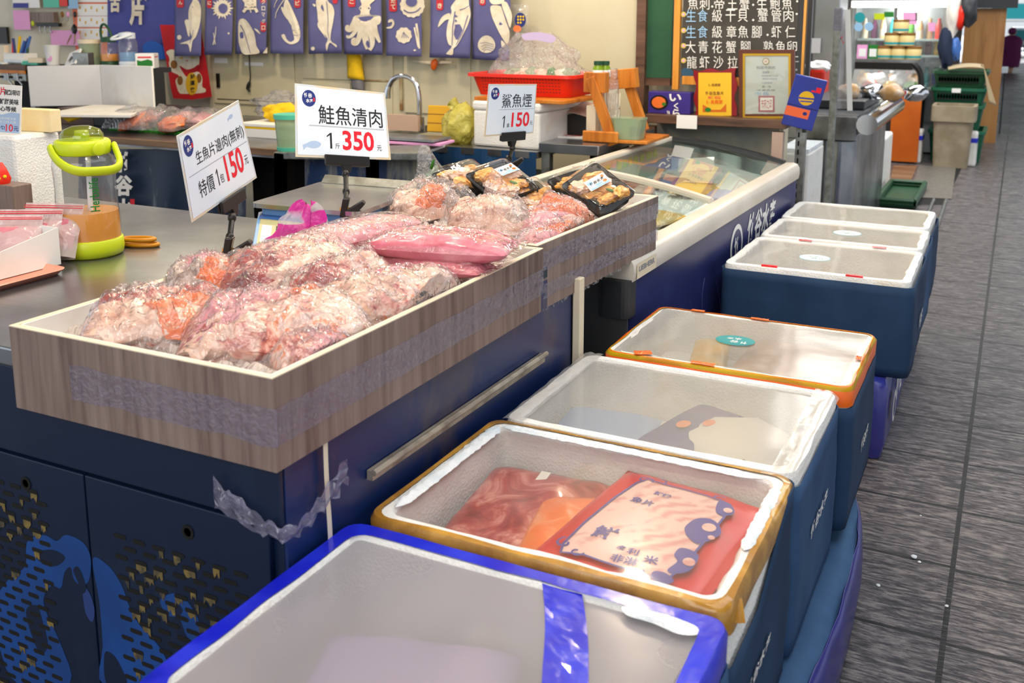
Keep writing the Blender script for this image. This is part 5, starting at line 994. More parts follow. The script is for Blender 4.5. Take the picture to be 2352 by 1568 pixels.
_, tx = noren('blue curtain panel printed with a white spiky sea urchin', 471, 534, 126, 125, 1, [('urchin_print', 'cream', [ur, strip2(zz(390, [(608, 350), (600, 460), (570, 590)]), .6, 1.2), strip2(zz(390, [(575, 430), (585, 500), (600, 585)]), .6, 1), ell(*zz(390, [(775, 440)])[0], 2, 2.5)]), ('urchin_core', 'norencloth', [S([(640, 90), (690, 45), (750, 70), (758, 130), (720, 178), (660, 160)])]), ('red_badge', 'badge', [rbadge(488, 555, 108)])])
tx('に', 'cream', *zz(390, [(522, 40)])[0], 8, 9)
_, tx = noren('blue curtain panel printed with a white tuna and a long red label', 543, 614, 124, 123, 2, [('tuna_print', 'cream', [S([(905, 300), (950, 245), (1010, 270), (1080, 370), (1130, 480), (1140, 600), (1185, 690), (1100, 712), (970, 712), (925, 620), (905, 520)]), S([(1110, 375), (1160, 395), (1195, 450), (1150, 420)]), zz(390, [(1225, 700), (1285, 620), (1285, 700)])]), ('tuna_marks', 'norencloth', [strip2(zz(390, [(930, 330), (980, 420), (1020, 560), (1060, 700)]), 1.2, .5), S([(925, 430), (965, 425), (970, 500), (930, 500)]), strip2(zz(390, [(1105, 380), (1130, 500), (1140, 580)]), .8, .4)]), ('red_badge', 'badge', [rbadge(1195, 1268, 418)])])
tx('魚', 'cream', *zz(390, [(1060, 40)])[0], 38, 46, .05); 
for i, ch in enumerate('クロマグロ'): tx(ch, 'cream', *zz(390, [(1233, 25+i*85)])[0], 8.5, 10, .02)
_, tx = noren('blue curtain panel printed with a white curled shrimp', 622, 698, 123, 124, 3, [('shrimp_print', 'cream', [S([(1530, -20), (1500, 80), (1530, 200), (1570, 290), (1600, 340), (1625, 450), (1640, 520), (1590, 552), (1540, 515), (1510, 450), (1470, 470), (1520, 545), (1600, 585), (1695, 545), (1720, 450), (1700, 330), (1670, 250), (1610, 110), (1560, 10)]), strip2(zz(390, [(1510, -10), (1440, 90), (1400, 170), (1390, 240)]), 1, .6), strip2(zz(390, [(1420, -10), (1385, 50), (1375, 100)]), .8, .5), S([(1465, 95), (1520, 120), (1560, 260), (1500, 190)])]), ('shrimp_bands', 'norencloth', [strip2(zz(390, [(1600, 335), (1650, 335), (1695, 318)]), .6, .5), strip2(zz(390, [(1615, 400), (1665, 400), (1710, 385)]), .6, .5), strip2(zz(390, [(1630, 460), (1670, 470), (1718, 455)]), .6, .5)]), ('red_badge', 'badge', [rbadge(1640, 1722, 102)])])
tx('ビ', 'cream', *zz(390, [(1682, 40)])[0], 10, 11)
_, tx = noren('blue curtain panel printed with two white fish with forked tail', 708, 784, 124, 122, 4, [('fish_print', 'cream', [S([(1930, -20), (1945, 170), (1955, 280), (2000, 390), (2080, 510), (2055, 590), (2070, 670), (2108, 560), (2190, 622), (2195, 590), (2115, 520), (2150, 300), (2168, 160), (2140, 70), (2095, 30), (2060, -10)]), S([(1885, 50), (1920, 60), (1915, 90), (1890, 75)]), S([(1955, 290), (1950, 350), (2020, 450), (2060, 500), (1990, 350)])]), ('print_line', 'norencloth', [strip2(zz(390, [(2065, 20), (2085, 250), (2080, 400), (2100, 540)]), .7, .4), S([(1990, 100), (2010, 60), (2030, 150)])]), ('ring_print', 'cream', [ell(*zz(390, [(1885, 640)])[0], 4.5, 4.5)]), ('red_badge', 'badge', [rbadge(2145, 2210, 48)])])
oc = 780
tent = [strip2([(p.x, p.y) for p in cr(zz(oc, q), 5, False)], w0, w1) for q, w0, w1 in (([(230, 240), (180, 330), (140, 390), (100, 385), (98, 350), (125, 345)], 8, 2.5), ([(240, 300), (210, 400), (160, 470), (110, 490), (95, 465)], 6, 2), ([(290, 300), (270, 440), (230, 560), (180, 570), (180, 520), (215, 515)], 7, 3), ([(340, 300), (330, 420), (350, 560), (380, 640)], 9, 6), ([(370, 300), (420, 470), (430, 580), (395, 660)], 8, 4), ([(430, 260), (460, 400), (530, 560)], 12, 2.5))]
_, tx = noren('blue curtain panel printed with a white octopus', 788, 876, 124, 126, 5, [('octopus_print', 'cream', [S([(275, -20), (290, 60), (255, 105), (278, 150), (262, 195), (190, 215), (165, 290), (200, 330), (360, 350), (520, 320), (545, 240), (520, 205), (410, 195), (395, 150), (412, 105), (400, 60), (470, -10), (380, -30)], oc)]+tent), ('octopus_eyes', 'norencloth', [ell(*zz(oc, [(275, 108)])[0], 2, 2), ell(*zz(oc, [(385, 108)])[0], 2, 2), S([(345, 575), (370, 530), (400, 600), (380, 630)], oc)]), ('red_badge', 'badge', [rbadge(110, 208, 92, oc)])])
tx('こ', 'cream', *zz(oc, [(160, 25)])[0], 10, 9)
fr_ = lambda cx, cy, r, n, a, oy=1: [(cx+cos(2*pi*i/60)*r*(1+a*sin(n*2*pi*i/60)), cy+oy*sin(2*pi*i/60)*r*(1+a*sin(n*2*pi*i/60))) for i in range(60)]
_, tx = noren('blue curtain panel printed with white scallop shells', 886, 967, 128, 130, 6, [('shell_print', 'cream', [fr_(oc+167, 12, 28, 14, .04), fr_(oc+147.5, 81, 18, 9, .05), S([(620, 360), (680, 340), (690, 290), (640, 300), (650, 260), (700, 255), (722, 310), (690, 370), (630, 375)], oc), strip2(zz(oc, [(1010, 310), (1035, 450), (1050, 640)]), 2.5, 2), strip2(zz(oc, [(985, 360), (1010, 480), (1035, 620)]), 2, 1.6), ell(*zz(oc, [(990, 662)])[0], 3, 2)]), ('shell_core', 'norencloth', [ell(oc+165, 4, 13, 11), strip2([(p.x, p.y) for p in cr(zz(oc, [(845, 130), (910, 165), (1000, 155), (1070, 100)]), 4, False)], 1.5, 1)]+[strip2(zz(oc, [(840, 420), (820+i*30, 500)]), .4, .7) for i in range(4)]), ('red_badge', 'badge', [rbadge(652, 755, 152, oc)])])
tx('て', 'cream', *zz(oc, [(705, 90)])[0], 11, 11); tx('た', 'cream', *zz(oc, [(705, 15)])[0], 11, 10)
_, tx = noren('blue curtain panel printed with a white lobster tail and claw', 988, 1081, 132, 134, 7, [('lobster_print', 'cream', [S([(1560, -20), (1500, 40), (1465, 100), (1475, 160), (1425, 310), (1408, 460), (1435, 580), (1478, 615), (1408, 700), (1420, 715), (1490, 720), (1502, 640), (1550, 595), (1640, 430), (1700, 300), (1728, 180), (1705, 60), (1690, -20)], oc), S([(1298, 360), (1320, 270), (1370, 205), (1450, 175), (1455, 245), (1390, 270)], oc)]), ('lobster_lines', 'norencloth', [strip2(zz(oc, [(1520, 150), (1490, 360), (1480, 600)]), 1.2, .8), strip2(zz(oc, [(1580, 130), (1640, 115), (1705, 75)]), 1, .6), strip2(zz(oc, [(1690, 200), (1620, 430), (1535, 590)]), 1, .7)]+[zz(oc, [(1520, 190+i*62), (1562-i*8, 215+i*62), (1518, 225+i*62)]) for i in range(6)]), ('red_badge', 'badge', [rbadge(1275, 1365, 135, oc)])])
tx('き', 'cream', *zz(oc, [(1320, 75)])[0], 10, 12)
_, tx = noren('blue curtain panel printed with a white clam, rightmost in the row', 1087, 1172, 136, 141, 8, [('clam_print', 'cream', [S([(1985, -20), (1998, 45), (2060, 60), (2140, 45), (2170, 10), (2165, -20)], oc), S([(1992, 80), (2005, 210), (2060, 340), (2120, 460), (2200, 585), (2228, 560), (2240, 420), (2190, 270), (2140, 120), (2110, 78)], oc), S([(2135, 55), (2195, 25), (2250, 130), (2272, 220), (2245, 370), (2190, 220)], oc), fr_(oc+337.5, 102, 20, 3, .03), S([(2130, 530), (2190, 590), (2140, 630)], oc)]), ('clam_lines', 'norencloth', [strip2([(p.x, p.y) for p in cr(zz(oc, [(1850+k*14, 570+k*45), (1930, 560+k*30), (2030, 590+k*30)]), 4, False)], .4, .5) for k in range(4)]), ('red_badge', 'badge', [rbadge(1842, 1922, 70, oc)])])
tx('の', 'cream', *zz(oc, [(1880, 20)])[0], 9, 10)
single('curtain_rod', 'thin dark rod carrying the blue curtain panels', 'rod', MB().tube([at(396, -70, y=YN-.0), at(1176, -70, y=YN)], .008, 8), M['darkwood'])
# blue banner and lucky cat banner
t = T('banner', 'large blue banner with white brush writing behind the two jugs', 'banner', at(325, 130, y=5.15))
build('banner_cloth', MB().grid(lambda u, v: at(247+157*u, -60+195*v, y=5.15+.006*sin(u*9)), 16, 4), M['bluebanner'], t, smooth=True)
pxtext('banner_text', '片', 'cream', 5.13, t, 314, 28, 34, 62, .004, .06); pxtext('banner_text', '魚', 'cream', 5.13, t, 322, -22, 44, 50, .004, .06); pxtext('banner_text', '古', 'cream', 5.13, t, 264, 8, 24, 40, .004, .06)
pxflat('wave_print', [[(p.x, p.y) for p in cr([(328, 106), (342, 95), (360, 97), (378, 110), (384, 134), (340, 134), (330, 120)], 4)]], 'bluewave', 5.135, t)
t = T('banner', 'red banner with white lucky cat holding a gold coin', 'banner', at(430, 225, y=5.05)); YB = 5.05
rb = [(367, 57), (399, 57), (460, 56), (472, 130), (487, 222), (442, 229), (398, 226), (392, 200), (380, 130)]
pxflat('banner_cloth', [rb], 'redcloth', YB, t, 0)
k2 = lambda pts, kk=4: [(360+p.x/3.92, p.y/3.92) for p in cr(pts, kk)]
pxflat('cat_body', [k2([(150, 520), (110, 560), (130, 640), (200, 680), (170, 720), (180, 780), (200, 830), (240, 845), (420, 835), (440, 800), (410, 780), (410, 700), (380, 650), (340, 640), (375, 600), (385, 520), (370, 490), (180, 490)]), k2([(85, 470), (130, 445), (165, 460), (170, 520), (150, 620), (120, 560), (110, 510)])], 'cream', YB, t)
pxflat('cat_collar', [k2([(205, 590), (270, 625), (330, 610), (375, 580), (365, 640), (300, 660), (270, 690), (235, 650)])], 'redcloth', YB, t, .003)
for e_ in ((155, 580, 30, 38), (210, 725, 25, 42), (380, 705, 22, 42)): pxflat('cat_paw', [[(360+p[0]/3.92, p[1]/3.92) for p in ell(*e_)]], 'brownear', YB, t, .003)
pxflat('gold_coin', [[(360+p[0]/3.92, p[1]/3.92) for p in ell(315, 755, 55, 100)]], 'gold', YB, t, .0035)
for i, ch in enumerate('好運來'): pxtext('coin_text', ch, 'ink', YB, t, 442, 176+i*15, 11, 12, .005, .03)
pxflat('cat_face', [[(360+p[0]/3.92, p[1]/3.92) for p in ell(220, 520, 22, 8)], [(360+p[0]/3.92, p[1]/3.92) for p in ell(325, 518, 20, 7)]], 'gold', YB, t, .003)
pxflat('cat_nose', [[(360+p[0]/3.92, p[1]/3.92) for p in ell(272, 546, 8, 6)]], 'redcloth', YB, t, .004)
# things hanging on the wall
t = board('yellow_towel', 'yellow towel with grey lower end hanging under the octopus panel', 'towel', 0, 0, 1, 1, 9, 'yellowcloth') if False else T('yellow_towel', 'yellow towel with grey lower end hanging under the octopus panel', 'towel', at(815, 205, y=5.05))
build('towel_upper', MB().grid(lambda u, v: at(797+30*u+(8*u+2)*v, 118+62*v+4*u*v, y=5.06-.03*sin(pi*u)), 8, 8), M['yellowcloth'], t, smooth=True, solid=.006)
build('towel_lower', MB().grid(lambda u, v: at(806+28*u+3*v, 172+33*v+6*u, y=5.065-.03*sin(pi*u)), 8, 6), M['greycloth'], t, smooth=True, solid=.006)
def cable(lab, pts, y, r=.004, plug=None):
    t = T('power_cable', lab, 'cable', at(*pts[-1], y=y), group=None); build('cord', MB().tube([at(p.x, p.y, y=y-.004) for p in cr(pts, 4, False)], r, 8), M['black'], t, smooth=True)
    if plug: build('plug', MB().tube([at(*p, y=y-.01) for p in plug], [.008, .014, .012, .006], 8), M['black'], t, smooth=True)
cable('black cable with plug hanging down on the cream cabinet door', [(572, 100), (573, 145), (575, 175), (573, 190)], YC-.02, .004, [(573, 188), (571, 196), (569, 203), (574, 210)])
t = T('peeler', 'peeler with orange hook and pale blade on the wall below the lobster panel', 'peeler', at(995, 160, y=5.08))
build('pale_handle', MB().tube([at(950, 140, y=5.085), at(990, 143, y=5.08), at(1038, 143, y=5.085)], [.006, .014, .008], 8, False, .5), M['edge'], t, smooth=True); build('orange_hook', MB().blob(at(997, 148, y=5.06), (.022, .012, .035), (0, .3, 0), 1, .1), M['orange_tape'], t, smooth=True)
t = T('snack_bag', 'hanging clear snack bag with blue and yellow label right of the clam panel', 'bag', at(1192, 90, y=5.0))
build('bag_film', MB().grid(lambda u, v: at(1170+44*u, 10+82*v*(1-.15*u), y=5.02-.03*sin(pi*u)*sin(pi*v)), 12, 12), M['filmb'], t, smooth=True)
pxflat('bag_label', [ell(1195, 46, 13, 17)], 'navyink', 4.985, t); pxflat('yellow_dots', [ell(1190+6*(i % 3), 38+7*(i//3), 2.2, 2.6, 10) for i in range(8)], 'yellowcloth', 4.984, t, .004); pxflat('bag_photo', [ell(1188, 66, 9, 8)], 'salmon', 4.984, t, .003)
t = board('price_list', 'sheet of tiny printed rows pinned behind the pink note', 'sheet', 1196, 11, 1242, 72, 5.188, 'paper'); 
pxflat('printed_rows', [rect(1204, 1234, 18+i*6, 20+i*6) for i in range(8)], 'greyink', 5.187, t)
t = board('sticky_note', 'pink handwritten note clipped beside the red calendar', 'note', 1237, 10, 1277, 59, 5.18, 'pinkpaper', .002); pxflat('handwriting', [strip2([(1257, 20+i), (1272, 17+i)], .7, .7) for i in (0, 8, 20, 28)], 'greyink', 5.179, t); build('bulldog_clip', MB().box(-.02, .02, -.012, 0, -.012, .016, Matrix.Translation(at(1256, 13, y=5.178))), M['black'], t)
t = board('calendar', 'red wall calendar with butterflies and gold flowers', 'calendar', 1303, -40, 1383, 75, 5.188, 'redcard', .004)
pxtext('calendar_text', '日', 'whiteink', 5.187, t, 1344, 2, 18, 18, .003, .05); pxtext('calendar_text', '大吉', 'gold', 5.187, t, 1310, 40, 8, 16, .003)
pxflat('butterflies', [[(p.x, p.y) for p in cr([(1328, 36), (1333, 45), (1345, 46), (1338, 53), (1329, 48)], 3)], [(p.x, p.y) for p in cr([(1354, 30), (1361, 33), (1366, 22), (1367, 36), (1357, 37)], 3)]], 'ink', 5.187, t); pxflat('gold_flowers', [ell(1322+7*i, 62+5*sin(i*2.1), 3, 3, 10) for i in range(9)], 'gold', 5.187, t)
t = board('outlet_panel', 'white wall socket panel at the top beside the dark post', 'socket', 1414, -20, 1446, 54, 5.17, 'paper', .03); pxflat('socket_holes', [rect(x, x+2, y, y+6) for x in (1420, 1430) for y in (4, 22)], 'black', 5.169, t)
cable('black cable plugged into the white wall socket', [(1424, 34), (1400, 45), (1394, 53), (1412, 57), (1428, 58), (1430, 110), (1426, 162)], 5.16, .006, [(1428, 33), (1420, 34), (1413, 33), (1404, 40)])
t = board('notice_sheet', 'white printed notice with green header in a plastic sleeve', 'notice', 1275, 77, 1400, 172, 5.185, 'paper'); pxflat('green_header', [rect(1275, 1400, 77, 87)], 'mint', 5.184, t); pxflat('printed_rows', [rect(1295+(8 if i % 3 else 0), 1390-9*(i % 4), 100+i*9, 102+i*9) for i in range(7)], 'greyink', 5.184, t)
# left end of the wall
for nm, lab, cat, x0, y0, x1, y1, m, th in (('sticky_note', 'pink note with a green magnet at the top left of the wall', 'note', 33, 24, 66, 68, 'pinkpaper', .003), ('sticky_note', 'wide pink note hanging under the key hooks', 'note', 118, 70, 181, 104, 'pinkpaper', .003), ('wall_eraser', 'brown wooden block stuck on the wall above the key hooks', 'block', 72, 28, 122, 52, 'tile_wood', .04), ('paper_sheet', 'white paper with a navy stripe at the top left', 'paper', 30, -30, 87, 18, 'paper', .004), ('picture_card', 'pale green picture card at the top of the wall', 'card', 100, -30, 132, 17, 'mint', .004), ('red_lantern', 'red hanging ornament at the top of the wall', 'ornament', 137, -30, 155, 14, 'redplastic', .05), ('picture_card', 'light blue card beside the red ornament', 'card', 156, -30, 175, 20, 'chalkblue', .004), ('photo_frame', 'dark picture frame at the far left edge', 'picture', -20, 62, 14, 100, 'black', .02)):
    o = board(nm, lab, cat, x0, y0, x1, y1, 5.14 if th < .02 else 5.19-th, m, th)
    if 'navy' in lab: pxflat('navy_stripe', [rect(30, 65, 7, 18)], 'bluebanner', 5.139, o)
t = board('calendar', 'orange pocket calendar with three plastic pockets left of the blue banner', 'calendar', 175, -40, 250, 132, 5.17, mat('orange_card', 'e8744a', .5), .006)
for y0, y1 in ((-30, 5), (9, 36), (37, 62), (65, 95)):
    o = pxflat('clear_pocket', [rect(178, 247, y0, y1)], 'paper', 5.168, t); pxflat('yellow_dashes', [rect(182+i*13, 185+i*13, y0+5+(i % 2)*6, y0+12+(i % 2)*6) for i in range(5)], 'gold', 5.166, t)
t = T('key_rack', 'black key hook rail under the brown block', 'hook rail', at(100, 60, y=5.15)); build('rail', MB().box(at(84, 0, y=5.15).x, at(135, 0, y=5.15).x, 5.13, 5.16, at(100, 61, y=5.15).z, at(100, 53, y=5.15).z), M['black'], t)
for x in (92, 104, 116): build('hook', MB().tube([at(x, 60, y=5.125), at(x, 72, y=5.125), at(x+4, 74, y=5.11)], .004, 6), M['chrome'], t)
for x, c, lab in ((143, 'brownear', 'brown balloon shaped wall hook'), (156, 'pinkpaper', 'pink balloon shaped wall hook'), (75, 'lime', 'lime green balloon shaped wall hook'), (172, 'black', 'black balloon shaped wall hook')):
    y = 33 if x > 100 else 54; t = T('wall_hook', lab, 'hook', at(x, y+16, y=5.16), group='balloon hooks'); build('balloon', MB().blob(at(x, y, y=5.15), (.016, .008, .022), amp=.05, sub=2), M[c], t, smooth=True); build('wire', MB().tube([at(x, y+6, y=5.15), at(x+2, y+14, y=5.14), at(x-3, y+16, y=5.13)], .002, 6), M['chrome'], t)
t = T('key_bunch', 'bunch of keys hanging over the wide pink note', 'keys', at(172, 104, y=5.1)); build('fob', MB().blob(at(171, 68, y=5.1), (.025, .012, .035), seed=2, amp=.3), M['black'], t, smooth=True)
for dx in (-6, 2): build('key', MB().tube([at(170+dx, 80, y=5.1), at(168+dx*2, 96, y=5.1), at(166+dx*2, 102, y=5.1)], [.006, .004, .003], 6, False, .4), M['rust'], t)
# upper shelf at the left with jugs and papers
YS = 4.45; zsf = at(60, 149, y=YS).z
t = T('wall_shelf', 'dark shelf unit at the left with a brown edge and slotted metal rail', 'shelf', (at(0, 149, y=YS).x, YS, zsf-.3))
xr_ = at(338, 140, y=YS).x
build('shelf_top', MB().box(-6, xr_, YS, 4.64, zsf-.03, zsf), M['rubber'], t); build('shelf_edge', MB().box(-6, at(60, 150, y=YS).x, YS-.012, YS, zsf-.035, zsf), M['darkwood'], t); build('orange_strip', MB().box(-6, at(58, 150, y=YS).x, YS-.012, YS, zsf-.058, zsf-.036), M['orangewood'], t)
build('slotted_rail', MB().box(-6, at(58, 150, y=YS).x, YS-.004, YS+.02, zsf-.105, zsf-.060), M['pole'], t)
sl = MB()
for i in range(12): x = at(58, 150, y=YS).x-.05-i*.09; sl.box(x-.025, x+.015, YS-.006, YS-.003, zsf-.09, zsf-.075)
build('rail_slots', sl, M['blackm'], t)
build('side_post', MB().box(at(50, 0, y=YS).x, at(60, 0, y=YS).x, YS-.002, YS+.03, .86, zsf-.106), M['pole'], t); build('dark_back', MB().box(-6, xr_-.03, 4.54, 4.58, .86, zsf-.031), M['blackm'], t); build('end_panel', MB().box(xr_-.03, xr_, YS+.02, 4.58, .86, zsf-.031), M['rubber'], t)
for px in (18, 40): build('rail_hook', MB().tube([at(px, 168, y=YS-.01), at(px+3, 185, y=YS-.02), at(px+12, 195, y=YS-.02)], .005, 6), M['chrome'], t)
def onshelf(px, dy=.12): q = at(px, 140, y=YS+dy); q.z = zsf; return q
def lathething(name, lab, cat, q, parts, group=None):
    t = T(name, lab, cat, q, group=group)
    for nm, pr, m in parts: build(nm, MB().lathe(pr, Matrix.Translation(q), 28), M[m], t, smooth=True)
    return t
sz = lambda px, py0, py1, dy=.12: at(px, py0, y=YS+dy).z-at(px, py1, y=YS+dy).z
q = onshelf(122, .06); h = sz(122, 103, 148)
t = lathething('paper_cup', 'white paper cup on the dark shelf', 'cup', q, [('cup', [(.038, 0), (.048, h-.004), (.051, h), (.047, h), (.036, .006)], 'paper')]); flat('pink_print', [ell(0, h*.35, .018, .02)], M['pinkpaper'], frame(q+V((.018, -.042, 0)), (1, .2, 0), (0, .1, 1)), t)
q = onshelf(209); h = sz(209, 80, 140); lathething('plastic_tub', 'clear plastic tub with screw lid left of the green jug', 'tub', q, [('tub_body', [(.055, 0), (.068, h*.85)], 'tub'), ('tub_lid', [(.072, h*.85), (.072, h), (.001, h+.002)], 'edge')])
def jug2(lab, px, top, c1, liq, hnd, scale, hdir):
    q = onshelf(px); h = sz(px, top, 141); r = .058*scale; t = lathething('drink_jug', lab, 'jug', q, [('base_cup', [(r*1.04, 0), (r*1.05, .03), (r, .034)], c1), ('jug_body', [(r, .03), (r, h*.6), (r*.75, h*.72)], 'jug'), ('liquid', [(r*.96, .031), (r*.96, h*.36)], liq), ('lid', [(r*.85, h*.70), (r*.85, h*.84), (.001, h*.87)], c1)])
    hp = []
    for i in range(13):
        a = pi*i/12; hp.append(q+V((r*.85*cos(a)+hdir[0]*sin(a), -.01+hdir[1]*sin(a), h*.80+hdir[2]*sin(a))))
    build('handle', MB().tube(hp, .008, 8), M[hnd], t, smooth=True)
jug2('green lidded jug of tea on the dark shelf', 252, 62, 'dgreen', 'tea', 'dgreen', .95, (-.02, 0, .09))
jug2('clear jug of blue water with white lid on the dark shelf', 296, 48, 'card2', 'scaleblue', 'card2', .98, (-.02, -.09, -.03))
q = onshelf(338, .05); t = T('milk_carton', 'white and green carton right of the blue water jug', 'carton', q); w_ = .055; h = sz(338, 112, 146, .05); Fq = Matrix.Translation(q) @ Matrix.Rotation(.55, 4, 'Z')
build('carton_body', MB().box(-w_, w_, -w_, w_, 0, h, Fq), M['paper'], t, bevel=.003); flat('green_print', [[(-.045, .01), (.045, .01), (.045, .045), (.02, .055), (-.02, .045), (-.045, .05)]], M['greenink'], Fq @ frame((0, -w_, 0), (1, 0, 0), (0, 0, 1)), t); flat('red_print', [rect(-.04, .04, h*.70, h*.8)], M['redink'], Fq @ frame((0, -w_, 0), (1, 0, 0), (0, 0, 1)), t); flat('red_print', [rect(-.04, .04, h*.74, h*.8)], M['redink'], Fq @ frame((w_, 0, 0), (0, 1, 0), (0, 0, 1)), t)
q = onshelf(192, .04); single('small_carton', 'small grey carton tilted beside the plastic tub', 'carton', MB().box(-.05, .05, -.04, .04, 0, .085, Matrix.Translation(q) @ Matrix.Rotation(.4, 4, 'Z')), M['pole'], bevel=.003)
q = onshelf(166, .02); t = T('picture_packet', 'white packet with a black animal silhouette lying on the shelf', 'packet', q); Fq = frame(q+V((0, 0, .05)), (1, -.2, .25), (.25, .4, .75)); build('packet_body', MB().slab(Fq @ V((-.07, -.055, 0)), Fq @ V((.07, -.055, 0)), Fq @ V((.07, .055, 0)), Fq @ V((-.07, .055, 0)), .012), M['paper'], t); flat('black_print', [[(p.x, p.y) for p in cr([(-.045, -.02), (-.02, .02), (.0, .01), (.035, .03), (.03, 0), (.045, -.02), (.01, -.012), (-.01, -.035), (-.02, -.012)], 3)]], M['black'], Fq, t)
for i, (px, dz, w_, m, lab) in enumerate(((20, 0, .2, 'paper', 'white papers at the left of the shelf stack'), (55, .012, .2, 'card', 'pale blue sheets on top of the shelf papers'), (88, 0, .13, 'mint', 'mint green booklet on the shelf'), (98, .014, .1, 'edge', 'cream envelope leaning on the mint booklet'))):
    q = onshelf(px, .09); single('paper_stack', lab, 'papers', MB().box(-w_/2, w_/2, -.08, .07, dz, dz+.012+.006*i, Matrix.Translation(q) @ Matrix.Rotation(.2*i-.3, 4, 'Z')), M[m], bevel=.002, group='papers on the dark shelf')
q = onshelf(48, .1); t = T('pen_box', 'white box of pens and scissors at the left of the shelf', 'pen holder', q); build('box', MB().box(-.1, .1, -.05, .05, 0, .07, Matrix.Translation(q)), M['white'], t)
for i, (dx, m, lx) in enumerate(((-.07, 'redplastic', .0), (-.05, 'navyink', -.02), (-.02, 'yellowcloth', .02), (.0, 'scaledark', .04), (.02, 'navyink', .06), (.05, 'scaledark', .05), (.07, 'dgreen', .0))): build('pen', MB().tube([q+V((dx, 0, .06)), q+V((dx+lx, .01, .15+.015*(i % 3)))], .009, 8), M[m], t)
q = onshelf(5, .1); single('card_case', 'cream card case at the left edge of the shelf', 'case', MB().box(-.06, .06, -.02, .02, 0, .12, Matrix.Translation(q)), M['edge'], bevel=.004)
# fish table with turf, bags and folding board
TZ = .85; YT = 3.62
t = T('fish_table', 'back fish table with brown wood fascia and dark legs', 'table', (-3.8, 4.2, 0)); xe = at(660, 340, y=YT).x
build('table_top', MB().box(-6, xe, YT, 4.85, TZ-.04, TZ), M['steeld'], t); build('wood_fascia', MB().box(-6, xe, YT-.02, YT-.001, at(400, 341, y=YT-.02).z, TZ+.004), M['tablewood'], t, bevel=.003)
for x in (-5.5, xe-.08): build('leg', MB().box(x-.03, x+.03, YT+.05, YT+.11, 0, TZ-.041), M['blackm'], t)
def onT(px, py, z=TZ): q = at(px, py, z=z); return q
q0, q1, q2 = at(62, 152, y=3.98), at(229, 149, y=4.22), at(347, 152, y=4.05); z0 = TZ+.02
t = T('folding_board', 'white folded board standing open on the fish table', 'board', (q1.x, q1.y, z0))
for nm, a, b, m in (('left_leaf', q0, q1, 'pole'), ('right_leaf', q1, q2, 'white')):
    build(nm, MB().slab((a.x, a.y, at(80, 245, y=3.98).z), (b.x, b.y, at(80, 245, y=3.98).z), b, a, .012), mat('board_grey', 'd3d4d6', .5) if nm == 'left_leaf' else M['white'], t, bevel=.003)
build('base_leaf', MB().slab(onT(88, 262, TZ+.11), onT(300, 264, TZ+.11), onT(352, 243, TZ+.11), onT(215, 240, TZ+.11), .015), M['white'], t, bevel=.003)
q = onT(270, 292); single('black_crate', 'black base box under the white folding board', 'crate', MB().box(-.18, .24, -.02, .42, 0, .092, Matrix.Translation(q)), M['black'], bevel=.006)
q = onT(190, 288); single('brown_box', 'dark brown box under the left of the folding board', 'box', MB().box(-.20, .09, .0, .34, 0, .092, Matrix.Translation(q)), M['darkwood'], bevel=.004)
q = at(170, 268, y=3.66); single('banana_tray', 'yellow tray edge showing under the folding board', 'tray', MB().tube([q+V((-.12, 0, .01)), q+V((-.02, -.01, -.012)), q+V((.06, 0, .004))], [.012, .018, .008], 10), M['yellowcloth'], smooth=True)
q = onT(318, 304); single('turf_mat', 'bright green turf mat on the fish table', 'mat', MB().grid(lambda u, v: V((q.x-.24+.50*u, q.y+.02+.30*v, TZ+.006+.006*noise.noise(V((u*40, v*20, 1))))), 60, 20), M['turf'], solid=.01)
def salmonbag(lab, px, py, w, s):
    q = onT(px, py, TZ+.015); t = T('salmon_bag', lab, 'bag', q, group='salmon bags on the turf mat')
    for i in range(3): build('salmon_piece', MB().blob(q+V((random.uniform(-.3, .3)*w, .05+.05*i, .03+.015*i)), (w*.42, .06, .035), (0, -.2, .2*i), s+i, .3), M['salmon' if i < 2 else 'pink'], t, smooth=True)
    build('bag_film', MB().grid(lambda u, v: q+V(((u-.5)*w*1.35, -.03+.26*v, .01+.105*max(0, (1-(2*u-1)**4)*(1-(2*v-1)**4))**.5*(1+.3*noise.noise(V((u*5, v*5, s))))+.05*max(0, u-.7)*v)), 26, 18), M['filmb'], t, smooth=True)
salmonbag('clear bag of salmon on the left of the turf mat', 290, 300, .22, 3); salmonbag('clear bag of orange salmon in the middle of the turf mat', 360, 303, .2, 7)
q = onT(425, 300, TZ+.015); t = T('salmon_bag', 'grey plastic bag of dark fish at the right of the turf mat', 'bag', q, group='salmon bags on the turf mat'); build('dark_fish', MB().blob(q+V((0, .1, .04)), (.14, .1, .045), seed=4), M['pink'], t, smooth=True); build('bag_film', MB().blob(q+V((0, .1, .05)), (.17, .13, .06), seed=5, amp=.4, fr=2.5), M['filmb'], t, smooth=True)
q = onT(612, 318); t = T('cutting_board', 'white and yellow cutting board on a foam slab behind the tilted sign', 'cutting board', q); Fq = Matrix.Translation((q.x, q.y, TZ)); build('foam_slab', MB().box(-.18, .16, .0, .36, 0, .045, Fq), M['white'], t, bevel=.003); build('yellow_layer', MB().box(-.18, .16, .0, .36, .0455, .055, Fq), M['yellowcloth'], t); build('white_board', MB().box(-.18, .16, .0, .36, .0555, .072, Fq), M['white'], t, bevel=.003)
bz = TZ+.073
q = at(625, 282, z=bz); single('yellow_cloth', 'crumpled yellow cloth on the white cutting board', 'cloth', MB().blob(q+V((0, .1, .035)), (.11, .06, .055), (0, .2, .3), 3, .5, 1.8, 4), M['yellowcloth'], smooth=True)
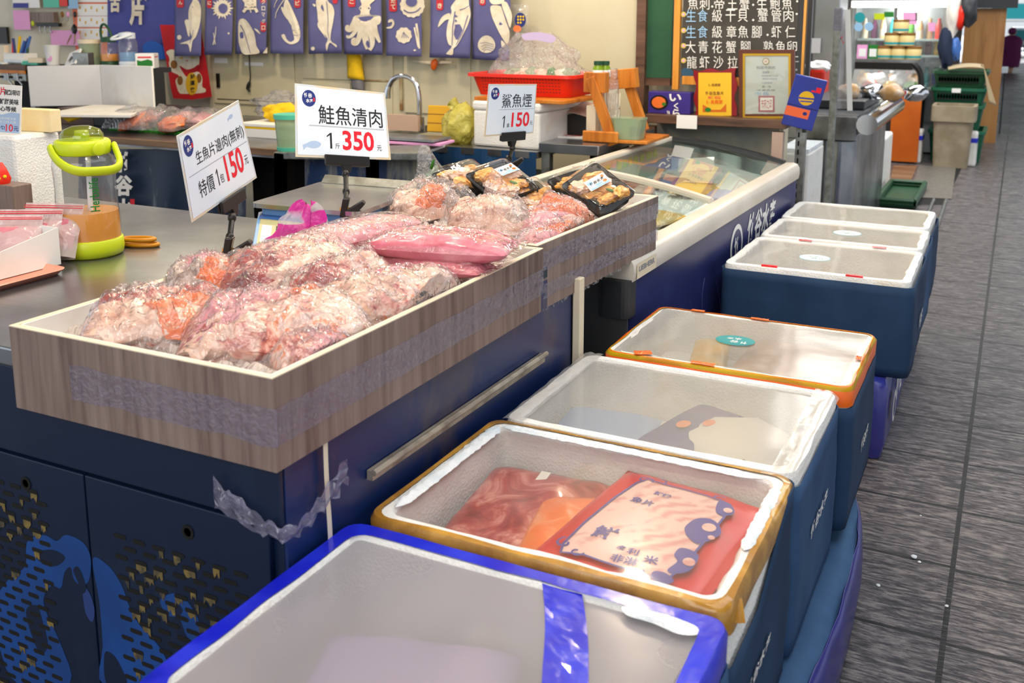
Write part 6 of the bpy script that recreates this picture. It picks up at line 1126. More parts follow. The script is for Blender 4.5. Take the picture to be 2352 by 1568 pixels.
q = at(585, 276, z=bz); single('plastic_bag', 'crumpled grey plastic bag left of the yellow cloth', 'bag', MB().blob(q+V((0, .2, .06)), (.14, .08, .07), (0, 0, .2), 6, .5, 2.2, 4), M['filmb'], smooth=True)
q = at(670, 342, z=TZ-.02); q = at(670, 342, y=3.55); t = T('plastic_tub', 'green tinted tub with mint lid beside the largest sign', 'tub', q); hh = at(670, 272, y=3.55).z-q.z; build('tub_body', MB().lathe([(.062, 0), (.07, hh)], Matrix.Translation(q), 24), M['tub'], t, smooth=True); build('tub_lid', MB().lathe([(.075, hh), (.075, hh+.02), (.001, hh+.022)], Matrix.Translation(q), 24), M['mint'], t, smooth=True); build('mint_base', MB().lathe([(.064, -.004), (.066, .012)], Matrix.Translation(q), 24), M['mint'], t, smooth=True)
# wire rack / steel shelf with mesh legs
t = T('steel_shelf', 'grey steel shelf with diamond mesh legs in front of the faucet', 'shelf', at(640, 440, y=3.45)); a = at(628, 347, y=3.45); b = at(988, 340, y=3.75)
build('shelf_top', MB().slab(at(628, 350, y=3.45), at(990, 352, y=3.45), at(985, 325, y=4.0), at(690, 325, y=4.0), .03), M['pole'], t, bevel=.004)
def meshleg(x, y0, y1, yy): 
    g = NG('mesh_leg'); v = g.voro(70, (1, 1, .6), 'DISTANCE_TO_EDGE'); m_ = g.done(g.pbsdf(g.ramp(v, [(.1, 'b9b08a'), (.2, '4a4636')]), .5)) if 'mesh_leg' not in bpy.data.materials else None
    build('mesh_leg', MB().tube([at(x, y0, y=yy), at(x+2, y1, y=yy)], .028, 12), bpy.data.materials['mesh_leg'], t, smooth=True)
meshleg(644, 352, 480, 3.46); meshleg(855, 355, 480, 3.46)
t = T('tarpaulin', 'worn navy tarpaulin with white writing hung under the fish table', 'tarpaulin', at(420, 480, y=3.66)); tarp = worn('worn_tarp', '22324a', '9aa3a8', 5, .56, .72, .35, (1, 1, .35))
build('tarp_sheet', MB().grid(lambda u, v: at(180+385*u, 342+180*v, y=3.67+.02*sin(u*22)*v), 60, 8), tarp, t, smooth=True)
for i, ch in enumerate('竹谷水'): pxtext('tarp_text', ch, 'whiteink', 3.64, t, 284, 388+54*(i-.3), 42, 48, .004, .05)
pxflat('red_seal', [rect(299, 309, 457, 474)], 'redink', 3.635, t, .005)
t = single('tarpaulin', 'pale worn blue tarpaulin hanging behind the scale', 'tarpaulin', MB().grid(lambda u, v: at(700+285*u, 356+110*v, y=3.62+.02*sin(u*15)*v), 50, 6), worn('worn_tarp_pale', '2f4a78', 'b9b6a6', 6, .48, .62, .4, (1, 1, .3)), smooth=True)
t = single('shelf_shade_block', 'black block standing in for the dark void under the steel shelf', 'crate', MB().box(at(560, 0, y=3.9).x, at(700, 0, y=3.9).x, 3.9, 4.3, 0, .76), M['blackm'])  # plain black block gives the deep shade below the shelf
# blue counter with foam box, basket
YBc = 4.06; t = T('blue_counter', 'blue covered counter carrying the white foam box', 'counter', (at(1100, 340, y=YBc).x, 4.4, 0)); x0, x1 = at(940, 340, y=YBc).x, at(1233, 340, y=YBc).x; zc = at(1100, 341, y=YBc).z
build('cloth_front', MB().grid(lambda u, v: V((x0+(x1-x0)*u, YBc+.006*sin(u*30), zc-.8*v)), 30, 4), worn('blue_cover', '1a3f66', '35608c', 4, .55, .75, .4), t); build('counter_top', MB().box(x0, x1, YBc, 4.95, zc-.03, zc), M['steeld'], t)
q = at(1160, 346, z=zc); F0 = at(1087, 334, z=zc); F1 = at(1238, 346, z=zc); u = (F1-F0); u.z = 0; u.normalize(); vv_ = V((-u.y, u.x, 0)); L = (F1-F0).length; D = .42; hz = at(1085, 231, x=F0.x).z-zc
Fb = frame(F0, u, vv_); t = T('foam_box', 'big white foam box under the red basket at the back', 'box', F0); build('box_body', MB().box(0, L, 0, D, 0, hz*.80, Fb), M['foam'], t, bevel=.012); build('box_lid', MB().box(-.004, L+.004, -.004, D+.004, hz*.805, hz, Fb), M['foam'], t, bevel=.012)
build('label_tape', MB().box(L*.36, L*.62, -.0025, -.001, .06, .10, Fb), M['edge'], t)
single('wooden_board', 'thin wooden board on top of the big white foam box', 'board', MB().box(-.0, L+.12, .01, D-.06, hz+.001, hz+.018, Fb), M['orangewood'], base=Fb @ V((L/2, D/2, hz+.001)), bevel=.003)
bz_ = F0.z+hz+.019; b0 = at(1097, 216, y=F0.y+.12); t = T('basket', 'red plastic basket with slotted sides on the wooden board', 'basket', V((b0.x+.25, b0.y+.15, bz_)))
bx0, bx1 = at(1097, 214, y=b0.y).x, at(1306, 214, y=b0.y).x; tx0, tx1 = at(1082, 170, y=b0.y).x, at(1318, 170, y=b0.y).x; zb_, zt__ = bz_, at(1200, 170, y=b0.y).z
R = [[V((p[0], p[1], zb_)) for p in ring(bx0, bx1, b0.y, b0.y+.30, .04, 5)], [V((p[0], p[1], zt__)) for p in ring(tx0, tx1, b0.y-.03, b0.y+.33, .05, 5)], [V((p[0], p[1], zt__)) for p in ring(tx0-.015, tx1+.015, b0.y-.045, b0.y+.345, .055, 5)], [V((p[0], p[1], zt__-.015)) for p in ring(tx0-.016, tx1+.016, b0.y-.046, b0.y+.346, .055, 5)]]
build('basket_body', loft(R, True), M['redplastic'], t, smooth=True)
sl = MB(); n = 26
for i in range(n):
    for j in range(5):
        x = bx0+.04+(bx1-bx0-.08)*i/(n-1); z = zb_+.02+(zt__-zb_-.045)*j/4; y = b0.y-.03*(z-zb_)/(zt__-zb_)-.0008
        sl.box(x-.006, x+.003, y-.0006, y, z, z+.011)
build('basket_slots', sl, mat('basket_gap', '7c1408', .6), t, label='rows of slots')
vb = V(((bx0+bx1)/2+.02, b0.y+.15, zt__-.02)); t = T('vegetable_bag', 'clear plastic bag with green vegetables heaped in the red basket', 'bag', vb)
for i in range(7): build('vegetable', MB().blob(vb+V((-.13+.05*i, .0, .0)), (.05, .05, .04), (0, 0, i), i, .4), M['leaf' if i == 4 else 'pale' if i % 2 else 'tub'], t, smooth=True)
hb = at(1230, 72, y=b0.y+.15).z-vb.z
def vbag(u, v): a = 2*pi*u; r = (1-v)**.75; return vb+V((cos(a)*(.19*r+.09)*(1+.25*noise.noise(V((cos(a)*2, sin(a)*2, v*4))))+.07*v*0-.03*v, sin(a)*(.09*r+.03), -.01+hb*v*(1+.12*noise.noise(V((cos(a)*3, sin(a)*3, 9))))))
build('bag_film', MB().grid(vbag, 50, 20, True), M['filmb'], t, smooth=True); pxflat('printed_label', [[(p.x, p.y) for p in cr([(1200, 78), (1240, 74), (1275, 84), (1268, 98), (1230, 92), (1205, 92)], 3)]], 'lilac', b0.y+.05, t)
# sink corner
q = at(963, 303, z=TZ); q.y = 4.45; fy = 4.45; t = T('faucet', 'curved chrome gooseneck faucet at the back wall', 'faucet', at(963, 300, y=fy))
build('neck', MB().tube([at(p.x, p.y, y=fy) for p in cr([(965, 300), (964, 262), (963, 225), (957, 195), (943, 179), (922, 174), (903, 182), (893, 200)], 5, False)], .014, 12), M['chrome'], t, smooth=True); build('nozzle', MB().tube([at(893, 198, y=fy), at(890, 212, y=fy), at(890, 226, y=fy)], [.016, .020, .020], 12), M['chrome'], t, smooth=True); build('base_collar', MB().tube([at(966, 268, y=fy), at(966, 302, y=fy)], .022, 12), M['chrome'], t, smooth=True)
board('splash_board', 'pinkish board standing behind the papers below the faucet', 'board', 889, 264, 960, 300, 4.4, mat('pink_board', 'c9ab96', .6), .02)
for i, (px, py, m, w_, lab) in enumerate(((930, 312, 'steeld', .2, 'grey tray edge below the faucet'), (955, 322, 'pinkpaper', .16, 'pink and white leaflets below the faucet'), (925, 334, 'paper', .18, 'white leaflets at the front right of the largest sign'))):
    q = at(px, py, y=3.9+.0*i); single('leaflets', lab, 'papers', MB().box(-w_, w_, -.08, .08, -.012, 0, Matrix.Translation(q) @ Matrix.Rotation(.1*i, 4, 'Z')), M[m], bevel=.002, group='papers below the faucet')
q = at(1003, 303, y=4.30); t = T('yellow_carton', 'glossy yellow carton behind the yellow plastic bag', 'carton', q); hh = at(1003, 242, y=4.3).z-q.z; Fq = frame(q, (1, .1, 0), (0, .15, 1)); build('carton_body', MB().box(-.055, .075, 0, hh, -.09, 0, Fq), M['yellowbox'], t, bevel=.004)
for k in (1, 2): build('fold_line', MB().box(-.055, .075, hh*k/3-.002, hh*k/3+.002, 0, .001, Fq), M['brownear'], t)
build('white_label', MB().box(.04, .075, .02, hh*.7, .0005, .0015, Fq), M['paper'], t)
q = at(1056, 333, z=zc); t = single('yellow_bag', 'pale yellow knotted plastic bag left of the big foam box', 'bag', MB().blob(at(1056, 288, y=q.y+.05), (.085, .075, .105), (0, .15, .3), 3, .32, 1.8, 4).tube([at(1040, 248, y=q.y+.05), at(1044, 240, y=q.y+.05), at(1038, 234, y=q.y+.05)], [.03, .022, .03], 10), M['yellowbag'], smooth=True)
q = at(995, 440, y=3.41); t = T('vegetable_bag', 'hanging clear bag with green leaves between scale and food packs', 'bag', q)
def hbag(u, v): a = 2*pi*u; r = .012+.055*min(1, v*1.25)**.8; c_ = at(973+25*v, 332+112*v, y=3.41); return c_+RT*(r*cos(a)*(1+.3*noise.noise(V((cos(a)*2, v*3, 1)))))+V((0, r*.6*sin(a), 0))
build('bag_film', MB().grid(hbag, 30, 20, True), M['filmb'], t, smooth=True); build('leaf_bunch', MB().blob(at(1000, 415, y=3.43), (.04, .03, .05), seed=2, amp=.5), M['tub'], t, smooth=True); build('green_leaf', MB().blob(at(993, 377, y=3.39), (.006, .005, .022), (0, .3, 0), 3, .5), M['leaf'], t, smooth=True)
# steel table with wooden rack
ST = at(1237, 327, y=4.08); zt2 = ST.z; x0, x1 = ST.x, -1.62
t = T('steel_table', 'grey steel side table carrying the wooden skewer rack', 'table', (x0, 4.08, 0)); build('table_top', MB().box(x0, x1, 4.08, 4.84, zt2-.045, zt2), M['steel'], t, bevel=.004)
for x, y in ((x0+.03, 4.11), (x0+.03, 4.8), (x1-.03, 4.8)): build('leg', MB().box(x-.02, x+.02, y-.02, y+.02, 0, zt2-.046), M['pole'], t)
single('table_shade_block', 'black block standing in for the dark void under the steel side table', 'cabinet', MB().box(x0+.12, x1-.1, 4.4, 4.75, 0, zt2-.06), M['blackm'])  # black filler painted as the shade below the table
yk = 4.22
def rk(px, py, y=yk): return at(px, py, y=y)
t = T('skewer_rack', 'orange wooden a-frame rack holding chopsticks and a plastic box', 'rack', rk(1420, 330))
def beam(nm, a, b, w, d): 
    a, b = V(a), V(b); u = (b-a).normalized(); F = frame(a, u, V((0, 0, 1)) if abs(u.z) < .7 else V((1, 0, 0))); build(nm, MB().box(0, (b-a).length, -w/2, w/2, -d/2, d/2, F), M['orangewood'], t, bevel=.003)
beam('side_beam', rk(1357, 178), rk(1410, 333), .045, .03); beam('side_beam', rk(1440, 180, yk+.24), rk(1480, 300, yk+.24), .045, .03)
beam('top_shelf', rk(1345, 188, yk+.02), rk(1395, 190, yk+.02), .09, .05); beam('top_shelf', rk(1395, 184, yk+.22), rk(1464, 178, yk+.22), .09, .05)
build('bottom_tray', MB().box(rk(1348, 0).x, rk(1498, 0).x, yk-.02, yk+.30, zt2+.002, zt2+.016), M['orangewood'], t, bevel=.003); build('tray_front', MB().box(rk(1348, 0).x, rk(1432, 0).x, yk-.035, yk-.021, zt2+.002, rk(1390, 300).z), M['orangewood'], t, bevel=.006); build('tray_side', MB().box(rk(1432, 0).x, rk(1498, 0, yk+.3).x+.05, yk+.1, yk+.115, zt2+.017, rk(1480, 290, yk+.1).z), M['orangewood'], t, bevel=.006)
q = V((rk(1405, 0, yk+.08).x, yk+.08, zt2+.017)); t = T('chopstick_bag', 'bag of bamboo chopsticks standing in the wooden rack', 'chopsticks', q)
for i in range(8): build('chopstick', MB().tube([q+V((-.04+.011*i, .004*(i % 3), 0)), q+V((-.045+.013*i, .004*(i % 3), .20))], .0045, 6), M['edge'], t)
build('bag_film', MB().grid(lambda u, v: q+V(((.06-.03*v)*cos(2*pi*u), .03*sin(2*pi*u)+.005, .30*v+.01)), 24, 10, True), M['filmb'], t, smooth=True)
single('paper_sleeve', 'tall cream paper sleeve at the left inside the wooden rack', 'sleeve', MB().box(q.x-.09, q.x-.045, yk+.02, yk+.08, zt2+.017, zt2+.16), M['edge'])
q = V((rk(1452, 0, yk+.05).x, yk+.05, zt2+.017)); t = T('plastic_box', 'milky plastic box with pink content at the foot of the rack', 'box', q); R = [[q+V((p[0], p[1], z)) for p in ring(-w_, w_, -.05, .05, .02, 4)] for w_, z in ((.06, 0), (.07, .085), (.074, .087), (.074, .095))]; build('box_body', loft(R, True, True), M['tub'], t, smooth=True); build('pink_content', MB().blob(q+V((-.055, -.05, .02)), (.02, .01, .012), sub=2), M['pinkpaper'], t, smooth=True)
for i, px in enumerate((1373, 1390)):
    q = rk(px, 184, yk+.02); q = at(px, 181, y=yk+.02+.05*i); hh = at(px, 140, y=q.y).z-q.z; t = T('pill_bottle', ('left', 'right')[i]+' of two green pill bottles with white labels on the rack', 'bottle', q, group='pill bottles on the rack'); XJ2 = Matrix.Translation(q); build('bottle', MB().lathe([(.021, 0), (.023, .005), (.023, hh*.62), (.016, hh*.75), (.016, hh*.8)], XJ2, 20), mat('olive_bottle', '7a9a1c', .2) if not i else bpy.data.materials['olive_bottle'], t, smooth=True); build('cap', MB().lathe([(.019, hh*.78), (.019, hh), (.001, hh)], XJ2, 20), M['dgreen'], t, smooth=True); build('label', MB().lathe([(.0235, .01), (.0235, hh*.5)], XJ2, 20, False), M['paper'], t, smooth=True)
q = at(1338, 288, y=4.45); single('takeout_trays', 'stack of black takeaway trays left of the rack', 'trays', loft([[V((q.x+p[0], q.y+p[1], zt2+z)) for p in ring(-w_, w_, -.07, .07, .02, 3)] for w_, z in ((.06, 0), (.085, .09), (.09, .1))], True, True), M['black'], smooth=True)
single('pink_papers', 'pinkish papers lying on the black takeaway trays', 'papers', MB().grid(lambda u, v: V((q.x-.1+.2*u, q.y-.08+.16*v, zt2+.103+.04*v+.01*sin(u*5))), 8, 6), mat('pinkish_paper', 'cfae9f', .6), solid=.004)
q = at(1305, 314, z=zt2); t = single('flyer', 'white flyer with red writing on the steel side table', 'flyer', MB().box(-.10, .11, -.05, .12, 0, .004, Matrix.Translation((q.x, q.y, zt2))), M['paper']); text('flyer_text', '優惠', M['redink'], Matrix.Translation((q.x, q.y, zt2+.0042)), None, 0, .03, w=.12, h=.07).parent = None if False else t
for o in t.children: o.matrix_parent_inverse = t.matrix_world.inverted() if False else Matrix.Translation(-t.location)
# ---------------------------------------------------------------- post, boards and shelf at the right end
single('wall_post', 'dark brown timber post between socket and green board', 'post', MB().box(at(1463, 0, y=5.0).x, at(1484, 0, y=5.0).x, 5.0, 5.08, .75, 2.6), M['darkwood'])
t = T('green_board', 'dark green chalkboard in a brown frame left of the menu board', 'board', at(1512, 190, y=5.03)); q = pq(1484, -80, 1548, 178, 5.03); build('board_face', MB().box(q[0].x, q[1].x, 5.03, 5.045, q[3].z, q[0].z), M['greenboard'], t); build('board_frame', MB().box(q[0].x, q[1].x, 5.02, 5.05, q[3].z-.04, q[3].z-.001), M['darkwood'], t)
YM = 4.96; t = T('menu_board', 'black chalk menu board in orange wood frame with chinese writing', 'menu board', at(1700, 198, y=YM))
def fb_(nm, x0, y0, x1, y1, m='oak', th=.03, dy=0): a, b = at(x0, y1, y=YM+dy), at(x1, y0, y=YM+dy); build(nm, MB().box(a.x, b.x, YM+dy, YM+dy+th, at((x0+x1)/2, y1, y=YM+dy).z, at((x0+x1)/2, y0, y=YM+dy).z), M[m], t, bevel=.002)
fb_('frame_side', 1543, -60, 1565, 206); fb_('frame_side', 1837, -60, 1857, 200); fb_('frame_bottom', 1566, 178, 1836, 198); fb_('board_face', 1564, -60, 1838, 180, 'board', .012, .01)
rows = ((8, [('魚', 1592, 'chalk'), ('刺', 1618, 'chalk'), ('帝', 1652, 'chalk'), ('王', 1682, 'chalk'), ('蟹', 1710, 'chalk'), ('生', 1750, 'chalk'), ('鮑', 1780, 'chalk'), ('魚', 1808, 'chalk')]), (36, [('生', 1587, 'chalkblue'), ('食', 1614, 'chalkblue'), ('級', 1647, 'chalk'), ('干', 1678, 'chalk'), ('貝', 1706, 'chalk'), ('蟹', 1752, 'chalk'), ('管', 1783, 'chalk'), ('肉', 1811, 'chalk')]), (73, [('生', 1587, 'chalkblue'), ('食', 1614, 'chalkblue'), ('級', 1647, 'chalk'), ('章', 1680, 'chalk'), ('魚', 1707, 'chalk'), ('腳', 1738, 'chalk'), ('虾', 1783, 'chalk'), ('仁', 1815, 'chalk')]), (108, [('大', 1586, 'chalk'), ('青', 1615, 'chalk'), ('花', 1647, 'chalk'), ('蟹', 1679, 'chalk'), ('腳', 1712, 'chalk'), ('熟', 1765, 'chalk'), ('魚', 1793, 'chalk'), ('卵', 1819, 'chalk')]), (143, [('龍', 1589, 'chalk'), ('虾', 1618, 'chalk'), ('沙', 1650, 'chalk'), ('拉', 1683, 'chalk'), ('干', 1823, 'chalk')]))
for yy, r in rows:
    for ch, x, m in r: pxtext('chalk_writing', ch, m, YM+.009, t, x, yy, 23, 28, .003, 0)
for x, y in ((1636, 15), (1730, 11), (1831, 3), (1730, 46), (1830, 32), (1763, 80), (1829, 160)): pxflat('chalk_dot', [ell(x, y, 2.5, 2.5, 10)], 'chalk', YM+.009, t)
pxflat('chalk_bullets', [ell(1570, y, 6, 6, 16) for y in (33, 70, 105, 139)], 'chalky', YM+.009, t); pxflat('chalk_bullet_cores', [ell(1570, y, 3, 3, 12) for y in (33, 70, 105, 139)], 'pinkpaper', YM+.009, t, .004)
pxflat('blue_chalk_drawing', [[(p.x, p.y) for p in cr([(1566, 160), (1580, 156), (1592, 164), (1590, 177), (1570, 178)], 3)]], mat('blue_chalk_dark', '33566f', .9), YM+.009, t)
single('black_upright', 'black upright right of the menu board', 'post', MB().box(at(1858, 0, y=4.97).x, at(1867, 0, y=4.97).x, 4.97, 5.0, .9, 2.4), M['black'])
YH = 4.86; zsh = at(1640, 269, y=YH).z; t = T('display_shelf', 'dark wooden shelf carrying certificates above the freezer end', 'shelf', (at(1640, 270, y=YH).x, YH, 0)); sx0, sx1 = at(1481, 270, y=YH).x, at(1806, 270, y=YH).x
build('shelf_board', MB().box(sx0, sx1, YH, YH+.26, at(1640, 289, y=YH).z, zsh), M['darkwood'], t, bevel=.003)
a, b = at(1789, 0, y=YH+.02).x, at(1815, 0, y=YH+.02).x; build('leg', MB().box(a, b, YH+.01, YH+.05, 0, zsh-.06), mat('pale_post', 'b49c8e', .5), t)
build('back_panel', MB().box(sx0, a-.003, YH+.2, YH+.21, 0, zsh-.06), mat('grey_backing', '8c9088', .4, col2='b3aa92', ns=3), t)
build('left_leg', MB().box(sx0+.01, sx0+.05, YH+.01, YH+.05, 0, zsh-.06), M['darkwood'], t)
t = single('price_card', 'white card with faint print clipped to the edge of the dark shelf', 'card', MB().box(at(1562, 0, y=YH-.01).x, at(1610, 0, y=YH-.01).x, YH-.008, YH-.004, at(1586, 296, y=YH-.01).z, at(1586, 265, y=YH-.01).z), M['paper']); pxflat('fish_drawing', [[(p.x, p.y) for p in cr([(1576, 268), (1585, 275), (1590, 281), (1580, 277)], 3)]], 'greyink', YH-.008, t)
for o in t.children: o.matrix_parent_inverse = Matrix.Translation(-t.location)
yk = YH+.06
def standing(name, lab, cat, px, mm, th, tilt=.0): 
    q = [at(p[0], p[1], y=yk) for p in px]
    t = T(name, lab, cat, (q[3]+q[2])/2); return t, q
t = T('roe_box', 'purple box with orange salmon roe picture and white kana', 'box', V((at(1535, 268, y=yk).x, yk, zsh))); a, b = at(1488, 268, y=yk).x, at(1584, 268, y=yk).x; h = at(1535, 211, y=yk).z-zsh; build('box_body', MB().box(a, b, yk, yk+.07, zsh+.001, zsh+h), M['purplebox'], t, bevel=.003)
pxflat('dish_print', [ell(1514, 235, 21, 17)], 'black', yk, t); pxflat('roe_print', [ell(1513, 235, 16, 13)], 'salmon', yk, t, .003); pxflat('leaf_print', [ell(1525, 239, 5, 4)], 'leaf', yk, t, .004)
for s, x, y, w, h in (('い', 1551, 224, 28, 17), ('く', 1553, 243, 11, 14), ('ら', 1553, 260, 17, 20), ('醬油', 1535, 260, 7, 12)): pxtext('box_text', s, 'whiteink', yk, t, x, y, w, h, .003, .03)
t = T('plaque', 'dark red wooden plaque with gold plate on the dark shelf', 'plaque', V((at(1643, 268, y=yk).x, yk, zsh))); wv = []
for i in range(60):
    s = i/60*4; k = int(s); f_ = s-k; A = [(1593, 158), (1694, 156), (1692, 266), (1593, 266)]; p, q = A[k], A[(k+1) % 4]; n_ = [(0, 1), (-1, 0), (0, 0), (1, 0)][k]; w_ = 3.2*sin(f_*pi*4)+3; wv.append((p[0]+(q[0]-p[0])*f_+n_[0]*w_, p[1]+(q[1]-p[1])*f_+n_[1]*w_))
mb = MB(); n = len(wv); mb.v = [at(p[0], p[1], y=yk+.02) for p in wv]+[at(p[0], p[1], y=yk+.02)+V((0, .025, 0)) for p in wv]; mb.f = [tuple(range(n)), tuple(range(2*n-1, n-1, -1))]+[(i, (i+1) % n, n+(i+1) % n, n+i) for i in range(n)]; build('plaque_board', mb, M['plaque'], t)
q = pq(1604, 167, 1680, 266, yk+.018); build('gold_plate', MB().slab(q[3], q[2], q[1], q[0], .004), M['goldplate'], t)
for s, x, y, w, h, m in (('優良店家', 1641, 195, 28, 7, 'brownear'), ('竹谷生魚片', 1641, 214, 42, 9, 'brownear'), ('榮獲認證', 1641, 224, 30, 7, 'orangeink'), ('優良商家', 1641, 234, 38, 10, 'orange_tape')): pxtext('plaque_text', s, m, yk+.018, t, x, y, w, h, .002, .02)
pxflat('corner_print', [[(1614, 240), (1635, 252), (1655, 252), (1668, 238), (1668, 257), (1614, 257)]], 'orangep', yk+.018, t, .001); pxflat('green_print', [ell(1626, 252, 7, 5)], 'greenink', yk+.018, t, .002)
t = T('certificate', 'framed white certificate with red square seal on the dark shelf', 'certificate', V((at(1760, 268, y=yk).x, yk, zsh)))
def fr3(nm, x0, y0, x1, y1, w, m, dy, th):
    for a in ((x0, y0, x1, y0+w), (x0, y1-w, x1, y1), (x0, y0+w, x0+w, y1-w), (x1-w, y0+w, x1, y1-w)): q = pq(*a, yk+dy); build(nm, MB().slab(q[3], q[2], q[1], q[0], th), M[m], t)
fr3('outer_frame', 1697, 114, 1825, 272, 10, 'certframe', 0, .018); fr3('gold_frame', 1706, 123, 1816, 272, 5, 'goldframe', -.001, .012)
q = pq(1710, 127, 1812, 268, yk+.004); build('paper_sheet', MB().slab(q[3], q[2], q[1], q[0], .003), M['certpaper'], t)
fo = yk+.004
pxflat('red_seal', [rect(1742, 1779, 220, 257)], mat('seal_red', 'cf5a66', .6), fo, t); pxflat('seal_field', [rect(1746, 1775, 224, 253)], 'certpaper', fo, t, .0026); pxtext('seal_text', '市府之印', bpy.data.materials and 'redink', fo, t, 1760.5, 238.5, 24, 22, .003)
pxflat('gold_emblem', [ell(1759, 141, 8, 8)], 'goldframe', fo, t); pxflat('emblem_core', [ell(1759, 141, 6, 6)], 'certpaper', fo, t, .0026); pxtext('emblem_text', '桃', 'redink', fo, t, 1759, 141, 7, 6, .003)
for s, x, y, w, h, m in (('桃園市政府', 1759, 155, 44, 7, 'greyink'), ('感謝狀', 1759, 166, 16, 6, 'greyink'), ('茲感謝熱心公益', 1768, 174, 38, 4, 'greyink'), ('貢獻良多特頒此狀', 1768, 181, 34, 4, 'greyink'), ('以資表揚', 1762, 190, 24, 4, 'greyink'), ('第一名', 1760, 199, 20, 5, 'greyink'), ('中華民國', 1760, 207, 40, 4, 'greyink'), ('市長', 1750, 215, 34, 8, 'chalkblue'), ('中華民國一百一十二年', 1762, 262, 70, 4, 'greyink')): pxtext('certificate_text', s, m, fo, t, x, y, w, h, .002)
q = pq(1708, 125, 1814, 270, yk+.001); build('glass_pane', MB().slab(q[3], q[2], q[1], q[0], .0005), M['glassd'], t)
ENV = dict(c=V((-.8866, 4.8286, 1.0548)), u=V((.9507, .2214, -.2173)), v=V((.2622, -.1992, .9442)))
Fe = frame(ENV['c'], ENV['u'], ENV['v']); t = T('gift_sleeve', 'blue gift sleeve with gold crest and orange label hanging at the shelf end', 'sleeve', Fe @ V((0, -.1276, 0)), R=Fe.to_3x3()); build('sleeve_body', MB().box(-.073, .073, -.1276, .1276, -.014, 0, Fe), M['envelope'], t, bevel=.004)
flat('orange_band', [rect(-.073, .038, -.075, -.028)], M['orangeink'], Fe, t, .0006); flat('dark_line', [rect(-.073, .073, -.022, -.019)], M['black'], Fe, t, .0006); flat('gold_crest', [ell(.004, .025, .035, .035), ], M['gold'], Fe, t, .0006); flat('crest_gap', [strip2([(-.03, .02), (.04, .03)], .004, .004), strip2([(-.02, .005), (.035, .015)], .003, .003)], M['envelope'], Fe, t, .001); flat('red_stamp', [rect(.035, .058, .062, .088), ell(.025, .066, .01, .005)], M['redink'], Fe, t, .0006); flat('blue_mark', [ell(.018, -.05, .01, .009)], M['navyink'], Fe, t, .001)
# ---------------------------------------------------------------- the stalls further up the aisle
def bp(px0, px1, y0, y1, z0, z1, pxy=None): return MB().box(at(px0, 100, y=y0).x, at(px1, 100, y=y0).x, y0, y1, z0, z1)
def zat(px, py, y): return at(px, py, y=y).z
# slotted upright, crate and steel table just beyond the shelf
yp = 5.05; t = T('slotted_upright', 'galvanised slotted angle upright beside the freezer end', 'upright', (at(1834, 470, y=yp).x, yp, 0)); x0, x1 = at(1823, 400, y=yp).x, at(1845, 400, y=yp).x
build('angle_bar', MB().box(x0, x1, yp, yp+.004, 0, 1.0).box(x1-.004, x1, yp+.0045, yp+.04, 0, 1.0), M['pole'], t); sl = MB()
for i in range(22): sl.box((x0+x1)/2-.012, (x0+x1)/2-.004, yp-.001, yp-.0002, .05+i*.043, .075+i*.043)
build('slots', sl, M['blackm'], t)
yc = 5.35; zc1 = zat(1860, 353, yc); t = T('foam_crate', 'grey white foam crate behind the slotted upright', 'crate', (at(1862, 400, y=yc).x, yc+.2, 0)); mb = bp(1800, 1872, yc, yc+.45, 0, zc1); build('crate_body', mb, M['foam'], t, bevel=.012); build('crate_lid', bp(1801, 1871, yc+.01, yc+.44, zc1+.001, zc1+.02), M['frost'], t)
yt = 6.6; zt3 = zat(2000, 268, yt); t = T('steel_counter', 'dark stainless counter with rounded bumper edge beyond the menu board', 'counter', (at(1950, 400, y=yt).x, yt+.6, 0)); xa, xb = at(1780, 300, y=yt).x, at(1968, 300, y=yt).x
build('counter_body', MB().box(xa, xb, yt+.04, yt+1.6, 0, zt3-.12), M['steeld'], t, bevel=.01); build('counter_top', MB().box(xa, xb, yt, yt+1.6, zt3-.03, zt3), M['steel'], t)
build('front_bumper', MB().box(xa, xb, yt-.02, yt-.001, zt3-.16, zt3-.004), M['steeld'], t, bevel=.03, seg=4); build('side_bumper', MB().tube([(xb+.06, yt-.02, zt3-.05), (xb+.06, yt+1.62, zt3-.05)], .065, 14), M['chrome'], t, smooth=True)
build('corner_leg', MB().tube([(xb-.10, yt+.02, 0), (xb-.10, yt+.02, zt3-.16)], .10, 14), M['steel'], t, smooth=True)
t = T('roll_tray', 'dark tray of foil wrapped goods on the stainless counter', 'tray', ((xa+xb)/2, yt+.9, zt3)); build('tray_body', MB().box(xa+.1, xb-.02, yt+.45, yt+1.3, zt3+.001, zt3+.06), M['rubber'], t, bevel=.01)
for i in range(4): build('foil_parcel', MB().blob((xa+.35+.14*i, yt+.7+.1*(i % 2), zt3+.10), (.08, .07, .06), seed=i), M['chrome'] if i % 2 else M['deliwarm'], t, smooth=True)
yq = 6.3; t = T('grey_pole', 'thin grey pole from floor upward right of the blue gift sleeve', 'pole', at(1910, 470, y=yq)); x = at(1909, 300, y=yq).x; build('pole', MB().box(x-.02, x+.02, yq, yq+.04, 0, zat(1909, 18, yq)), M['pole'], t, bevel=.004)
build('taped_top', MB().box(x-.022, x+.022, yq-.002, yq+.042, zat(1909, 70, yq), zat(1909, 18, yq)), M['clear_tape'], t)
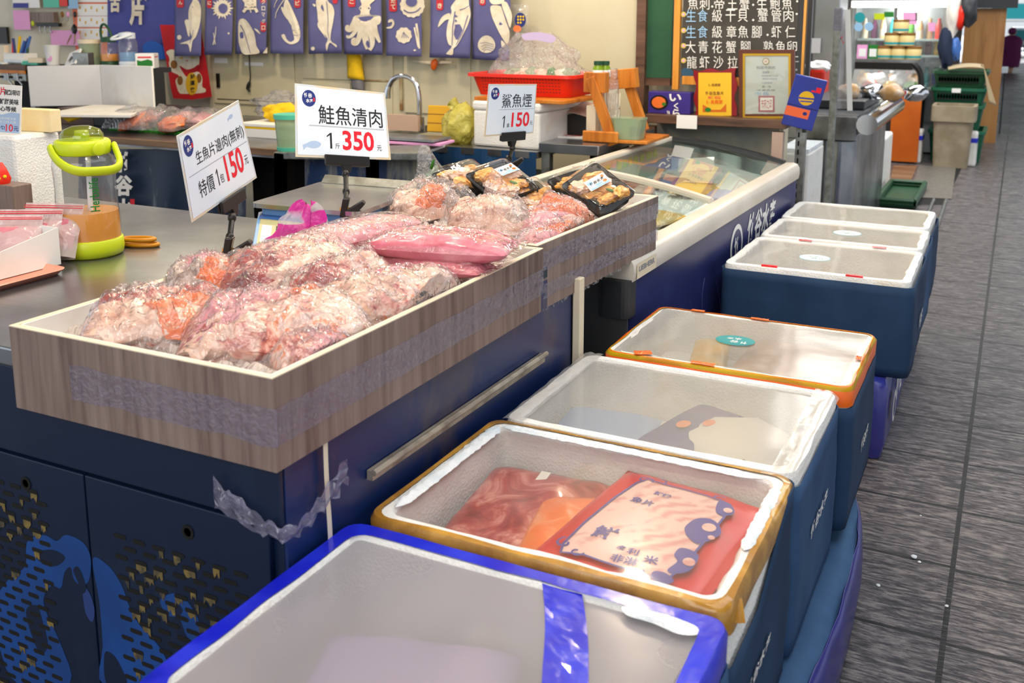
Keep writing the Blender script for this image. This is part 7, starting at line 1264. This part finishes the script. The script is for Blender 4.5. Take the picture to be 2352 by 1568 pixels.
ys = 6.36; t = T('hanging_sheet', 'cloudy plastic sheet with white edge hanging beside the grey pole', 'sheet', at(1935, 250, y=ys)); build('sheet', MB().grid(lambda u, v: at(1917+36*u+4*v, 22+228*v, y=ys+.02*sin(u*5)), 8, 12), M['sheetp'], t, smooth=True); build('white_edge', MB().grid(lambda u, v: at(1941+12*u+5*v, 22+232*v, y=ys-.02), 4, 12), M['paper'], t, solid=.004); pxflat('red_scribble', [strip2([(1920, 82), (1926, 105), (1932, 88), (1938, 100)], 1, 1), strip2([(1922, 96), (1936, 84)], 1, 1)], 'redink', ys-.03, t)
t = single('red_tub', 'red tub of white goods behind the menu board', 'tub', bp(1862, 1898, 7.92, 8.15, zt3+.001, zat(1880, 160, 7.92)), M['redplastic'], bevel=.02)
single('white_goods', 'white bundle on the red tub', 'bundle', MB().blob(at(1881, 154, y=8.03), (.1, .1, .05), amp=.3), M['paper'], smooth=True)
t = single('steel_locker', 'pale steel locker behind the hanging sheet', 'locker', bp(1868, 1925, 8.6, 9.0, 0, 2.1), M['silverpanel'], bevel=.01)
single('paper_sheet', 'white paper taped on the pale steel locker', 'paper', MB().box(at(1868, 0, y=8.55).x, at(1890, 0, y=8.55).x, 8.55, 8.56, zat(1880, 122, 8.55), zat(1880, 88, 8.55)), M['paper'])
# glass door fridge
yf = 11.6; X0, X1 = at(1952, 80, y=yf).x, at(2180, 80, y=yf).x; zt4 = zat(2060, 8, yf); zb4 = .3
t = T('glass_fridge', 'tall two door glass drinks fridge at the bakery stall', 'fridge', ((X0+X1)/2, yf+.3, 0)); 
build('fridge_shell', MB().box(X0, X1, yf+.56, yf+.62, 0, zt4+.5).box(X0, X0+.05, yf+.02, yf+.559, 0, zt4+.3).box(X1-.05, X1, yf+.02, yf+.559, 0, zt4+.3).box(X0+.051, X1-.051, yf+.02, yf+.559, .02, zb4), M['silverpanel'], t)
build('light_header', MB().box(X0, X1, yf-.02, yf+.05, zat(2060, 17, yf), zt4+.03), M['shelfglow'], t, label='glowing light strip above the doors'); build('dark_sign', MB().box(X0, X1, yf-.02, yf+.1, zt4+.031, zt4+.4), M['dgreen'], t)
for px in (1952, 2056, 2170): build('door_frame', MB().box(at(px, 0, y=yf).x, at(px+9, 0, y=yf).x, yf-.01, yf+.02, zb4, zat(2060, 18, yf)), M['chrome'], t)
for z in (.7, 1.05, zat(2060, 90, yf)): build('shelf', MB().box(X0+.06, X1-.06, yf+.12, yf+.5, z-.02, z), M['inner'], t)
rnd = random.Random(5); cols = ['redplastic', 'teal', 'deliwarm', 'paper', 'yellowbox', 'navyink', 'plum', 'greencan']; M['greencan'] = M['leaf']
for z in (.7, 1.05, zat(2060, 90, yf)):
    for i in range(9): x = X0+.12+(X1-X0-.24)*i/8; build('drink_bottle', MB().lathe([(.035, z+.001), (.035, z+.14), (.018, z+.19), (.018, z+.22)], Matrix.Translation((x, yf+.25+.05*(i % 2), 0)), 12), M[cols[rnd.randrange(8)]], t, smooth=True)
build('door_glass', MB().box(X0+.04, X1-.04, yf+.004, yf+.008, zb4, zat(2060, 19, yf)), M['glassd'], t)
for px, py, a, b, m in ((1975, 40, 12, 12, 'teal'), (1972, 62, 10, 10, 'chalkblue'), (1996, 61, 10, 10, 'chalkblue'), (2020, 38, 12, 7, 'lime'), (2042, 33, 11, 6, 'greenink'), (2090, 38, 16, 10, 'pinkpaper'), (2093, 51, 13, 5, 'pinkpaper'), (2140, 62, 8, 10, 'pinkpaper'), (2112, 38, 9, 10, 'paper')): pxflat('door_sticker', [ell(px, py, a, b) if m in ('teal', 'chalkblue') else rect(px-a, px+a, py-b, py+b)], m, yf-.011, t)
# bakery display case
yd = 10.75; zc4 = zat(2040, 138, yd); XD0, XD1 = at(1950, 300, y=yd).x, at(2045, 300, y=yd).x; XE = at(2112, 300, y=yd).x
t = T('bakery_case', 'curved glass bakery display case with black frame and orange end panel', 'display case', ((XD0+XD1)/2, yd+.4, 0)); zl4 = zat(2040, 215, yd); zm = zat(2040, 205, yd)
build('case_base', MB().box(XD0, XE-.03, yd+.04, yd+.8, 0, zl4-.05), M['rubber'], t); build('orange_end_panel', MB().box(XD1, XE, yd-.01, yd+.03, .02, zl4), M['orangep'], t); build('lower_shelf', MB().box(XD0, XE, yd, yd+.8, zl4-.045, zl4), M['deliwarm'], t); build('glass_shelf', MB().box(XD0, XE-.03, yd+.1, yd+.8, zm-.012, zm), M['inner'], t)
build('top_board', MB().box(XD0, at(2118, 0, y=yd).x, yd+.15, yd+.8, zc4-.05, zc4), M['steeld'], t); build('black_trim', MB().box(XD0, at(2105, 0, y=yd).x, yd+.12, yd+.149, zc4-.11, zc4-.03), M['black'], t)
build('curved_frame', MB().tube([at(p.x, p.y, y=yd+.05) for p in cr([(2098, 148), (2108, 158), (2114, 172), (2116, 205)], 4, False)], .03, 8), M['black'], t, smooth=True); build('curved_glass', MB().grid(lambda u, v: V((XD0+(at(2114, 0, y=yd).x-XD0)*u, yd+.12-.14*sin(v*pi/2), zc4-.1-(zc4-.1-zl4)*v)), 4, 8), M['glassd'], t, smooth=True)
for i in range(7): single('bread_loaf', 'white wrapped bun in the bakery case, one of a row', 'bread', MB().blob((XD0+.08+i*(XE-XD0-.15)/6.5, yd+.35+.08*(i % 2), zm+.07), (.085, .1, .07), seed=i, amp=.2), M['paper'] if i % 3 else M['deliwarm'], group='wrapped buns in the bakery case', smooth=True)
for i in range(3): single('fruit_bag', ('red', 'yellow', 'green')[i]+' packet on the lower shelf of the bakery case', 'packet', MB().blob((XD0+.15+i*.2, yd+.3, zl4+.06), (.09, .1, .06), seed=i+9), M[('red', 'yellowbox', 'leaf')[i]], smooth=True)
def jar(px, py, row): 
    q = at(px, py, y=yd+.35); q.z = zc4+.001+row*.135; t = T('canned_jar', ('left of the bottom three', 'middle of the bottom three', 'right of the bottom three', 'left of the middle two', 'right of the middle two', 'topmost')[jar.i]+' stacked gold and teal cans on the bakery case', 'can', q, group='pyramid of cans on the bakery case'); jar.i += 1; XJ2 = Matrix.Translation(q)
    build('can_body', MB().lathe([(.075, 0), (.078, .01), (.078, .1), (.075, .105)], XJ2, 20), mat('can_gold', 'e6cf8e', .3) if jar.i == 1 else bpy.data.materials['can_gold'], t, smooth=True); build('teal_band', MB().lathe([(.0785, .012), (.0785, .035)], XJ2, 20, False), M['teal'], t, smooth=True); build('can_lid', MB().lathe([(.08, .106), (.08, .128), (.001, .13)], XJ2, 20), M['brownear'], t, smooth=True)
jar.i = 0
for px, py, r in ((2030, 135, 0), (2063, 135, 0), (2097, 135, 0), (2048, 108, 1), (2082, 108, 1), (2068, 80, 2)): jar(px, py, r)
for px, m, lab in ((1980, 'pinkpaper', 'pink payment card holder on the bakery case'), (2004, 'greenink', 'green payment card holder on the bakery case')):
    q = at(px, 135, y=yd+.3); q.z = zc4+.001; t = T('payment_card', lab, 'card holder', q, group='payment cards on the bakery case'); build('card', MB().box(q.x-.055, q.x+.055, q.y, q.y+.01, q.z, q.z+.14), M[m], t); build('white_field', MB().box(q.x-.035, q.x+.035, q.y-.002, q.y-.0005, q.z+.02, q.z+.10), M['paper'], t)
# crates, bin, foam boxes
def crate(lab, px0, px1, y0, dep, z0, z1, m):
    x0, x1 = at(px0, 200, y=y0).x, at(px1, 200, y=y0).x; t = T('plastic_crate', lab, 'crate', ((x0+x1)/2, y0+dep/2, z0), group='green plastic crates at the bakery stall'); build('crate_body', loft([[V((p[0], p[1], z)) for p in ring(x0+i, x1-i, y0+i, y0+dep-i, .04, 3)] for i, z in ((.03, z0), (.0, z1-.03), (-.015, z1-.03), (-.015, z1), (.02, z1), (.05, z0+.03))], True, True), M[m], t, smooth=True)
    sl = MB(); nz = 3; nx = 14
    for i in range(nx):
        for j in range(nz): sl.box(x0+.05+(x1-x0-.12)*i/nx, x0+.07+(x1-x0-.12)*i/nx, y0+.0005, y0+.012, z0+.05+(z1-z0-.12)*j/nz, z0+.085+(z1-z0-.12)*j/nz)
    build('lattice_slots', sl, M['blackm'], t); return t
yg = 11.05
zz_ = [zat(2200, p, yg) for p in (375, 300, 242, 202, 163)]
crate('lowest green crate of the stack behind the beige bin', 2142, 2270, yg, .6, 0, zz_[1], 'green'); crate('second lowest green crate behind the beige bin', 2146, 2262, yg, .6, zz_[1]+.002, zz_[2], 'green'); t = crate('green crate with white label, second from the top of the stack', 2142, 2266, yg, .6, zz_[2]+.002, zz_[3], 'green'); build('white_label', MB().box(at(2203, 0, y=yg).x, at(2224, 0, y=yg).x, yg-.02, yg-.016, zat(2210, 213, yg), zat(2210, 203, yg)), M['paper'], t); crate('dark green crate on top of the stack', 2142, 2266, yg, .6, zz_[3]+.002, zz_[4], 'dgreen')
yb_ = 10.62; hb_ = zat(2180, 243, yb_); x0, x1 = at(2141, 380, y=yb_).x, at(2221, 380, y=yb_).x; t = T('waste_bin', 'beige open waste bin before the green crates', 'bin', ((x0+x1)/2, yb_+.2, 0)); build('bin_body', loft([[V((p[0], p[1], z)) for p in ring(x0-i, x1+i, yb_-i, yb_+.36+i, .05, 4)] for i, z in ((0, 0), (.02, hb_-.15), (.045, hb_-.15), (.045, hb_), (.012, hb_), (-.01, .05))], True, True), M['brownbin'], t, smooth=True)
for px0, px1, lab in ((2113, 2135, 'white foam box with blue tape left of the beige bin'), (2230, 2264, 'white foam box with blue tape right of the beige bin')):
    y0 = 10.8; z1 = zat(2200, 303, y0); t = T('foam_box', lab, 'box', (at((px0+px1)/2, 300, y=y0).x, y0+.1, 0), group='blue taped foam boxes by the bin'); build('box_body', bp(px0, px1, y0, y0+.22, 0, z1), M['foam'], t, bevel=.02); build('blue_tape', bp(px0-.5, px1+.5, y0-.003, y0+.222, z1-.10, z1-.055), M['blue_tape'], t)
t = T('draped_cloth', 'tan cloth draped over the green crates', 'cloth', at(2250, 280, y=yg)); build('cloth', MB().grid(lambda u, v: (lambda d: at(2178+80*min(1, d*1.6)+34*max(0, d-.6)+20*v*max(0, d-.55)*2, 152-6*sin(min(1, d*1.6)*2.5)+110*max(0, d-.62)*2.1+8*v, y=yg-.06-.0*v+.25*(1-v)*(d < .6)))(u), 30, 6), M['towel'], t, smooth=True, solid=.01)
single('wall_panel', 'brown plywood panel at the end of the bakery stall', 'panel', bp(2212, 2306, 13.0, 13.06, 0, zat(2260, 19, 13.0)), M['brownpanel'])
single('awning_box', 'dark shutter box above the plywood panel', 'shutter box', bp(2200, 2330, 12.9, 13.3, zat(2260, 18, 12.9), zat(2260, -40, 12.9)), M['rubber'])
t = T('side_table', 'white topped table beyond the tan cloth', 'table', (at(2290, 170, y=14).x, 14.3, 0)); zq = zat(2290, 158, 14); build('table_top', bp(2262, 2320, 14, 14.7, zq-.05, zq), M['card2'], t); 
for px in (2266, 2314): build('leg', bp(px-2, px+2, 14.1, 14.16, 0, zq-.051), M['rubber'], t)
for px, y0, y1, m, w_, lab in ((2190, -15, 85, 'clearwhite', .07, 'white bag hanging beside the fridge'), (2208, 8, 70, 'redplastic', .04, 'red bag hanging beside the white bag'), (2225, -10, 62, 'rubber', .085, 'black bag hanging highest by the plywood panel'), (2196, 85, 140, 'scaledark', .05, 'blue and white bag hanging lowest'), (2175, 60, 158, 'navyjacket', .08, 'navy garment hanging at the side of the fridge')):
    a, b = at(px, y0, y=11.2), at(px, y1, y=11.2); c_ = (a+b)/2; single('hanging_bag', lab, 'bag', MB().blob(c_, (w_, .07, (a.z-b.z)/2), seed=px % 7, amp=.3), M[m], smooth=True)
# floor drain plates and small crate
t = T('drain_channel', 'dark drain channel with pale ribbed cover plates in the floor', 'drain', (-.75, 8.5, 0)); a = at(2100, 385, z=.004); pl = mat('ribbed_plate', '8b867e', .4, .4, col2='77736b', ns=30)
build('channel', MB().quad(at(2172, 380, z=.002), at(2212, 380, z=.002), at(2168, 470, z=.002), at(2060, 470, z=.002)), M['blackm'], t)
build('cover_plate', MB().slab(at(2112, 380, z=.008), at(2196, 380, z=.008), at(2186, 456, z=.008), at(2086, 452, z=.008), -.004), pl, t, label='pale ribbed cover plate'); build('kerb_plate', MB().slab(at(2052, 380, z=.006), at(2108, 380, z=.006), at(2080, 440, z=.006), at(2040, 430, z=.006), -.003), M['tablewood'], t, label='brown floor plate')
for k in range(2): build('rail', MB().tube([at(2145+28*k, 458, z=.012), at(2118+34*k, 520, z=.012)], .012, 6), M['pole'], t)
y0 = at(2060, 478, z=0).y; x0, x1 = at(2012, 478, y=y0).x, at(2098, 478, y=y0).x; zz2 = zat(2060, 455, y0); t = T('small_crate', 'small dark green slotted crate on the floor beyond the foam boxes', 'crate', ((x0+x1)/2, y0+.3, 0)); D2 = 1.0
build('crate_floor', MB().box(x0, x1, y0, y0+D2, .005, .02), M['dgreen'], t)
for nm, pts in (('front_side', ((x0, y0), (x1, y0))), ('back_side', ((x0, y0+D2), (x1, y0+D2))), ('left_side', ((x0, y0), (x0, y0+D2))), ('right_side', ((x1, y0), (x1, y0+D2)))):
    mb = MB(); (xa, ya), (xb, yb2) = pts
    mb.tube([(xa, ya, zz2-.02), (xb, yb2, zz2-.02)], .022, 6).tube([(xa, ya, .03), (xb, yb2, .03)], .02, 6)
    for i in range(5): k = i/4; mb.box(xa+(xb-xa)*k-.015, xa+(xb-xa)*k+.015, ya+(yb2-ya)*k-.015, ya+(yb2-ya)*k+.015, .03, zz2-.02)
    build(nm, mb, M['dgreen'], t)
single('foam_crate', 'white foam boxes stacked behind the stainless counter', 'crate', bp(2022, 2048, 8.9, 9.5, 0, zat(2035, 318, 8.9)), M['foam'], bevel=.02)
# market end: back partition, daylight street
build('wall_market', MB().box(-7, at(2215, 0, y=13.4).x, 13.4, 13.5, 0, 3.4), mat('grey_partition', '6d6a66', .7), kind='structure')
build('trim_1', MB().box(at(2306, 0, y=13.3).x, at(2310, 0, y=13.3).x, 13.2, 13.5, 0, 3.2), M['paper'], kind='structure')
hx, hy = at(2317, 166, z=0).x, at(2317, 166, z=0).y
t = T('person', 'person in a plum coloured coat walking at the bright far end of the aisle', 'person', (hx, hy, 0)); ph = at(2317, 66, y=hy).z
bod = MB().lathe([(.09, 0), (.10, .10*ph), (.20, .14*ph), (.24, .35*ph), (.23, .55*ph), (.25, .70*ph), (.20, .79*ph), (.07, .84*ph), (.065, .87*ph), (.10, .91*ph), (.10, .97*ph), (.001, ph)], MW[t] @ Matrix.Scale(.62, 4, V((0, 1, 0))), 20)
build('body', bod, M['skinp'], t, smooth=True); build('coat', MB().lathe([(.23, .12*ph), (.27, .35*ph), (.25, .55*ph), (.275, .70*ph), (.22, .80*ph), (.09, .85*ph)], MW[t] @ Matrix.Scale(.7, 4, V((0, 1, 0))), 20), M['plum'], t, smooth=True); build('sleeve', MB().tube([V((hx-.24, hy-.05, .78*ph)), V((hx-.31, hy-.08, .58*ph)), V((hx-.25, hy-.18, .44*ph))], [.075, .065, .05], 10), M['plum'], t, smooth=True); build('hair', MB().blob((hx, hy, .945*ph), (.11, .10, .09*ph), sub=2, amp=.1), M['plum'], t, smooth=True)
build('ground_street', MB().box(-25, 25, 45, 90, -.25, -.02), mat('pale_road', 'd8dadb', .7), kind='structure')
for i, (px, w_, h_, m, lab) in enumerate(((2330, 3.2, 2.3, 'paper', 'white van parked in the bright street'), (2345, 1.2, 1.1, 'card', 'pale scooter parked before the white van'))):
    yv = 52-10*i; q = at(px, 150, y=yv); t = T('vehicle', lab, 'vehicle', (q.x, yv, 0)); build('vehicle_body', MB().box(q.x-w_/2, q.x+w_/2, yv, yv+1.6, .35, h_*.55, ).box(q.x-w_*.4, q.x+w_*.35, yv+.1, yv+1.5, h_*.551, h_), M[m], t, bevel=.12)
    build('window_band', MB().box(q.x-w_*.36, q.x+w_*.31, yv+.08, yv+.099, h_*.6, h_*.9), M['teal'], t)
    for k in (-.3, .3): build('wheel', MB().tube([(q.x+k*w_, yv-.02, .33), (q.x+k*w_, yv+.2, .33)], .33, 16), M['rubber'], t, smooth=True)
for i, (px, hh) in enumerate(((2318, 5), (2336, 6.5), (2356, 5.5))):
    q = at(px, 60, y=70+3*i); t = T('street_tree', ('left', 'middle', 'right')[i]+' green tree across the bright street', 'tree', (q.x, q.y, 0), group='street trees'); build('trunk', MB().tube([(q.x, q.y, 0), (q.x, q.y, hh*.5)], [.2, .14], 8), M['tile_wood'], t, smooth=True); build('crown', MB().blob((q.x, q.y, hh*.65), (1.2, 1.2, hh*.4), seed=i, amp=.5, fr=2.4), M['leaf'], t, smooth=True)
for q in (((X0+X1)/2, yf+.1, zt4-.1, 16), ((XD0+XD1)/2, yd+.3, zc4-.15, 5)):
    bulb(q[0], q[1], q[2], q[3], (1, .97, .92), .05)
sun = bpy.data.lights.new('daylight', 'SUN'); sun.energy = 7.0; sun.angle = .05; so = bpy.data.objects.new('daylight', sun); COL.objects.link(so); so.rotation_euler = (radians(-55), 0, radians(15))
build('ceiling', MB().box(-9, 7, -3.5, 42, 3.9, 4.0), mat('dark_ceiling', '8d8a84', .8), kind='structure')
